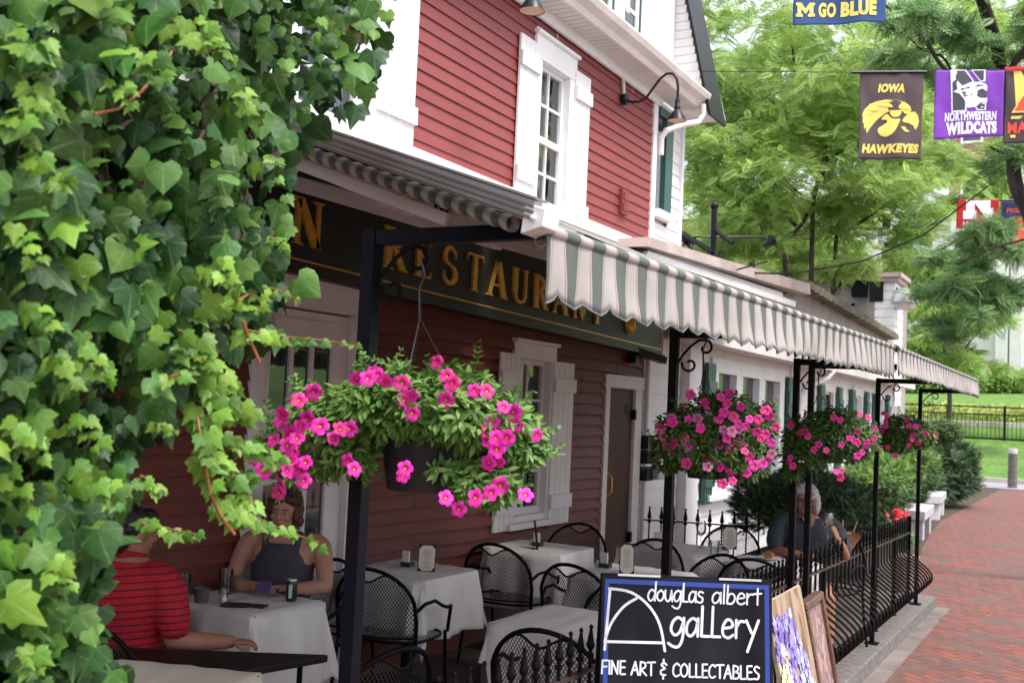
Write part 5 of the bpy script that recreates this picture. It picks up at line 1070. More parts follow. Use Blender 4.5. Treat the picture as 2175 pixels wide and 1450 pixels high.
F2 = z2([(252,775),(252,810),(455,780),(380,790),(515,655),(540,715),(690,660),(640,610),(710,580),(800,690),(665,735),(620,790),(155,850),(180,920),(265,985),(210,1005),(265,1035),(410,990),(375,1000),(365,1065),(375,1105),(365,1140),(540,1095),(535,1165),(630,1170),(665,1145),(590,970),(660,870),(730,885),(690,935),(740,765),(780,830),(840,845),(780,870),(790,965),(745,990),(680,975),(715,1030),(830,1040),(870,1090),(845,1215),(710,1210),(940,790),(870,785),(960,940),(1000,910),(1080,850),(1040,975),(1045,1065),(1020,1110),(930,890),(480,860),(345,930),(350,690),(400,590),(1025,760),(1000,715),(905,1155),(655,1300),(975,1140),(735,1275),(575,1140),(630,995),(810,1000)])
hk2 = atD(1497, 716, 4.5)
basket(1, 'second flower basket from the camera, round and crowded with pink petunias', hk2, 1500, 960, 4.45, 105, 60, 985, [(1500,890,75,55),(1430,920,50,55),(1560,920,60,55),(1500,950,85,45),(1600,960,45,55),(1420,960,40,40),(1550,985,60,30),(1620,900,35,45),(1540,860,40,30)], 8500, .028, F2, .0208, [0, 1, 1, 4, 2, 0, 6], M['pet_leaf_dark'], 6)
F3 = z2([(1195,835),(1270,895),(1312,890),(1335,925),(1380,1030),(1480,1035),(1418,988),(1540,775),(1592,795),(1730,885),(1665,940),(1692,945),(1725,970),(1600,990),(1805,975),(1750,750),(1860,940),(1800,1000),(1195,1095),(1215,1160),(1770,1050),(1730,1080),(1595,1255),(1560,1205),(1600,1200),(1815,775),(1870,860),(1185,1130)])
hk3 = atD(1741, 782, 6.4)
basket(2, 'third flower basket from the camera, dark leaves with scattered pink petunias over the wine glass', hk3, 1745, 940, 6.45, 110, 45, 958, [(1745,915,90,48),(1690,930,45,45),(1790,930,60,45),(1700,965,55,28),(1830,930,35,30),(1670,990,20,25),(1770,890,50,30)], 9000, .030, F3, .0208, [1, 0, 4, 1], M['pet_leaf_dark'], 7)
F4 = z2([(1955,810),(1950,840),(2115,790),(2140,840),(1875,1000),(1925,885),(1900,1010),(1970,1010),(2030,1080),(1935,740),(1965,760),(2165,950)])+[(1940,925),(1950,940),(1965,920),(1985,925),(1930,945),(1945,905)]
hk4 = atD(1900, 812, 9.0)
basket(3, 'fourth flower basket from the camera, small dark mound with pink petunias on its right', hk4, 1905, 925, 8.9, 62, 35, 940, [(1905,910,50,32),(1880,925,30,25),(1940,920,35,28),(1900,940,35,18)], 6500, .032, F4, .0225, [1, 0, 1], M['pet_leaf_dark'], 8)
hk5 = atD(1981, 828, 11.4)
basket(4, 'farthest flower basket, leafy and almost without petunias', hk5, 1996, 918, 11.3, 50, 28, 930, [(1996,912,32,26),(1980,920,22,20),(2012,915,22,22)], 2600, .032, [(1975, 935), (1990, 925)], .028, [1], M['pet_leaf_dark'], 9)

# ================================================================ YEW SHRUBS
ndv = [(0, 0, 0)]; sv, sf, su = [], [], []
for k in range(11):
    t = k/11
    for sg in (-1, 1):
        a = len(sv); x0, y0 = 0, t*.75; dx, dy = sg*.30*(1-.4*t), .22
        sv += [(x0-.02, y0, 0), (x0+.02, y0+.03, 0), (x0+dx, y0+dy, -.05)]; sf.append((a, a+1, a+2)); su += [(0, t)]*3
a = len(sv); sv += [(-.02, 0, 0), (.02, 0, 0), (0, 1, 0)]; sf.append((a, a+1, a+2)); su += [(0, 0)]*3
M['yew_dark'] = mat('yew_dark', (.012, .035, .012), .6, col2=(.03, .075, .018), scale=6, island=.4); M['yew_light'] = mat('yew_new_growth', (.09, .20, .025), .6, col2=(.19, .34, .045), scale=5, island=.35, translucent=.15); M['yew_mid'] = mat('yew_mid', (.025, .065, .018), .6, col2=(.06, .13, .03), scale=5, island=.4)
def shrub(label, lobes, depth, n, sz, m_in, m_out, seed, zb=-.06, light=.5):
    c = atD(lobes[0][0], lobes[0][1], depth); o = thing('yew_shrub', label, 'shrub', (c[0], c[1], zb), 'dark yew shrubs along the white house'); rn = np.random.default_rng(seed); s = depth/FOC
    Ls, Ns, Us, Ss, Mi = [], [], [], [], []
    for (bx, by, rx, ry, rd) in lobes:
        cc = atD(bx, by, depth); k = int(n*rx*ry/sum(b_[2]*b_[3] for b_ in lobes))
        u = rn.normal(0, 1, (k, 3)); u /= np.linalg.norm(u, axis=1, keepdims=True); u[:, 2] = np.where(u[:, 2] < -.5, -u[:, 2], u[:, 2])
        rad = np.clip(.62+.38*rn.random(k)**.4, 0, 1.)*(1+.38*np.array([mnoise.noise(Vector((a*2.5, b_*2.5, c_*2.5+seed+bx))) for a, b_, c_ in u]))
        P = cc+u*np.array([rx*s, rd, ry*s])*rad[:, None]; P[:, 2] = np.maximum(P[:, 2], zb+.02)
        Ls.append(P); Us.append(u+np.array([0, -.1, .55])+rn.normal(0, .3, (k, 3))); Ns.append(np.array([0, -.4, .8])+rn.normal(0, .5, (k, 3))); Ss.append(sz*(.7+.6*rn.random(k)))
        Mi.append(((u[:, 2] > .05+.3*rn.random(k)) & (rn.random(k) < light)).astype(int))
        mb = MB(); mb.ell(cc, rx*s*.62, rd*.62, ry*s*.62, 16, 10); cr = mb.build('dark_core', M['ivy_stem_dark'], o)  # solid dark core stands in for the shaded inside of the shrub
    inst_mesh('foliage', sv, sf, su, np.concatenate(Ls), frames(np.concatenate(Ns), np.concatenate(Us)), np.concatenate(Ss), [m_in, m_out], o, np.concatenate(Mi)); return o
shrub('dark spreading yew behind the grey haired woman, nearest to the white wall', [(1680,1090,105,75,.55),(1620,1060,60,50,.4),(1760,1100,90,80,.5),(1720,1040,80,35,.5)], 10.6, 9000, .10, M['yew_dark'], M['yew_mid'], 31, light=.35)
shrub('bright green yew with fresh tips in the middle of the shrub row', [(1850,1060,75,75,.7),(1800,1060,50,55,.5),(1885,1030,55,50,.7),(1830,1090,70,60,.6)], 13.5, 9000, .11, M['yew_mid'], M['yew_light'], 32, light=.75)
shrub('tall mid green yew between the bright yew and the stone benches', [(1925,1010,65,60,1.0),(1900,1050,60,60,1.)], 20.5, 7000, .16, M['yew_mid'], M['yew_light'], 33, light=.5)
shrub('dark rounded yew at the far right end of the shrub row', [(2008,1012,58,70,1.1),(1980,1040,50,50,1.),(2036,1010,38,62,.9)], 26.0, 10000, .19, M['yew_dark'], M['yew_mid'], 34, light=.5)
# flower pot by the railing end
p = onZ(1930, 1215, GZ); o = thing('geranium_pot', 'small pot with red geraniums at the far end of the railing', 'flower pot', (p[0]-.3, p[1]+.9, GZ)); q0 = Vector((float(p[0])-.32, float(p[1])+1.0, GZ))
q0 = Vector(tuple(atD(1922, 1130, 12.2))); q0.z = GZ; o.location = q0
mb = MB(); mb.lathe([(0, 0), (.11, 0), (.16, .42), (.17, .45), (.14, .45), (0, .4)], q0, 20); mb.build('pot', mat('terracotta', (.35, .22, .17), .8, .2, 10), o, smooth=True)
k = 160; rn = np.random.default_rng(3); u = rn.normal(0, 1, (k, 3)); u /= np.linalg.norm(u, axis=1, keepdims=True); inst_mesh('leaves', ivv2, ivf2, ivuv2, np.array(q0)+np.array([0, 0, .62])+u*np.array([.12, .12, .14])*rn.random((k, 1))**.4, frames(u+np.array([0, -.5, .6]), rn.normal(0, 1, (k, 3))), .04+.02*rn.random(k), M['ivy_mid'], o)
FR = flower_mat('geranium_red', (.75, .02, .05), (.5, .01, .02), (.5, .02, .02)); me = flower_mesh(FR, 3)
for k in range(22):
    f = bpy.data.objects.new('flower', me); COL.objects.link(f); f.parent = o; c_ = (-.06, .0, .9) if k < 14 else (-.32, -.1, 1.15) if False else (.0, .05, .86); f.location = (c_[0]+rnd.gauss(0, .05), c_[1]-.05+rnd.gauss(0, .04), c_[2]+rnd.gauss(0, .04)); f.rotation_euler = (rnd.uniform(.5, 1.6), 0, rnd.uniform(-.6, .8)); f.scale = (.026,)*3

# ================================================================ TREES
def frond_template(np_=9, droop=.25):
    v, f, u = [], [], []
    for k in range(np_):
        t = (k+.6)/np_
        for sg in (-1, 1):
            a = len(v); y = t; z = -droop*t*t; l = .24*math.sin(math.pi*(.18+.75*t)); w = .085
            v += [(0, y-w*.5, z), (sg*l*.55, y-w*.3+.05, z+.01), (sg*l, y+.09, z-.015), (sg*l*.55, y+w+.05, z+.005)]; f.append((a, a+1, a+2, a+3)); u += [(t, 0)]*4
    a = len(v); v += [(-.008, 0, 0), (.008, 0, 0), (.004, .95, -droop*.9), (-.004, .95, -droop*.9)]; f.append((a, a+1, a+2, a+3)); u += [(0, 0)]*4
    return v, f, u
FRT = frond_template(); FRT2 = frond_template(8, .22)
M['bark'] = mat('bark', (.075, .055, .045), .9, .35, 14, .6, 40, stretch=(1, 1, .3)); M['bark_dark'] = mat('bark_dark', (.035, .024, .022), .9, .35, 14, .6, 40, stretch=(1, 1, .3))
M['loc_lime'] = mat('locust_leaf_lime', (.33, .50, .11), .6, col2=(.50, .66, .20), scale=.9, island=.2, translucent=.55)
M['loc_mid'] = mat('locust_leaf', (.22, .37, .09), .6, col2=(.34, .50, .13), scale=1.2, island=.25, translucent=.45)
M['loc_dark'] = mat('locust_leaf_dark', (.14, .27, .10), .6, col2=(.24, .40, .14), scale=1.5, island=.25, translucent=.35)
def tree(name, label, depth, limbs, clusters, nfr, fsz, mats_, split, seed, base=None, bark='bark', thick=.05, spread=.6, tmpl=None, density_noise=-.1, group='leafy street trees'):
    b0 = atD(*limbs[0][0][:2], depth) if limbs else atD(clusters[0][0], clusters[0][1], depth)
    o = thing(name, label, 'tree', (b0[0], b0[1], GZ), group); rn = np.random.default_rng(seed); s = depth/FOC; rr = random.Random(seed)
    if limbs:
        mb = MB()
        for li in limbs:
            pts = [atD(x, y, depth+(spread*math.sin(i*1.3+x*.01)*.5 if i else 0)) for i, (x, y) in enumerate(li[:-1])]; w = li[-1]
            if w[0] < 0: pts[0] = np.array([pts[0][0], pts[0][1], GZ]); w = (-w[0], w[1])
            Q = []; P = [Vector(tuple(p)) for p in pts]
            for i in range(len(P)-1):
                p0 = P[i-1] if i else P[0]; p3 = P[i+2] if i+2 < len(P) else P[-1]
                for q in range(5): t = q/5; Q.append(.5*((2*P[i])+(-p0+P[i+1])*t+(2*p0-5*P[i]+4*P[i+1]-p3)*t*t+(-p0+3*P[i]-3*P[i+1]+p3)*t**3))
            Q.append(P[-1]); n = len(Q); mb.tube(Q, [(w[0]+(w[1]-w[0])*i/n)*s for i in range(n)], 8)
            for q in range(2, n-1):      # twigs
                if rr.random() < .55:
                    d = Vector([rr.gauss(0, 1), rr.gauss(0, 1), rr.gauss(.5, .7)]).normalized(); L_ = rr.uniform(20, 75)*s; tw = [Q[q]+d*L_*k/4+Vector((0, 0, .1*L_*(k/4)**2))+Vector([rr.gauss(0, .03*L_) for _ in range(3)]) for k in range(5)]
                    mb.tube(tw, [max(.7, w[1])*.55*s*(1-.18*k) for k in range(5)], 4)
        mb.build('trunk', M[bark], o, smooth=True)
    Ls, Ss, Mi, Us, Ns = [], [], [], [], []; tot = sum(c[2]*c[3] for c in clusters)
    for ci, (bx, by, rx, ry, rd) in enumerate(clusters):
        k = int(nfr*rx*ry/tot); cc = atD(bx, by, depth+rd*.2*math.sin(ci*2.1)); 
        # sub-clumps so that the sky shows between them
        m = max(3, int(rx*ry/900)); cu = rn.normal(0, 1, (m, 3)); cu /= np.linalg.norm(cu, axis=1, keepdims=True); cp = cc+(cu*rn.random((m, 1))**.45)*np.array([1, 1, 1])*0
        off = cu*(rn.random((m, 1))**.4); cp = cc+off[:, :1]*CR*rx*s+off[:, 1:2]*np.array([-CR[1], CR[0], 0])*rd+off[:, 2:]*np.array([0, 0, 1])*ry*s
        w = rn.integers(0, m, k); g = rn.normal(0, 1, (k, 3)); cr = np.minimum(rx, ry)*s*.27
        P = cp[w]+g*np.array([cr*1.25, cr*1.25, cr*.55]); Ls.append(P); az = rn.uniform(0, 2*math.pi, k); Us.append(np.stack([np.cos(az), np.sin(az), -.15+rn.normal(0, .35, k)], 1)); Ns.append(np.array([0, 0, .7])+rn.normal(0, .6, (k, 3))+.6*np.array([.2, -1, 0])); Ss.append(fsz*(.7+.6*rn.random(k)))
        tone = (w*7919 % 100)/100.; Mi.append(((tone+rn.normal(0, .15, k)) > split).astype(int))
    t_ = tmpl or FRT
    inst_mesh('crown', *t_, np.concatenate(Ls), frames(np.concatenate(Ns), np.concatenate(Us)), np.concatenate(Ss), mats_, o, np.concatenate(Mi)); return o
LM = [M['loc_mid'], M['loc_lime']]
tree('locust_tree', 'many stemmed lime green locust behind the white house roof', 19, [
 [(1686, 640), (1668, 560), (1655, 520), (1600, 470), (1560, 420), (1500, 380), (1470, 350), (-6, 2)], [(1655, 520), (1700, 480), (1722, 430), (1745, 350), (1770, 250), (1790, 120), (5, 1.6)], [(1690, 480), (1640, 420), (1600, 330), (1580, 240), (1540, 150), (4, 1.5)],
 [(1730, 640), (1725, 500), (1735, 400), (1755, 330), (1700, 200), (1680, 80), (-6, 1.6)], [(1762, 640), (1775, 520), (1800, 490), (1860, 450), (1900, 400), (1930, 330), (-5, 1.5)], [(1775, 560), (1850, 560), (1900, 530), (1990, 470), (3, 1.2)], [(1560, 420), (1520, 440), (1470, 430), (3, 1.)], [(1722, 430), (1660, 370), (1640, 280), (1650, 160), (3, 1)], [(1745, 350), (1810, 300), (1860, 220), (1880, 120), (3, 1)]],
 [(1530,200,90,110,2.2),(1640,120,120,120,2.5),(1760,150,130,130,2.5),(1600,330,130,110,2.2),(1740,340,140,120,2.2),(1870,240,110,130,2.2),(1540,440,100,80,2),(1680,470,120,80,2),(1840,400,110,100,2.),(1880,520,80,70,1.8),(1760,560,110,50,1.8),(1490,330,60,90,1.5),(1600,540,100,50,2),(1950,400,70,90,2),(1560,20,120,60,2.5),(1780,20,140,60,2.5)], 15000, .245, LM, .30, 51)
tree('locust_tree', 'overhanging locust with a thick dark trunk at the upper right corner', 14, [
 [(2250, 760), (2205, 560), (2160, 400), (2150, 330), (2135, 200), (2115, 90), (2080, -20), (2050, -140), (-16, 12)], [(2175, 300), (2100, 200), (2010, 150), (1960, 80), (1900, 30), (1840, -30), (6, 2)], [(2130, 170), (2180, 100), (2240, 30), (8, 3)], [(2020, 150), (2000, 120), (1950, 100), (1890, 20), (3, 1.5)], [(2200, 400), (2240, 480), (2100, 530), (2040, 560), (4, 1)]],
 [(1990,20,90,50,1.6),(2040,90,70,40,1.5),(1930,60,70,50,1.3),(2070,130,60,25,1.2),(2180,60,40,90,1.5),(2185,330,40,50,1.),(2195,200,40,60,1.2),(2120,125,40,25,1.2)], 2600, .26, [M['loc_dark'], M['loc_mid']], .62, 52, bark='bark_dark', tmpl=FRT2)
tree('locust_tree', 'low drooping blue green locust bough crossing the small red banner', 15.5, [[(2300, 620), (2200, 560), (2120, 520), (2060, 500), (2000, 530), (3.5, 1)]],
 [(2080,520,75,40,.9),(2020,560,60,40,.9),(2120,570,70,45,1.),(2060,610,70,40,1.),(2150,620,50,50,1.),(2000,620,40,35,.8),(2030,680,50,30,.8)], 2600, .23, [M['loc_dark'], M['loc_mid']], .72, 53, bark='bark_dark', tmpl=FRT2)
tree('shade_tree', 'slim trunked pale green tree standing on the lawn at the right', 44, [[(2016, 905), (2017, 840), (2010, 760), (1990, 680), (1960, 600), (-5.5, 2)], [(2016, 800), (2050, 740), (2090, 690), (3, 1.2)], [(2012, 770), (1960, 730), (1925, 700), (3, 1)]],
 [(1940,640,60,80,3),(2000,700,70,70,3),(1960,740,70,45,3),(2050,760,80,35,3),(2080,700,40,60,2.5),(1930,560,50,60,3),(2150,800,40,25,2),(2130,420,60,50,3),(2000,330,60,60,3),(2040,640,50,60,3),(1985,590,45,60,3)], 6500, .5, LM, .35, 54)
tree('background_tree', 'broad pale tree filling the gap far behind the locust', 60, [[(1600, 900), (1600, 600), (1560, 300), (-10, 3)]], [(1500,500,110,140,6),(1650,560,130,130,6),(1480,200,70,100,6),(1850,620,100,80,5),(1560,330,120,100,6),(1780,470,110,80,6),(1900,180,90,120,5),(1700,250,120,120,6)], 4200, .85, [M['loc_lime'], M['loc_lime']], .3, 55, group='trees far behind the locust')
tree('background_tree', 'pale tree behind the college banners at the upper right', 47, [[(2290, 900), (2270, 500), (2200, 250), (2150, 120), (-6, 2)], [(2230, 350), (2140, 300), (2060, 200), (3, 1)]], [(2060,60,130,90,3),(2150,150,80,90,3),(2020,220,60,70,2.5),(2150,330,60,70,2.5),(1960,330,60,60,2.5),(2090,400,60,40,2.5)], 5200, .5, LM, .2, 57, group='trees far behind the locust')
def hedge(name, label, pix, depth, n, m, seed, h=None, rz=24):
    c = atD(*pix[0][:2], depth); o = thing(name, label, 'shrub', (c[0], c[1], .5), 'shrubs on the bank above the lawn'); rn = np.random.default_rng(seed); L_ = []
    for (x, y, rx, ry) in pix:
        k = n//len(pix); u = rn.normal(0, 1, (k, 3)); u /= np.linalg.norm(u, axis=1, keepdims=True); s = depth/FOC; L_.append(atD(x, y, depth)+u*np.array([rx*s, 1.0, ry*s])*(.5+.5*rn.random((k, 1))**.5))
    P = np.concatenate(L_); k = len(P); inst_mesh('foliage', lfv, lff, lfuv, P, frames(rn.normal(0, .5, (k, 3))+np.array([0, -.5, .8]), rn.normal(0, 1, (k, 3))), .28*(.6+.8*rn.random(k)), m, o)
for k, (x, w_) in enumerate(((1915, 26), (1955, 28), (2000, 30), (2060, 36), (2115, 34), (2165, 34))):
    hedge('laurel_bush', 'mid green leafy bush %s' % ['nearest the white house end', 'second from the white house end', 'behind the slim lawn tree', 'right of the slim lawn tree', 'second from the right edge', 'at the right edge of the photo'][k]+' on the bank', [(x, 826-(k % 3)*5, w_, 20), (x+10, 806, w_*.6, 20)], 66, 1500, M['loc_mid'] if k % 2 else M['yew_light'], 70+k)
yl = mat('yellow_green_groundcover', (.28, .36, .07), .7, col2=(.42, .46, .12), scale=1.2, island=.25, translucent=.2)
rn = np.random.default_rng(91); k = 9000; P = np.stack([rn.uniform(-18, 8, k), rn.uniform(51.6, 54.5, k), np.zeros(k)], 1); P[:, 2] = [lawnz(max(y, 51.5))+.05+.5*rn.random() for y in P[:, 1]]
tag(inst_mesh('groundcover', lfv, lff, lfuv, P, frames(rn.normal(0, .5, (k, 3))+np.array([0, -.3, .9]), rn.normal(0, 1, (k, 3))), .22*(.6+.8*rn.random(k)), yl), 'yellow green low planting behind the far fence', 'groundcover', kind='stuff')
# grass blades near the kerb end and on the lawn front
gv = [(-.03, 0, 0), (.03, 0, 0), (0, 1, .15)]; k = 14000; P = np.stack([rn.uniform(-14, 10, k), 42.5+7.5*rn.random(k)**1.3, np.zeros(k)], 1); P[:, 2] = [lawnz(y) for y in P[:, 1]]
tag(inst_mesh('grass', gv, [(0, 1, 2)], [(0, 0)]*3, P, frames(rn.normal(0, .4, (k, 3))+np.array([0, -1, .2]), np.array([0, 0, 1])+rn.normal(0, .3, (k, 3))), .10*(.6+.8*rn.random(k)), mat('grass_blade', (.08, .18, .025), .7, island=.3)), 'short mown grass on the lawn across the street', 'grass', kind='stuff')
# ================================================================ FAR THINGS: benches, bollard, fence, wall, buildings
def gbench(pts, foot, label):
    P0, P1, P3 = [Vector(tuple(onZ(x, y, .38))) for x, y in pts]; a = P1-P0; b_ = P3-P0
    L_ = max(a.length, 1.2); a = a.normalized()*min(L_, 1.9); b_ = b_.normalized()*max(.5, min(b_.length, .75)); c = P0+(a+b_)/2
    o = thing('stone_bench', label, 'bench', (c.x, c.y, GZ), 'granite benches along the brick path')
    def slab(z0, z1, u0, u1, v0, v1, ins=0):
        mb = MB(); q = [P0+a*u+b_*v for u, v in ((u0, v0), (u1, v0), (u1, v1), (u0, v1))]; vs = [Vector((p.x, p.y, z0)) for p in q]+[Vector((p.x, p.y, z1)) for p in q]; mb.add(vs, [(3, 2, 1, 0), (4, 5, 6, 7), (0, 1, 5, 4), (1, 2, 6, 5), (2, 3, 7, 6), (3, 0, 4, 7)]); return mb
    slab(.22, .38, 0, 1, 0, 1).build('seat', M['bench'], o, bevel=.012)
    for u in (.06, .76): slab(GZ, .22, u, u+.16, .08, .92).build('leg', M['bench'], o, bevel=.008)
gbench([(1965, 1086), (1991, 1065.5), (1918, 1081)], None, 'nearer granite bench on the brick path just past the railing')
gbench([(1999, 1053), (2020, 1034), (1961, 1052)], None, 'farther granite bench in front of the dark rounded yew')
p = onZ(2150, 1036, GZ); o = thing('wooden_bollard', 'weathered grey wooden bollard with white top where path meets street', 'bollard', p)
mb = MB(); mb.lathe([(.145, 0), (.14, .5), (.14, 1.12)], p, 20); mb.build('post', painted_wood('bollard_paint', (.10, .085, .08), (.5, .46, .40), .7), o, smooth=True)
mb = MB(); mb.lathe([(.145, 1.12), (.145, 1.26), (.13, 1.28), (0, 1.285)], p, 20); mb.build('cap', M['bench'], o, smooth=True)
ff_o = thing('lawn_fence', 'black metal railing fence along the top of the far lawn', 'fence', (-3, 50.2, 1.2)); YF = 50.2; zb = lawnz(50.2)
mb = MB()
for k, px in enumerate(range(1880, 2230, 9)):
    x = onY(px, 900, YF)[0]; pp = MB(); pp.box((x-.011, YF-.011, zb+.1), (x+.011, YF+.011, zb+1.12)); pp.build('picket', M['lampblack'], ff_o)
for z, h in ((1.42, .06), (1.10, .05), (.1, .05)): mb = MB(); mb.box((onY(1870, 900, YF)[0], YF-.04, zb+z-h), (onY(2240, 900, YF)[0], YF+.04, zb+z)); mb.build('rail', M['lampblack'], ff_o)
for px in (1894, 2012, 2134): x = onY(px, 900, YF)[0]; mb = MB(); mb.box((x-.05, YF-.05, zb-.1), (x+.05, YF+.05, zb+1.46)); mb.build('fence_post', M['lampblack'], ff_o)
stm = mat('limestone', (.62, .56, .54), .85, .25, 1.3, .5, 6, detail=8, stretch=(1, 1, 2.2))
so_ = thing('stone_wall', 'pale limestone retaining wall behind the far black fence', 'wall', (-3, 51, 1.2)); mb = MB(); rr = random.Random(2)
for row in range(4):
    x = -24.+rr.random()
    while x < 16: w = rr.uniform(.5, 1.1); mb.box((x, 50.75+rr.uniform(0, .04), 1.15+row*.23), (x+w-.02, 51.25, 1.15+row*.23+.215)); x += w
mb.build('courses', stm, so_, bevel=.012); mb = MB(); mb.box((-24, 50.8, 1.1), (16, 51.2, 2.0)); mb.build('core', M['greywall'], so_)
def brickwall(name):
    m = bpy.data.materials.new(name); m.use_nodes = True; nt = m.node_tree; L = nt.links; b = nt.nodes['Principled BSDF']; b.inputs['Roughness'].default_value = .85
    tc = nd(nt, 'ShaderNodeTexCoord'); mp = nd(nt, 'ShaderNodeMapping'); mp.inputs['Rotation'].default_value = (math.radians(90), 0, 0); L.new(tc.outputs['Object'], mp.inputs[0]); br = nd(nt, 'ShaderNodeTexBrick'); L.new(mp.outputs[0], br.inputs[0]); br.inputs['Scale'].default_value = 1; br.inputs['Brick Width'].default_value = .5; br.inputs['Row Height'].default_value = .17; br.inputs['Mortar Size'].default_value = .02
    br.inputs['Color1'].default_value = (.38, .15, .10, 1); br.inputs['Color2'].default_value = (.26, .10, .07, 1); br.inputs['Mortar'].default_value = (.45, .36, .32, 1); L.new(br.outputs[0], b.inputs['Base Color']); return m
def bldg(name, label, x0, x1, ytop, Y, dp, m, wm, wins_, zlow=0):
    a = onY(x0, ytop, Y); b_ = onY(x1, ytop, Y); zt = a[2]; o = thing(name, label, 'building', (a[0], Y, 0)); mb = MB(); mb.box((a[0], Y, zlow), (b_[0], Y+dp, zt)); mb.build('wall', m, o)
    mb = MB(); mb.box((a[0]-.3, Y-.3, zt), (b_[0]+.3, Y+dp+.3, zt+.5)); mb.build('cornice', M['white'], o)
    for (px, py) in wins_:
        c = onY(px, py, Y); f = MB(); f.box((c[0]-.7, Y-.1, c[2]-1.1), (c[0]+.7, Y+.02, c[2]+1.1)); fo_ = f.build('window', M['white'], o); g = MB(); g.box((c[0]-.55, Y-.12, c[2]-.95), (c[0]+.55, Y-.1, c[2]-.04)); g.box((c[0]-.55, Y-.12, c[2]+.04), (c[0]+.55, Y-.1, c[2]+.95)); g.build('pane', M['glass'], fo_)
    return o
bk = brickwall('far_brick')
bldg('brick_building', 'tall red brick building seen through the trees at the right', 2020, 2420, 190, 78, 12, bk, M['white'], [(2065, 270), (2150, 275), (2065, 380), (2150, 385)])
bldg('brick_building', 'red brick building far behind the locust trunks', 1380, 1690, 470, 92, 12, bk, M['white'], [(1450, 560), (1540, 560), (1620, 600)])
wo = bldg('pale_building', 'bright white stone building beyond the lawn trees', 1840, 2440, 440, 74, 3.5, mat('pale_stone', (.74, .72, .72), .7, .05, .3), M['white'], [(1985, 610), (2080, 615)])
for px in (1900, 1945, 2030, 2130, 2160): c = onY(px, 600, 73.7); mb = MB(); mb.box((c[0]-.35, 73.6, 2), (c[0]+.35, 74, onY(1900, 452, 73.7)[2])); mb.build('pilaster', M['white'], wo)
# ================================================================ TABLES
M['cloth'] = mat('white_tablecloth', (.74, .70, .68), .85, .05, 3, .15, 120); M['cream'] = mat('cream_cloth', (.66, .60, .50), .85, .06, 3, .15, 120)
def cloth_table(cx, cy, w, d, label, rz=0, drop=.42, m='cloth', seed=0, h=.74, lab_c=None, base=True):
    o = thing('patio_table', label, 'table', (cx, cy, 0)); R_ = Matrix.Rotation(rz, 3, 'Z')
    def T(x, y, z): v = R_ @ Vector((x, y, 0)); return (cx+v.x, cy+v.y, z)
    mb = MB(); mb.prism([(-w/2, -d/2), (w/2, -d/2), (w/2, d/2), (-w/2, d/2)], lambda u, v, q: T(u, v, h-.03+q), .024); mb.build('tabletop', M['ironmatte'], o)
    mb = MB(); mb.tube([(cx, cy, .03), (cx, cy, h-.03)], .03, 10); mb.build('pedestal', M['ironmatte'], o); mb = MB()
    for k in range(4): a = rz+math.pi/4+k*math.pi/2; mb.beam((cx, cy, .06), (cx+.28*math.cos(a), cy+.28*math.sin(a), .012), .03, .02)
    mb.build('base', M['ironmatte'], o)
    # cloth: a grid that lies flat and falls in folds, longest at the corners
    n = 44; ext = drop; vs = []; fs = []; tot_w = w+2*ext; tot_d = d+2*ext
    for j in range(n+1):
        for i in range(n+1):
            u = -tot_w/2+tot_w*i/n; v = -tot_d/2+tot_d*j/n; ou = max(0, abs(u)-w/2); ov = max(0, abs(v)-d/2)
            x = max(-w/2, min(w/2, u)); y = max(-d/2, min(d/2, v)); dd = max(ou, ov)+.0; z = h+.002
            if ou > 0 or ov > 0:
                su, sv = (1 if u > 0 else -1), (1 if v > 0 else -1)
                if ou > 0 and ov > 0:
                    t_ = math.atan2(ov, ou); rad = math.hypot(ou, ov); fl = .14*rad+.05*math.sin(2*t_)*rad*1.2
                    x += su*fl*math.cos(t_)*1.3; y += sv*fl*math.sin(t_)*1.3; z -= rad*.90
                else:
                    q = u if ov > 0 else v; f = (.028*math.sin(q*17+seed)+.016*math.sin(q*31+seed*2))*min(1, dd/.2)
                    if ou > 0: x += su*(.03+.10*dd+f)
                    else: y += sv*(.03+.10*dd+f)
                    z -= dd
            z += .0015*math.sin(u*40+seed)+.003*math.exp(-(u/.012)**2)+.003*math.exp(-((v-.05)/.012)**2)
            vs.append(T(x, y, z))
    for j in range(n):
        for i in range(n): a = j*(n+1)+i; fs.append((a, a+1, a+n+2, a+n+1))
    mb = MB(); mb.add(vs, fs); c = mb.build('tablecloth', M[m], None, smooth=True); s_ = c.modifiers.new('thick', 'SOLIDIFY'); s_.thickness = .0015
    tag(c, lab_c or ('white cloth draped over the '+label), 'tablecloth', 'tablecloths on the patio'); c.location = (0, 0, 0); return o
cloth_table(-3.88, 4.32, .60, .52, 'table between the woman in the tank top and the man in red', seed=1, lab_c='white cloth on the table where the woman in the tank top leans')
cloth_table(-3.86, 5.80, .58, .62, 'empty table against the wall under the petunia basket with a menu holder', seed=3, lab_c='white cloth hanging in a point on the table with the octagonal menu', drop=.36)
cloth_table(-3.77, 7.42, .58, .60, 'empty table under the shuttered lower window', seed=5, lab_c='white cloth on the table under the shuttered lower window')
cloth_table(-2.30, 5.02, .66, .66, 'large empty table in front, behind the spear tips', seed=7, lab_c='bright white cloth on the front table behind the railing spears')
cloth_table(-2.72, 6.75, .62, .62, 'table behind the top edge of the gallery board, with a tall menu card', seed=9, lab_c='greyish white cloth on the table just behind the gallery board')
cloth_table(-3.0, 8.25, .66, .66, 'table with stemware and a napkin box left of the grey haired woman', seed=11, lab_c='white cloth on the table with the stemware and napkin box')
cloth_table(-2.15, 8.05, .55, .5, 'table where the grey haired woman sits', seed=13, lab_c='white cloth on the table in front of the grey haired woman')
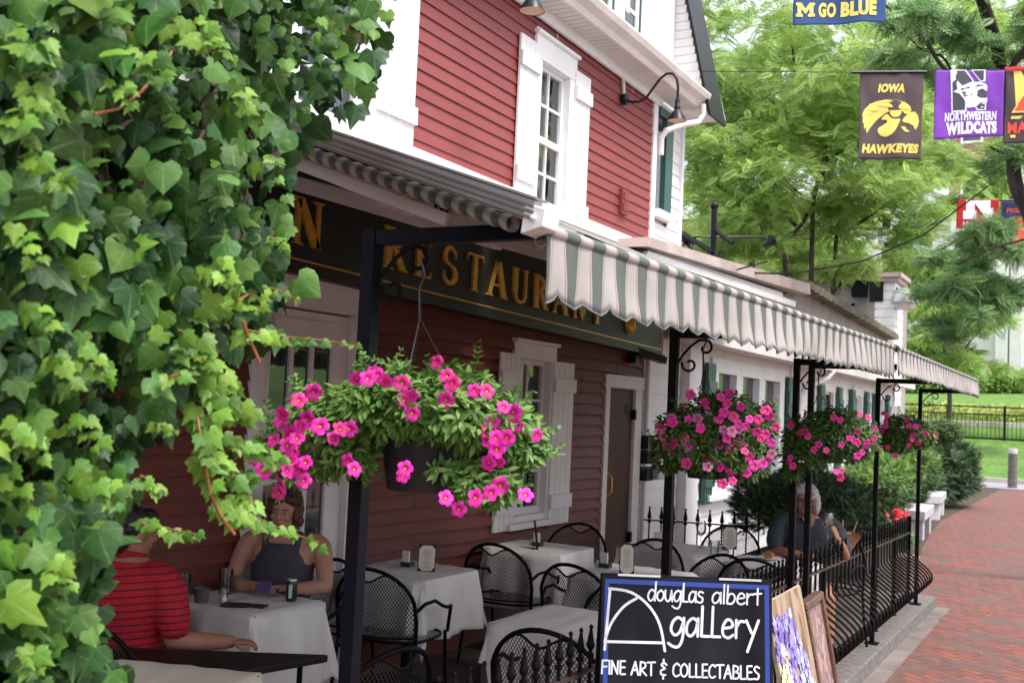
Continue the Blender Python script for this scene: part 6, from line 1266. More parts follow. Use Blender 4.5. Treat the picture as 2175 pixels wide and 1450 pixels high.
cloth_table(-3.02, 2.88, .60, .56, 'table with cream cloth at the bottom left edge of the photo', rz=.3, m='cream', seed=15, lab_c='cream cloth peeking in at the bottom left edge of the photo')
o = thing('bare_table', 'bare dark mesh table top in front of the man in the red polo', 'table', (-3.25, 3.36, 0))
mb = MB(); Q = [(-2.92, 3.83), (-3.08, 3.22), (-3.75, 3.02), (-3.72, 3.22)]; Q = [(-2.90, 3.80), (-3.66, 3.34), (-3.74, 3.0), (-3.04, 3.2)]
def rounded(P, r=.05, k=4):
    out = []; n = len(P)
    for i in range(n):
        p, a, b_ = Vector(P[i]), Vector(P[i-1]), Vector(P[(i+1) % n]); s0 = p+(a-p).normalized()*r; s1 = p+(b_-p).normalized()*r
        for t in range(k+1): f = t/k; out.append(tuple((1-f)**2*s0+2*f*(1-f)*p+f*f*s1))
    return out
mb.prism(rounded(Q), lambda u, v, w: (u, v, .672+w), .028); mb.build('tabletop', mat('dark_tabletop', (.012, .010, .010), .5, .2, 20, .2, 80, spec=.25), o, bevel=.004)
for x, y in ((-2.98, 3.68), (-3.58, 3.34), (-3.66, 3.08), (-3.08, 3.3)): mb = MB(); mb.tube([(x, y, .67), (x+.0, y, 0)], .012, 8); mb.build('leg', M['ironmatte'], o)
# ================================================================ WROUGHT MESH CHAIRS
def mesh_mat():
    m = bpy.data.materials.new('expanded_steel_mesh'); m.use_nodes = True; nt = m.node_tree; L = nt.links; b = nt.nodes['Principled BSDF']; b.inputs['Base Color'].default_value = (.008, .007, .008, 1); b.inputs['Roughness'].default_value = .5
    uv = nd(nt, 'ShaderNodeUVMap'); sx = nd(nt, 'ShaderNodeSeparateXYZ'); L.new(uv.outputs[0], sx.inputs[0]); outs = []
    for sg in (1, -1):
        ma = nd(nt, 'ShaderNodeMath', operation='MULTIPLY'); ma.inputs[1].default_value = sg*.62; L.new(sx.outputs[1], ma.inputs[0]); ad = nd(nt, 'ShaderNodeMath', operation='ADD'); L.new(sx.outputs[0], ad.inputs[0]); L.new(ma.outputs[0], ad.inputs[1])
        mu = nd(nt, 'ShaderNodeMath', operation='MULTIPLY'); mu.inputs[1].default_value = 1/.017; L.new(ad.outputs[0], mu.inputs[0]); fr = nd(nt, 'ShaderNodeMath', operation='FRACT'); L.new(mu.outputs[0], fr.inputs[0]); lt = nd(nt, 'ShaderNodeMath', operation='LESS_THAN'); lt.inputs[1].default_value = .27; L.new(fr.outputs[0], lt.inputs[0]); outs.append(lt)
    mx = nd(nt, 'ShaderNodeMath', operation='MAXIMUM'); L.new(outs[0].outputs[0], mx.inputs[0]); L.new(outs[1].outputs[0], mx.inputs[1]); t = nd(nt, 'ShaderNodeBsdfTransparent'); ms = nd(nt, 'ShaderNodeMixShader'); L.new(mx.outputs[0], ms.inputs[0]); L.new(t.outputs[0], ms.inputs[1]); L.new(b.outputs[0], ms.inputs[2]); L.new(ms.outputs[0], nt.nodes['Material Output'].inputs[0]); return m
M['mesh'] = mesh_mat()
def make_chair():
    o = thing('mesh_chair', '', 'chair', (0, 0, 0), 'black wrought mesh patio chairs')
    hw = .25; yb = lambda x: -.20-.10*(1-(x/hw)**2)       # back curves round the sitter
    top = lambda x: .60+.25*math.sqrt(max(0, 1-(x/(hw*1.04))**2))
    pts = [(-hw*1.0, -.19, .42), (-hw*1.02, -.2, .56)]+[(x, yb(x)-.03, top(x)) for x in [hw*1.02*math.sin(math.radians(a)) for a in range(-80, 81, 10)]]+[(hw*1.02, -.2, .56), (hw, -.19, .42)]
    mb = MB(); mb.tube(pts, .0115, 8); f = mb.build('back_frame', M['iron'], None, smooth=True); f.parent = o
    mb = MB(); nx, nz = 22, 12; vs = []; uv = []
    for j in range(nz+1):
        for i in range(nx+1):
            x = -hw+2*hw*i/nx; notch = .075*math.exp(-(x/.075)**2) if abs(x) < .15 else 0; zt = top(x)-notch*1.0; z0 = .47; z = z0+(zt-z0)*j/nz; vs.append((x, yb(x)-.03*(z-.42)/.4, z)); uv.append((x, z))
    mb.add(vs, [(j*(nx+1)+i, j*(nx+1)+i+1, (j+1)*(nx+1)+i+1, (j+1)*(nx+1)+i) for j in range(nz) for i in range(nx)], 0, uv); b_ = mb.build('backrest', M['mesh'], None, smooth=True); b_.parent = o
    mb = MB(); mb.tube([(x, yb(x)-.028, top(x)-.075*math.exp(-(x/.075)**2)) for x in [(-.13+.26*k/14) for k in range(15)]], .006, 6); q = mb.build('scoop_trim', M['iron'], None, smooth=True); q.parent = o; mb = MB(); mb.tube([(x, yb(x), .47) for x in [-hw+2*hw*k/10 for k in range(11)]], .007, 6); q = mb.build('lower_rail', M['iron'], None, smooth=True); q.parent = o
    P = [(.27*math.copysign(abs(math.cos(a))**.7, math.cos(a)), -.0+.25*math.copysign(abs(math.sin(a))**.7, math.sin(a))) for a in [2*math.pi*k/28 for k in range(28)]]
    mb = MB(); n = len(P); mb.add([(0, 0, .425)]+[(x, y, .44) for x, y in P], [(0, 1+k, 1+(k+1) % n) for k in range(n)], 0, [(0, 0)]+P); q = mb.build('seat', M['mesh'], None, smooth=True); q.parent = o
    mb = MB(); mb.tube([(x, y, .44) for x, y in P+[P[0]]], .009, 6, cap=False); q = mb.build('seat_frame', M['iron'], None, smooth=True); q.parent = o
    for s in (-1, 1):
        mb = MB(); mb.tube([(s*hw*1.02, -.2, .62), (s*.275, -.14, .655), (s*.285, -.03, .66), (s*.29, .06, .62), (s*.29, .13, .60), (s*.285, .19, .60), (s*.27, .215, .56), (s*.255, .22, .44)], .011, 8); q = mb.build('arm', M['iron'], None, smooth=True); q.parent = o
        for y0, y1 in ((.2, .26), (-.19, -.27)): mb = MB(); mb.tube([(s*.25, y0, .45), (s*.245, (y0+y1)/2, .22), (s*.255, y1, 0)], .011, 8); q = mb.build('leg', M['iron'], None, smooth=True); q.parent = o
    return o
ch0 = make_chair()
CH = [(-3.67, 5.36, .12, 'mesh chair with its back to the camera just right of the blue black post'),
 (-3.70, 6.86, .05, 'mesh chair with its back to the camera at the table under the lower window'), (-3.78, 7.95, math.pi+.15, 'mesh chair facing the camera in front of the brown door'),
 (-2.15, 4.52, .12, 'large foreground mesh chair behind the railing spears'), (-2.68, 3.60, 1.35, 'foreground mesh chair turned sideways at the bare dark table'),
 (-2.84, 6.38, -.1, 'mesh chair directly above the left end of the gallery board'), (-2.42, 5.50, math.pi-.2, 'small looking mesh chair half hidden by the left edge of the gallery board'),
 (-2.95, 7.42, math.pi, 'mesh chair behind the tall menu card'), (-2.80, 8.95, math.pi+.1, 'mesh chair beyond the napkin box'), (-2.35, 6.98, math.pi-.25, 'round backed mesh chair above the middle of the gallery board'),
 (-2.10, 7.55, .1, 'round backed mesh chair in front of the grey haired woman'), (-2.0, 9.0, math.pi-.35, 'mesh chair on which the grey haired woman sits'), (-3.97, 4.86, math.pi, 'mesh chair on which the woman in the tank top sits'),
 (-3.74, 3.44, .1, 'mesh chair on which the man in the red polo sits'), (-1.98, 8.98, math.pi, '')]
for k, (x, y, rz, lab) in enumerate(CH[:-1]): place(ch0, (x, y, 0), rz, lab, first=(k == 0))
# ================================================================ THINGS ON THE TABLES
M['clear'] = clear_glass('drinking_glass'); TZ = .744
def glass_t(x, y, label, r=.036, h=.11, name='water_glass'):
    mb = MB(); mb.lathe([(0, .002), (r*.8, .0), (r, h), (r*.93, h), (r*.74, .012), (0, .012)], (x, y, TZ), 18); return tag(mb.build(name, M['clear'], smooth=True), label, 'glass')
def stem(x, y, z, label, wine=None, s=1., name='wine_glass'):
    o = thing(name, label, 'wine glass', (x, y, z)); mb = MB(); mb.lathe([(0, 0), (.034*s, .001), (.005*s, .006), (.004*s, .085*s), (.012*s, .095*s), (.034*s, .12*s), (.041*s, .15*s), (.036*s, .195*s), (.032*s, .215*s), (.0305*s, .215*s), (.039*s, .15*s), (.03*s, .12*s), (0, .10*s)], (x, y, z), 20); mb.build('glass', M['clear'], o, smooth=True)
    if wine: mb = MB(); mb.lathe([(0, .103*s), (.028*s, .121*s), (.0375*s, .142*s), (.0375*s, .1425*s), (0, .1426*s)], (x, y, z), 20); mb.build('wine', wine, o, smooth=True)
    return o
glass_t(-4.06, 4.36, 'water glass with ice beside the elbow of the woman in the tank top', .04, .13); glass_t(-4.12, 4.12, 'water glass behind the shoulder of the man in red', .038, .12)
mb = MB(); mb.lathe([(0, 0), (.032, 0), (.043, .07), (.040, .07), (.03, .01), (0, .01)], (-3.99, 4.12, TZ), 20); tag(mb.build('stoneware_cup', mat('stoneware', (.10, .09, .085), .5, .2, 30), smooth=True), 'small grey stoneware cup without handle next to the man in red', 'cup')
o = thing('salt_shaker', 'glass salt shaker with metal cap on the couple\'s table', 'shaker', (-3.90, 4.18, TZ)); mb = MB(); mb.lathe([(0, 0), (.022, 0), (.02, .03), (.013, .05)], (-3.90, 4.18, TZ), 14); mb.build('body', M['clear'], o, smooth=True); mb = MB(); mb.lathe([(.014, .05), (.015, .065), (0, .075)], (-3.90, 4.18, TZ), 14); mb.build('cap', M['silver'], o, smooth=True); mb = MB(); mb.lathe([(0, .003), (.019, .003), (.018, .025), (0, .026)], (-3.90, 4.18, TZ), 14); mb.build('salt', M['white'], o, smooth=True)
tray = mat('black_leather', (.012, .009, .009), .5, .2, 30)
for (x, y, w, d, rz, lab) in ((-3.80, 4.16, .13, .09, .5, 'larger black bill folder on the couple\'s table'), (-3.70, 4.21, .09, .065, .3, 'smaller black wallet on the couple\'s table near its edge')):
    mb = MB(); mb.box((-w/2, -d/2, 0), (w/2, d/2, .010), M=Matrix.Translation((x, y, TZ)) @ Matrix.Rotation(rz, 4, 'Z')); tag(mb.build('bill_folder', tray, bevel=.003), lab, 'folder')
cx_, cy_ = -3.66, 4.36; cx_, cy_ = float(onZ(618, 1276, TZ)[0]), float(onZ(618, 1276, TZ)[1])
o = thing('drink_can', 'dark green drink can with silver top beside the phone', 'can', (cx_, cy_, TZ)); mb = MB(); mb.lathe([(0, 0), (.024, 0), (.029, .01), (.029, .095), (.026, .108)], (cx_, cy_, TZ), 20); mb.build('body', mat('can_green', (.012, .045, .02), .3, .3, 30, metal=.4), o, smooth=True); mb = MB(); mb.lathe([(.026, .108), (.025, .113), (.022, .110), (0, .110)], (cx_, cy_, TZ), 20); mb.build('lid', M['silver'], o, smooth=True)
mb = MB(); e = Vector((float(CR[0]), float(CR[1]), 0)).normalized(); c_ = Vector((cx_, cy_, TZ+.055))-Vector((float(CF[0]), float(CF[1]), 0))*.0302; mb.add([c_-e*.009-Vector((0, 0, .035)), c_+e*.009-Vector((0, 0, .035)), c_+e*.009+Vector((0, 0, .035)), c_-e*.009+Vector((0, 0, .035))], [(0, 1, 2, 3)]); mb.build('label', mat('can_label', (.45, .5, .5), .5), o)
def menu(x, y, rz, label, h=.17, w=.105):
    o = thing('menu_stand', label, 'menu', (x, y, TZ)); Mx = Matrix.Translation((x, y, TZ)) @ Matrix.Rotation(rz, 4, 'Z') @ Matrix.Rotation(math.radians(-8), 4, 'X'); mb = MB(); mb.box((-w/2-.006, 0, 0), (w/2+.006, .012, h+.01), M=Mx); mb.box((-w/2, .012, 0), (w/2, .07, .006), M=Mx); mb.build('holder', M['lampblack'], o)
    c = .022; P = [(-w/2+c, .005), (w/2-c, .005), (w/2, .005+c), (w/2, h-c), (w/2-c, h), (-w/2+c, h), (-w/2, h-c), (-w/2, .005+c)]; mb = MB(); mb.add([Mx @ Vector((a, -.0015, b_)) for a, b_ in P], [tuple(range(8))]); mb.build('card', M['cream'], o)
    mb = MB(); rr = random.Random(3)
    for k in range(12):
        z = h-.03-k*.0105; ww = w*.34*(.5+.5*rr.random()); q = [Mx @ Vector((a, -.003, b_)) for a, b_ in ((-ww, z), (ww, z), (ww, z+.003), (-ww, z+.003))]; mb.add(q, [(0, 1, 2, 3)])
    mb.build('printed_lines', mat('menu_ink', (.25, .22, .18), .8), o); return o
q = onZ(905, 1213, TZ); menu(float(q[0]), float(q[1]), math.radians(26), 'octagonal cream menu card in a black holder on the empty table by the wall', .16, .10)
q = onZ(1392, 1224, TZ); menu(-2.72, 6.62, math.radians(30), 'tall narrow menu card standing behind the gallery board', .19, .085)
menu(-3.72, 7.3, math.radians(120), 'dark menu holder seen edge-on under the shuttered lower window', .2, .10)
menu(-2.62, 8.5, math.radians(20), 'cream menu card beside the shoulder of the grey haired woman', .17, .1)
def caddy(x, y, label):
    o = thing('condiment_caddy', label, 'caddy', (x, y, TZ)); mb = MB(); mb.box((x-.035, y-.03, TZ), (x+.035, y+.03, TZ+.03)); mb.build('packets_box', mat('dark_green_box', (.01, .03, .015), .5), o); mb = MB(); mb.box((x-.03, y-.02, TZ+.03), (x+.02, y-.005, TZ+.10)); mb.build('card', M['cloth'], o); mb = MB(); mb.lathe([(0, 0), (.014, 0), (.014, .04), (0, .045)], (x-.06, y, TZ), 10); mb.build('shaker', M['silver'], o, smooth=True)
caddy(-3.92, 5.86, 'condiment holder left of the octagonal menu card'); caddy(-3.80, 7.45, 'small condiment holder on the table under the window'); caddy(-2.95, 6.8, 'condiment holder left of the tall menu card behind the board')
q = onZ(1655, 1178, TZ); stem(-2.82, 8.38, TZ, 'empty stemmed wine glass left of the grey haired woman', None, 1.0); glass_t(-2.62, 8.12, 'empty tumbler in front of the stemmed glass', .04, .10)
mb = MB(); mb.box((-3.12, 8.12, TZ), (-3.02, 8.18, TZ+.12)); tag(mb.build('napkin_box', M['cloth'], bevel=.003), 'white upright napkin box on the table with the stemware', 'napkin box')
# ================================================================ PEOPLE
M['skin'] = mat('skin', (.40, .205, .145), .55, .08, 12, spec=.3); M['skin_m'] = mat('skin_tanned', (.33, .15, .10), .55, .08, 12, spec=.3)
def limb(mb, pts, rs, n=14): 
    P = [Vector(p) for p in pts]; Q = []; Rr = []
    for i in range(len(P)-1):
        p0 = P[i-1] if i else P[0]; p3 = P[i+2] if i+2 < len(P) else P[-1]
        for s in range(5): t = s/5; Q.append(.5*((2*P[i])+(-p0+P[i+1])*t+(2*p0-5*P[i]+4*P[i+1]-p3)*t*t+(-p0+3*P[i]-3*P[i+1]+p3)*t**3)); Rr.append(rs[i]*(1-t)+rs[i+1]*t)
    Q.append(P[-1]); Rr.append(rs[-1]); mb.tube(Q, Rr, n); mb.ell(P[-1], rs[-1], rs[-1], rs[-1], 10, 6); mb.ell(P[0], rs[0], rs[0], rs[0], 10, 6)
def torso(mb, rings, n=28):      # (z, rx, ry, yc)
    vs = []; m = len(rings)
    for z, rx, ry, yc in rings:
        for k in range(n): a = 2*math.pi*k/n; c, s = math.cos(a), math.sin(a); vs.append((rx*math.copysign(abs(c)**.85, c), yc+ry*math.copysign(abs(s)**.85, s), z))
    fs = [(i*n+k, i*n+(k+1) % n, (i+1)*n+(k+1) % n, (i+1)*n+k) for i in range(m-1) for k in range(n)]+[tuple(range(n))[::-1], tuple((m-1)*n+k for k in range(n))]; mb.add(vs, fs)
def hand(mb, wrist, dirv, palmn, curl=.6, thumb=1, L_=.085):
    w = Vector(wrist); d = Vector(dirv).normalized(); pn = Vector(palmn).normalized(); sd_ = d.cross(pn).normalized(); c = w+d*.045; M3 = Matrix((sd_, d, pn)).transposed(); mb.ell(c, .038, .048, .014, 14, 8, M=M3)
    for k, (o_, ln) in enumerate(((-.028, .062), (-.010, .072), (.009, .068), (.027, .052))):
        b_ = w+d*.075+sd_*o_; p1 = b_+d*ln*.45-pn*curl*.008; p2 = p1+(d*(1-curl)-pn*curl).normalized()*ln*.32; p3 = p2+(d*(.6-curl)-pn*(curl+.3)).normalized()*ln*.26; mb.tube([b_-d*.02, b_, p1, p2, p3], [.0085, .009, .0085, .0078, .006], 8)
    t0 = w+d*.02+sd_*thumb*-.030; mb.tube([t0, t0+(d*.5-sd_*thumb*.8-pn*.3).normalized()*.035, t0+(d*.95-sd_*thumb*.7-pn*.5).normalized()*.062], [.011, .010, .0075], 8)
def head(mb, c, rot, s=1.0):
    M3 = rot.to_matrix(); T = lambda x, y, z: Vector(c)+M3 @ Vector((x*s, y*s, z*s)); E_ = lambda x, y, z, a, b_, d: mb.ell(T(x, y, z), a*s, b_*s, d*s, 20, 14, M=M3)
    E_(0, .012, .025, .074, .094, .092); E_(0, -.018, -.03, .058, .068, .082); E_(0, -.045, -.078, .032, .036, .03); E_(0, -.03, .03, .064, .055, .06)
    E_(0, -.096, -.012, .0125, .018, .015); E_(0, -.088, .012, .0085, .012, .026); E_(-.011, -.088, -.016, .0085, .010, .0085); E_(.011, -.088, -.016, .0085, .010, .0085)
    E_(0, -.082, -.045, .024, .012, .012); E_(-.036, -.062, -.015, .02, .02, .02); E_(.036, -.062, -.015, .02, .02, .02)
    for sx in (-1, 1): E_(sx*.077, .012, -.002, .010, .020, .030); E_(sx*.031, -.078, .032, .02, .010, .007)
    return T, M3
def bake(mb, name, m, parent, vox=.006, sm=3, ns=0):
    o = mb.build(name, m, None); o.parent = parent; r = o.modifiers.new('remesh', 'REMESH'); r.mode = 'VOXEL'; r.voxel_size = vox; r.use_smooth_shade = True; s_ = o.modifiers.new('smooth', 'SMOOTH'); s_.iterations = sm; s_.factor = .5
    bpy.context.view_layer.update(); me = bpy.data.meshes.new_from_object(o.evaluated_get(bpy.context.evaluated_depsgraph_get())); old = o.data; o.modifiers.clear(); o.data = me; bpy.data.meshes.remove(old); me.materials.clear(); me.materials.append(m)
    if ns:
        for v in me.vertices: v.co += v.normal*ns*(mnoise.noise(v.co*55)+.6*mnoise.noise(Vector((v.co.x*130, v.co.y*130, v.co.z*20))))
    me.polygons.foreach_set('use_smooth', [True]*len(me.polygons)); return o
EYE = mat('eye_white', (.30, .27, .25), .4); IRIS = mat('iris_dark', (.03, .02, .015), .2); LIP = mat('lips', (.36, .10, .09), .5)
def face_bits(T, M3, o, brow=None, open_=True):
    for sx in (-1, 1):
        mb = MB(); mb.ell(T(sx*.031, -.0775, .012), .0135, .008, .0075, 12, 8, M=M3); e_ = mb.build('eye', EYE, None, smooth=True); e_.parent = o; mb = MB(); mb.ell(T(sx*.031, -.0845, .012), .0058, .003, .0062, 10, 6, M=M3); q = mb.build('iris', IRIS, None, smooth=True); q.parent = e_
        mb = MB(); mb.tube([T(sx*.014, -.089, .030), T(sx*.032, -.090, .036), T(sx*.049, -.078, .031)], .0028, 6); q = mb.build('eyebrow', brow or IRIS, None); q.parent = o
    mb = MB(); mb.tube([T(-.024, -.088, -.046), T(-.010, -.096, -.044), T(.010, -.096, -.044), T(.024, -.088, -.046)], [.002, .0052, .0052, .002], 8); q = mb.build('lips', LIP, None, smooth=True); q.parent = o
def euler(x, y, z): from mathutils import Euler; return Euler((math.radians(x), math.radians(y), math.radians(z)))
# --- woman in the tank top
PL = (-3.96, 4.70, 0); w1o = thing('person', 'seated woman in a grey tank top holding a phone, sunglasses on her head', 'person', PL); w1o.rotation_euler = (0, 0, math.radians(27))
RG = [(.44, .17, .13, 0), (.55, .165, .12, 0), (.68, .150, .115, -.01), (.80, .158, .125, -.02), (.90, .170, .125, -.02), (.97, .178, .105, -.01), (1.015, .150, .085, 0), (1.05, .085, .07, 0), (1.075, .058, .060, -.01), (1.11, .052, .056, -.025)]
mb = MB(); torso(mb, RG); T, M3 = head(mb, (0, -.055, 1.165), euler(6, 4, -6), .98)
for s in (-1, 1):
    limb(mb, [(s*.165, 0, 1.0), (s*.205, -.01, .97), (s*.235, -.05, .88), (s*.255, -.10, .785)], [.055, .058, .050, .040]); limb(mb, [(s*.255, -.10, .785), (s*.18, -.19, .785), (s*.085, -.25, .79)], [.041, .037, .026])
    hand(mb, (s*.085, -.25, .792), (-s*.75, -.45, .08), (0, .25, 1), .55, thumb=s)
    limb(mb, [(s*.09, 0, .50), (s*.10, -.25, .50), (s*.10, -.42, .49)], [.085, .075, .055]); limb(mb, [(s*.10, -.42, .49), (s*.10, -.43, .25), (s*.10, -.42, .06)], [.055, .048, .035])
bake(mb, 'body', M['skin'], w1o, .0055)
mb = MB(); torso(mb, [(z, rx*1.055+.002, ry*1.07+.002, yc) for z, rx, ry, yc in RG[:4]]+[(.88, .172, .134, -.02), (.93, .150, .134, -.022), (.97, .118, .126, -.02), (1.00, .098, .110, -.012)])
for s in (-1, 1): limb(mb, [(s*.085, -.095, .96), (s*.088, -.075, 1.02), (s*.085, -.01, 1.045), (s*.08, .05, 1.02)], [.02, .018, .017, .02])
bake(mb, 'tank_top', mat('tank_top_fabric', (.050, .040, .060), .85, .1, 30, .2, 90), w1o, .006)
HR = mat('brown_hair', (.085, .032, .018), .6, .5, 40, .6, 60, stretch=(4, 4, .6)); mb = MB(); E2 = lambda x, y, z, a, b_, d: mb.ell(T(x, y, z), a, b_, d, 20, 14, M=M3)
E2(0, .035, .05, .088, .092, .085); E2(-.070, .02, .0, .026, .055, .075); E2(.072, .02, .0, .026, .055, .07); E2(0, .07, -.02, .07, .05, .08); E2(-.03, -.045, .085, .055, .05, .035); E2(-.062, -.045, .045, .022, .035, .05); E2(.05, -.03, .085, .04, .05, .03); E2(.088, .03, -.05, .018, .03, .03)
bake(mb, 'hair', HR, w1o, .006, 2, ns=.010)
mb = MB(); mb.ell(T(-.036, -.050, .112), .032, .008, .020, 14, 8, M=M3); mb.ell(T(.034, -.050, .112), .032, .008, .020, 14, 8, M=M3); mb.tube([T(-.075, -.04, .11), T(0, -.06, .115), T(.075, -.04, .11), T(.088, .03, .075)], .0035, 6); q = mb.build('sunglasses', M['lampblack'], None, smooth=True); q.parent = w1o
face_bits(T, M3, w1o, HR)
mb = MB(); mb.tube([(.06*math.cos(a), -.02-.105*math.sin(a)*1.0, 1.04-.085*math.sin(a)) for a in [math.pi*k/16 for k in range(17)]], .0013, 5); q = mb.build('necklace', M['silver'], None); q.parent = w1o
mb = MB(); mb.lathe([(.029, -.011), (.031, 0), (.029, .011)], (.10, -.243, .79), 14, axis=(-.85, -.45, 0)); q = mb.build('wristwatch', M['cream'], None); q.parent = w1o
loc = Matrix.Translation(PL) @ Matrix.Rotation(math.radians(27), 4, 'Z'); mb = MB(); mb.box((-.038, -.036, 0), (.038, .036, .008), M=loc @ Matrix.Translation((-.02, -.33, .80)) @ Matrix.Rotation(math.radians(50), 4, 'X')); tag(mb.build('phone', mat('phone_case', (.10, .06, .16), .3), bevel=.003), 'purple phone held in both hands by the woman in the tank top', 'phone')
# --- man in the red polo, seen from behind
PM = (-3.83, 3.49, 0); m1 = thing('person', 'seated man in a red striped polo seen from behind, half hidden by ivy', 'person', PM); m1.rotation_euler = (0, 0, math.radians(180+12))
RM = [(.44, .175, .13, 0), (.58, .18, .13, 0), (.72, .178, .13, .0), (.84, .185, .13, .01), (.93, .195, .12, .015), (.99, .175, .09, .01), (1.03, .10, .075, 0), (1.06, .062, .064, -.01), (1.09, .06, .062, -.02)]
mb = MB(); torso(mb, RM); T, M3 = head(mb, (-.0, -.03, 1.145), euler(8, 0, -28), 1.02)
for s in (-1, 1):
    e_ = (s*.27, .02, .715) if s < 0 else (.26, -.06, .72); wr = (-.44, -.16, .69) if s < 0 else (.15, -.3, .70)
    limb(mb, [(s*.18, .01, .97), (s*.225, .015, .93), (s*.25, .02, .83), e_], [.06, .058, .052, .044]); limb(mb, [e_, tuple((Vector(e_)+Vector(wr))/2+Vector((0, 0, -.005))), wr], [.044, .042, .030]); hand(mb, wr, (-.8 if s < 0 else -.5, -.55, -.05), (0, 0, 1), .6, thumb=s)
    limb(mb, [(s*.09, 0, .50), (s*.10, -.25, .50), (s*.10, -.42, .49)], [.09, .08, .06]); limb(mb, [(s*.10, -.42, .49), (s*.10, -.43, .25), (s*.10, -.42, .06)], [.06, .05, .035])
bake(mb, 'body', M['skin_m'], m1, .006)
def polo_mat():
    m = mat('red_striped_polo', (.42, .006, .014), .85, .08, 30, .2, 90); nt = m.node_tree; L = nt.links; b = nt.nodes['Principled BSDF']; src = b.inputs['Base Color'].links[0].from_socket; tc = nt.nodes['Texture Coordinate']; w = nd(nt, 'ShaderNodeTexWave'); w.wave_type = 'BANDS'; w.bands_direction = 'Z'; w.inputs['Scale'].default_value = 10.5; w.inputs['Distortion'].default_value = .5; w.inputs['Detail'].default_value = 1
    mp = nd(nt, 'ShaderNodeMapping'); mp.inputs['Rotation'].default_value = (0, math.radians(-6), 0); L.new(tc.outputs['Object'], mp.inputs[0]); L.new(mp.outputs[0], w.inputs[0]); r_ = nd(nt, 'ShaderNodeMapRange'); r_.inputs[1].default_value = .78; r_.inputs[2].default_value = .9; L.new(w.outputs['Fac'], r_.inputs[0]); mx = nd(nt, 'ShaderNodeMix', data_type='RGBA'); L.new(r_.outputs[0], mx.inputs[0]); L.new(src, mx.inputs[6]); mx.inputs[7].default_value = (.09, .004, .03, 1); L.new(mx.outputs[2], b.inputs['Base Color']); return m
PO = polo_mat(); mb = MB(); torso(mb, [(z, rx*1.06+.006, ry*1.1+.006, yc) for z, rx, ry, yc in RM[:6]]+[(1.035, .112, .085, 0)])
limb(mb, [(-.17, .01, .97), (-.225, .015, .93), (-.255, .02, .83), (-.268, .02, .775)], [.072, .075, .075, .070]); limb(mb, [(.17, .01, .97), (.225, .015, .93), (.255, .0, .83), (.262, -.03, .775)], [.072, .075, .075, .070]); bake(mb, 'polo_shirt', PO, m1, .008, 3, ns=.003)
mb = MB(); mb.lathe([(.070, -.015), (.074, .02), (.069, .035), (.066, .02)], (0, -.008, 1.035), 22, axis=(0, -.25, 1)); q = mb.build('collar', mat('polo_collar', (.24, .006, .012), .85), None, smooth=True); q.parent = m1
HB = mat('black_hair', (.010, .008, .008), .6, .4, 60, .5, 80); mb = MB(); E2(0, .04, .055, .084, .088, .078); E2(0, .068, -.025, .068, .045, .07); E2(-.06, .03, .03, .024, .05, .045); E2(.06, .03, .03, .024, .05, .045); E2(0, -.045, .09, .06, .04, .03); bake(mb, 'hair', HB, m1, .006, 2, ns=.005); face_bits(T, M3, m1)
# --- grey haired woman with the wine glass
P2 = (-2.06, 8.66, 0); w2 = thing('person', 'grey haired woman in a dark blue shirt and glasses raising a glass of white wine', 'person', P2); w2.rotation_euler = (0, 0, math.radians(24))
mb = MB(); torso(mb, RG); T, M3 = head(mb, (-.02, -.04, 1.165), euler(2, 0, -12), 1.0)
limb(mb, [(-.17, 0, 1.0), (-.215, -.02, .95), (-.25, -.08, .85), (-.25, -.14, .78)], [.055, .055, .048, .040]); limb(mb, [(-.25, -.14, .78), (-.17, -.25, .78), (-.10, -.30, .78)], [.04, .036, .026]); hand(mb, (-.10, -.30, .785), (.9, -.35, 0), (0, 0, 1), .5, thumb=-1)
limb(mb, [(.17, 0, 1.0), (.22, -.02, .95), (.26, -.08, .86), (.27, -.15, .77)], [.055, .055, .048, .040]); limb(mb, [(.27, -.15, .77), (.23, -.23, .84), (.185, -.28, .905)], [.04, .036, .026]); hand(mb, (.185, -.28, .905), (-.35, -.1, .9), (.75, -.55, .3), .85, thumb=-1)
for s in (-1, 1): limb(mb, [(s*.09, 0, .50), (s*.10, -.25, .50), (s*.10, -.42, .49)], [.085, .075, .055]); limb(mb, [(s*.10, -.42, .49), (s*.10, -.43, .25), (s*.10, -.42, .06)], [.055, .048, .035])
bake(mb, 'body', M['skin_m'], w2, .0065)
BS = mat('slate_blue_shirt', (.030, .038, .052), .9, .12, 12, .3, 50); mb = MB(); torso(mb, [(z, rx*1.1+.01, ry*1.12+.01, yc) for z, rx, ry, yc in RG[:6]]+[(1.02, .155, .095, 0), (1.045, .09, .08, .01)])
limb(mb, [(-.165, 0, 1.0), (-.215, -.02, .95), (-.25, -.08, .86), (-.25, -.12, .82)], [.068, .070, .066, .062]); limb(mb, [(.165, 0, 1.0), (.22, -.02, .95), (.26, -.08, .87), (.268, -.13, .81)], [.068, .070, .066, .062]); bake(mb, 'shirt', BS, w2, .008, 3, ns=.004)
mb = MB(); mb.add([(-.055, -.115, 1.045), (0, -.150, .90), (.05, -.115, 1.045), (0, -.09, 1.06)], [(0, 1, 2, 3)]); q = mb.build('open_neck', M['skin_m'], None); q.parent = w2
HG = mat('grey_hair', (.40, .36, .37), .6, .35, 40, .6, 60, stretch=(5, 5, .5)); mb = MB(); E2(0, .03, .055, .098, .100, .088); E2(-.084, .01, -.02, .030, .06, .085); E2(.086, .01, -.02, .032, .06, .085); E2(0, .075, -.03, .085, .055, .09); E2(-.02, -.05, .088, .072, .045, .034); E2(.05, -.04, .08, .045, .045, .03)
bake(mb, 'hair', HG, w2, .007, 2, ns=.008); face_bits(T, M3, w2, HG)
mb = MB()
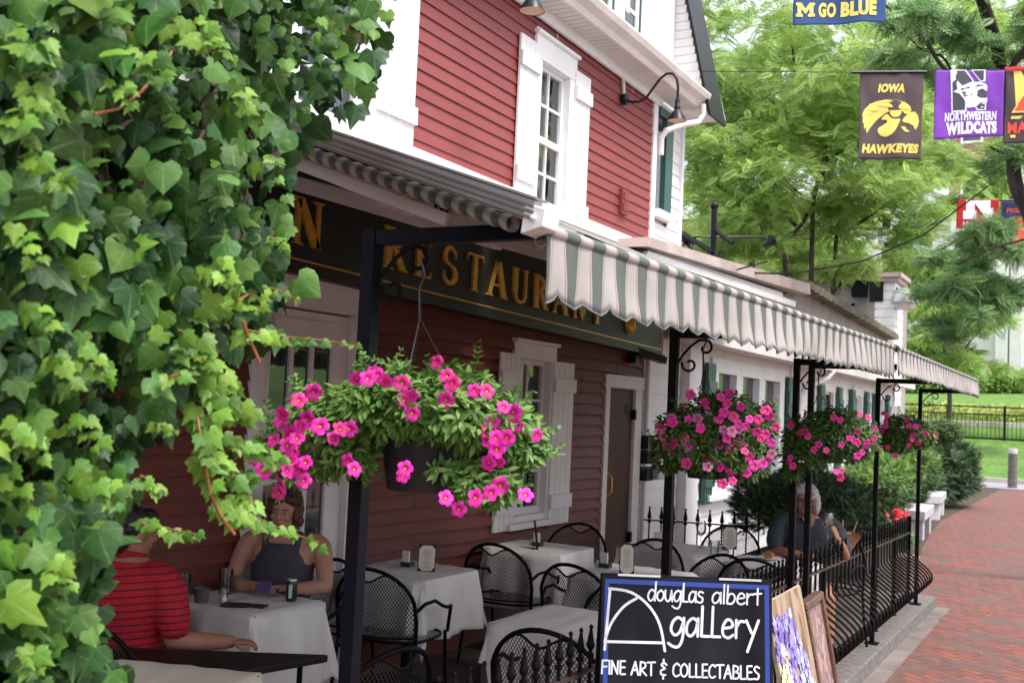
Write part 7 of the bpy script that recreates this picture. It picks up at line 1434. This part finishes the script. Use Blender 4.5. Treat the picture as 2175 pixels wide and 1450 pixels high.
for sx in (-1, 1): mb.tube([T(sx*.033+.024*math.cos(a), -.094, .010+.015*math.sin(a)) for a in [2*math.pi*k/12 for k in range(13)]], .0022, 5, cap=False); mb.tube([T(sx*.057, -.092, .014), T(sx*.082, .01, .014)], .002, 5)
mb.tube([T(-.010, -.096, .014), T(.010, -.096, .014)], .002, 5); q = mb.build('eyeglasses', M['lampblack'], None); q.parent = w2
R2 = Matrix.Translation(P2) @ Matrix.Rotation(math.radians(24), 4, 'Z'); g = R2 @ Vector((.105, -.315, .89)); stem(g.x, g.y, g.z, 'half full white wine glass held up by the grey haired woman', mat('white_wine', (.62, .60, .22), .15, translucent=.5), 1.0)
o = thing('paper_food_wrap', 'brown paper food wrap with two wooden sticks by the grey haired woman', 'food wrap', (-1.86, 8.45, TZ)); g = atD(1795, 1142, 8.45); g[2] = TZ+.10
rrp = random.Random(5); mb = MB(); vs = []; n = 14
for j, (r_, z) in enumerate(((.02, -.10), (.06, -.02), (.10, .06), (.115, .085))):
    for k in range(n): a = 2*math.pi*k/n; rr_ = r_*(1+.22*math.sin(3*a+j)*(j/3)); vs.append((g[0]+rr_*math.cos(a), g[1]+rr_*.6*math.sin(a), g[2]+z+(.02*math.sin(5*a) if j > 1 else 0)))
mb.add(vs, [(j*n+k, j*n+(k+1) % n, (j+1)*n+(k+1) % n, (j+1)*n+k) for j in range(3) for k in range(n)]); q = mb.build('paper', mat('kraft_paper', (.34, .16, .07), .85, .15, 20)); adopt(q, o)
for dx in (-.04, .07): mb = MB(); mb.tube([(g[0]+dx*.4, g[1], g[2]), (g[0]+dx+.02, g[1], g[2]+.19)], .004, 6); q = mb.build('stick', mat('skewer_wood', (.5, .30, .18), .8)); adopt(q, o)
o = thing('bread_plate', 'small white plate with an orange snack before the grey haired woman', 'plate', (-2.2, 8.1, TZ)); mb = MB(); mb.lathe([(0, .006), (.05, .004), (.09, .016), (.088, .019), (.05, .010), (0, .010)], (-2.2, 8.12, TZ), 22); mb.build('plate', M['white'], o, smooth=True); mb = MB(); mb.ell((-2.2, 8.12, TZ+.03), .04, .03, .022); mb.ell((-2.18, 8.10, TZ+.045), .025, .02, .015); mb.build('snack', mat('orange_food', (.55, .20, .02), .6, .3, 40), o, smooth=True)
# a few fallen leaves and litter on the bricks
rn = random.Random(8)
k = 16; P = np.array([[rn.uniform(-1.5, -.2), rn.uniform(4.5, 16), GZ+.012] for _ in range(k)]); inst = inst_mesh('fallen_leaves', ivv, ivf, ivuv, P, frames(np.array([[rn.gauss(0, .2), rn.gauss(0, .2), 1] for _ in range(k)]), np.array([[rn.gauss(0, 1), rn.gauss(0, 1), 0] for _ in range(k)])), np.array([rn.uniform(.02, .045) for _ in range(k)]), M['ivy_young']); tag(inst, 'a few fallen leaves scattered on the brick path', 'fallen leaves', kind='stuff')
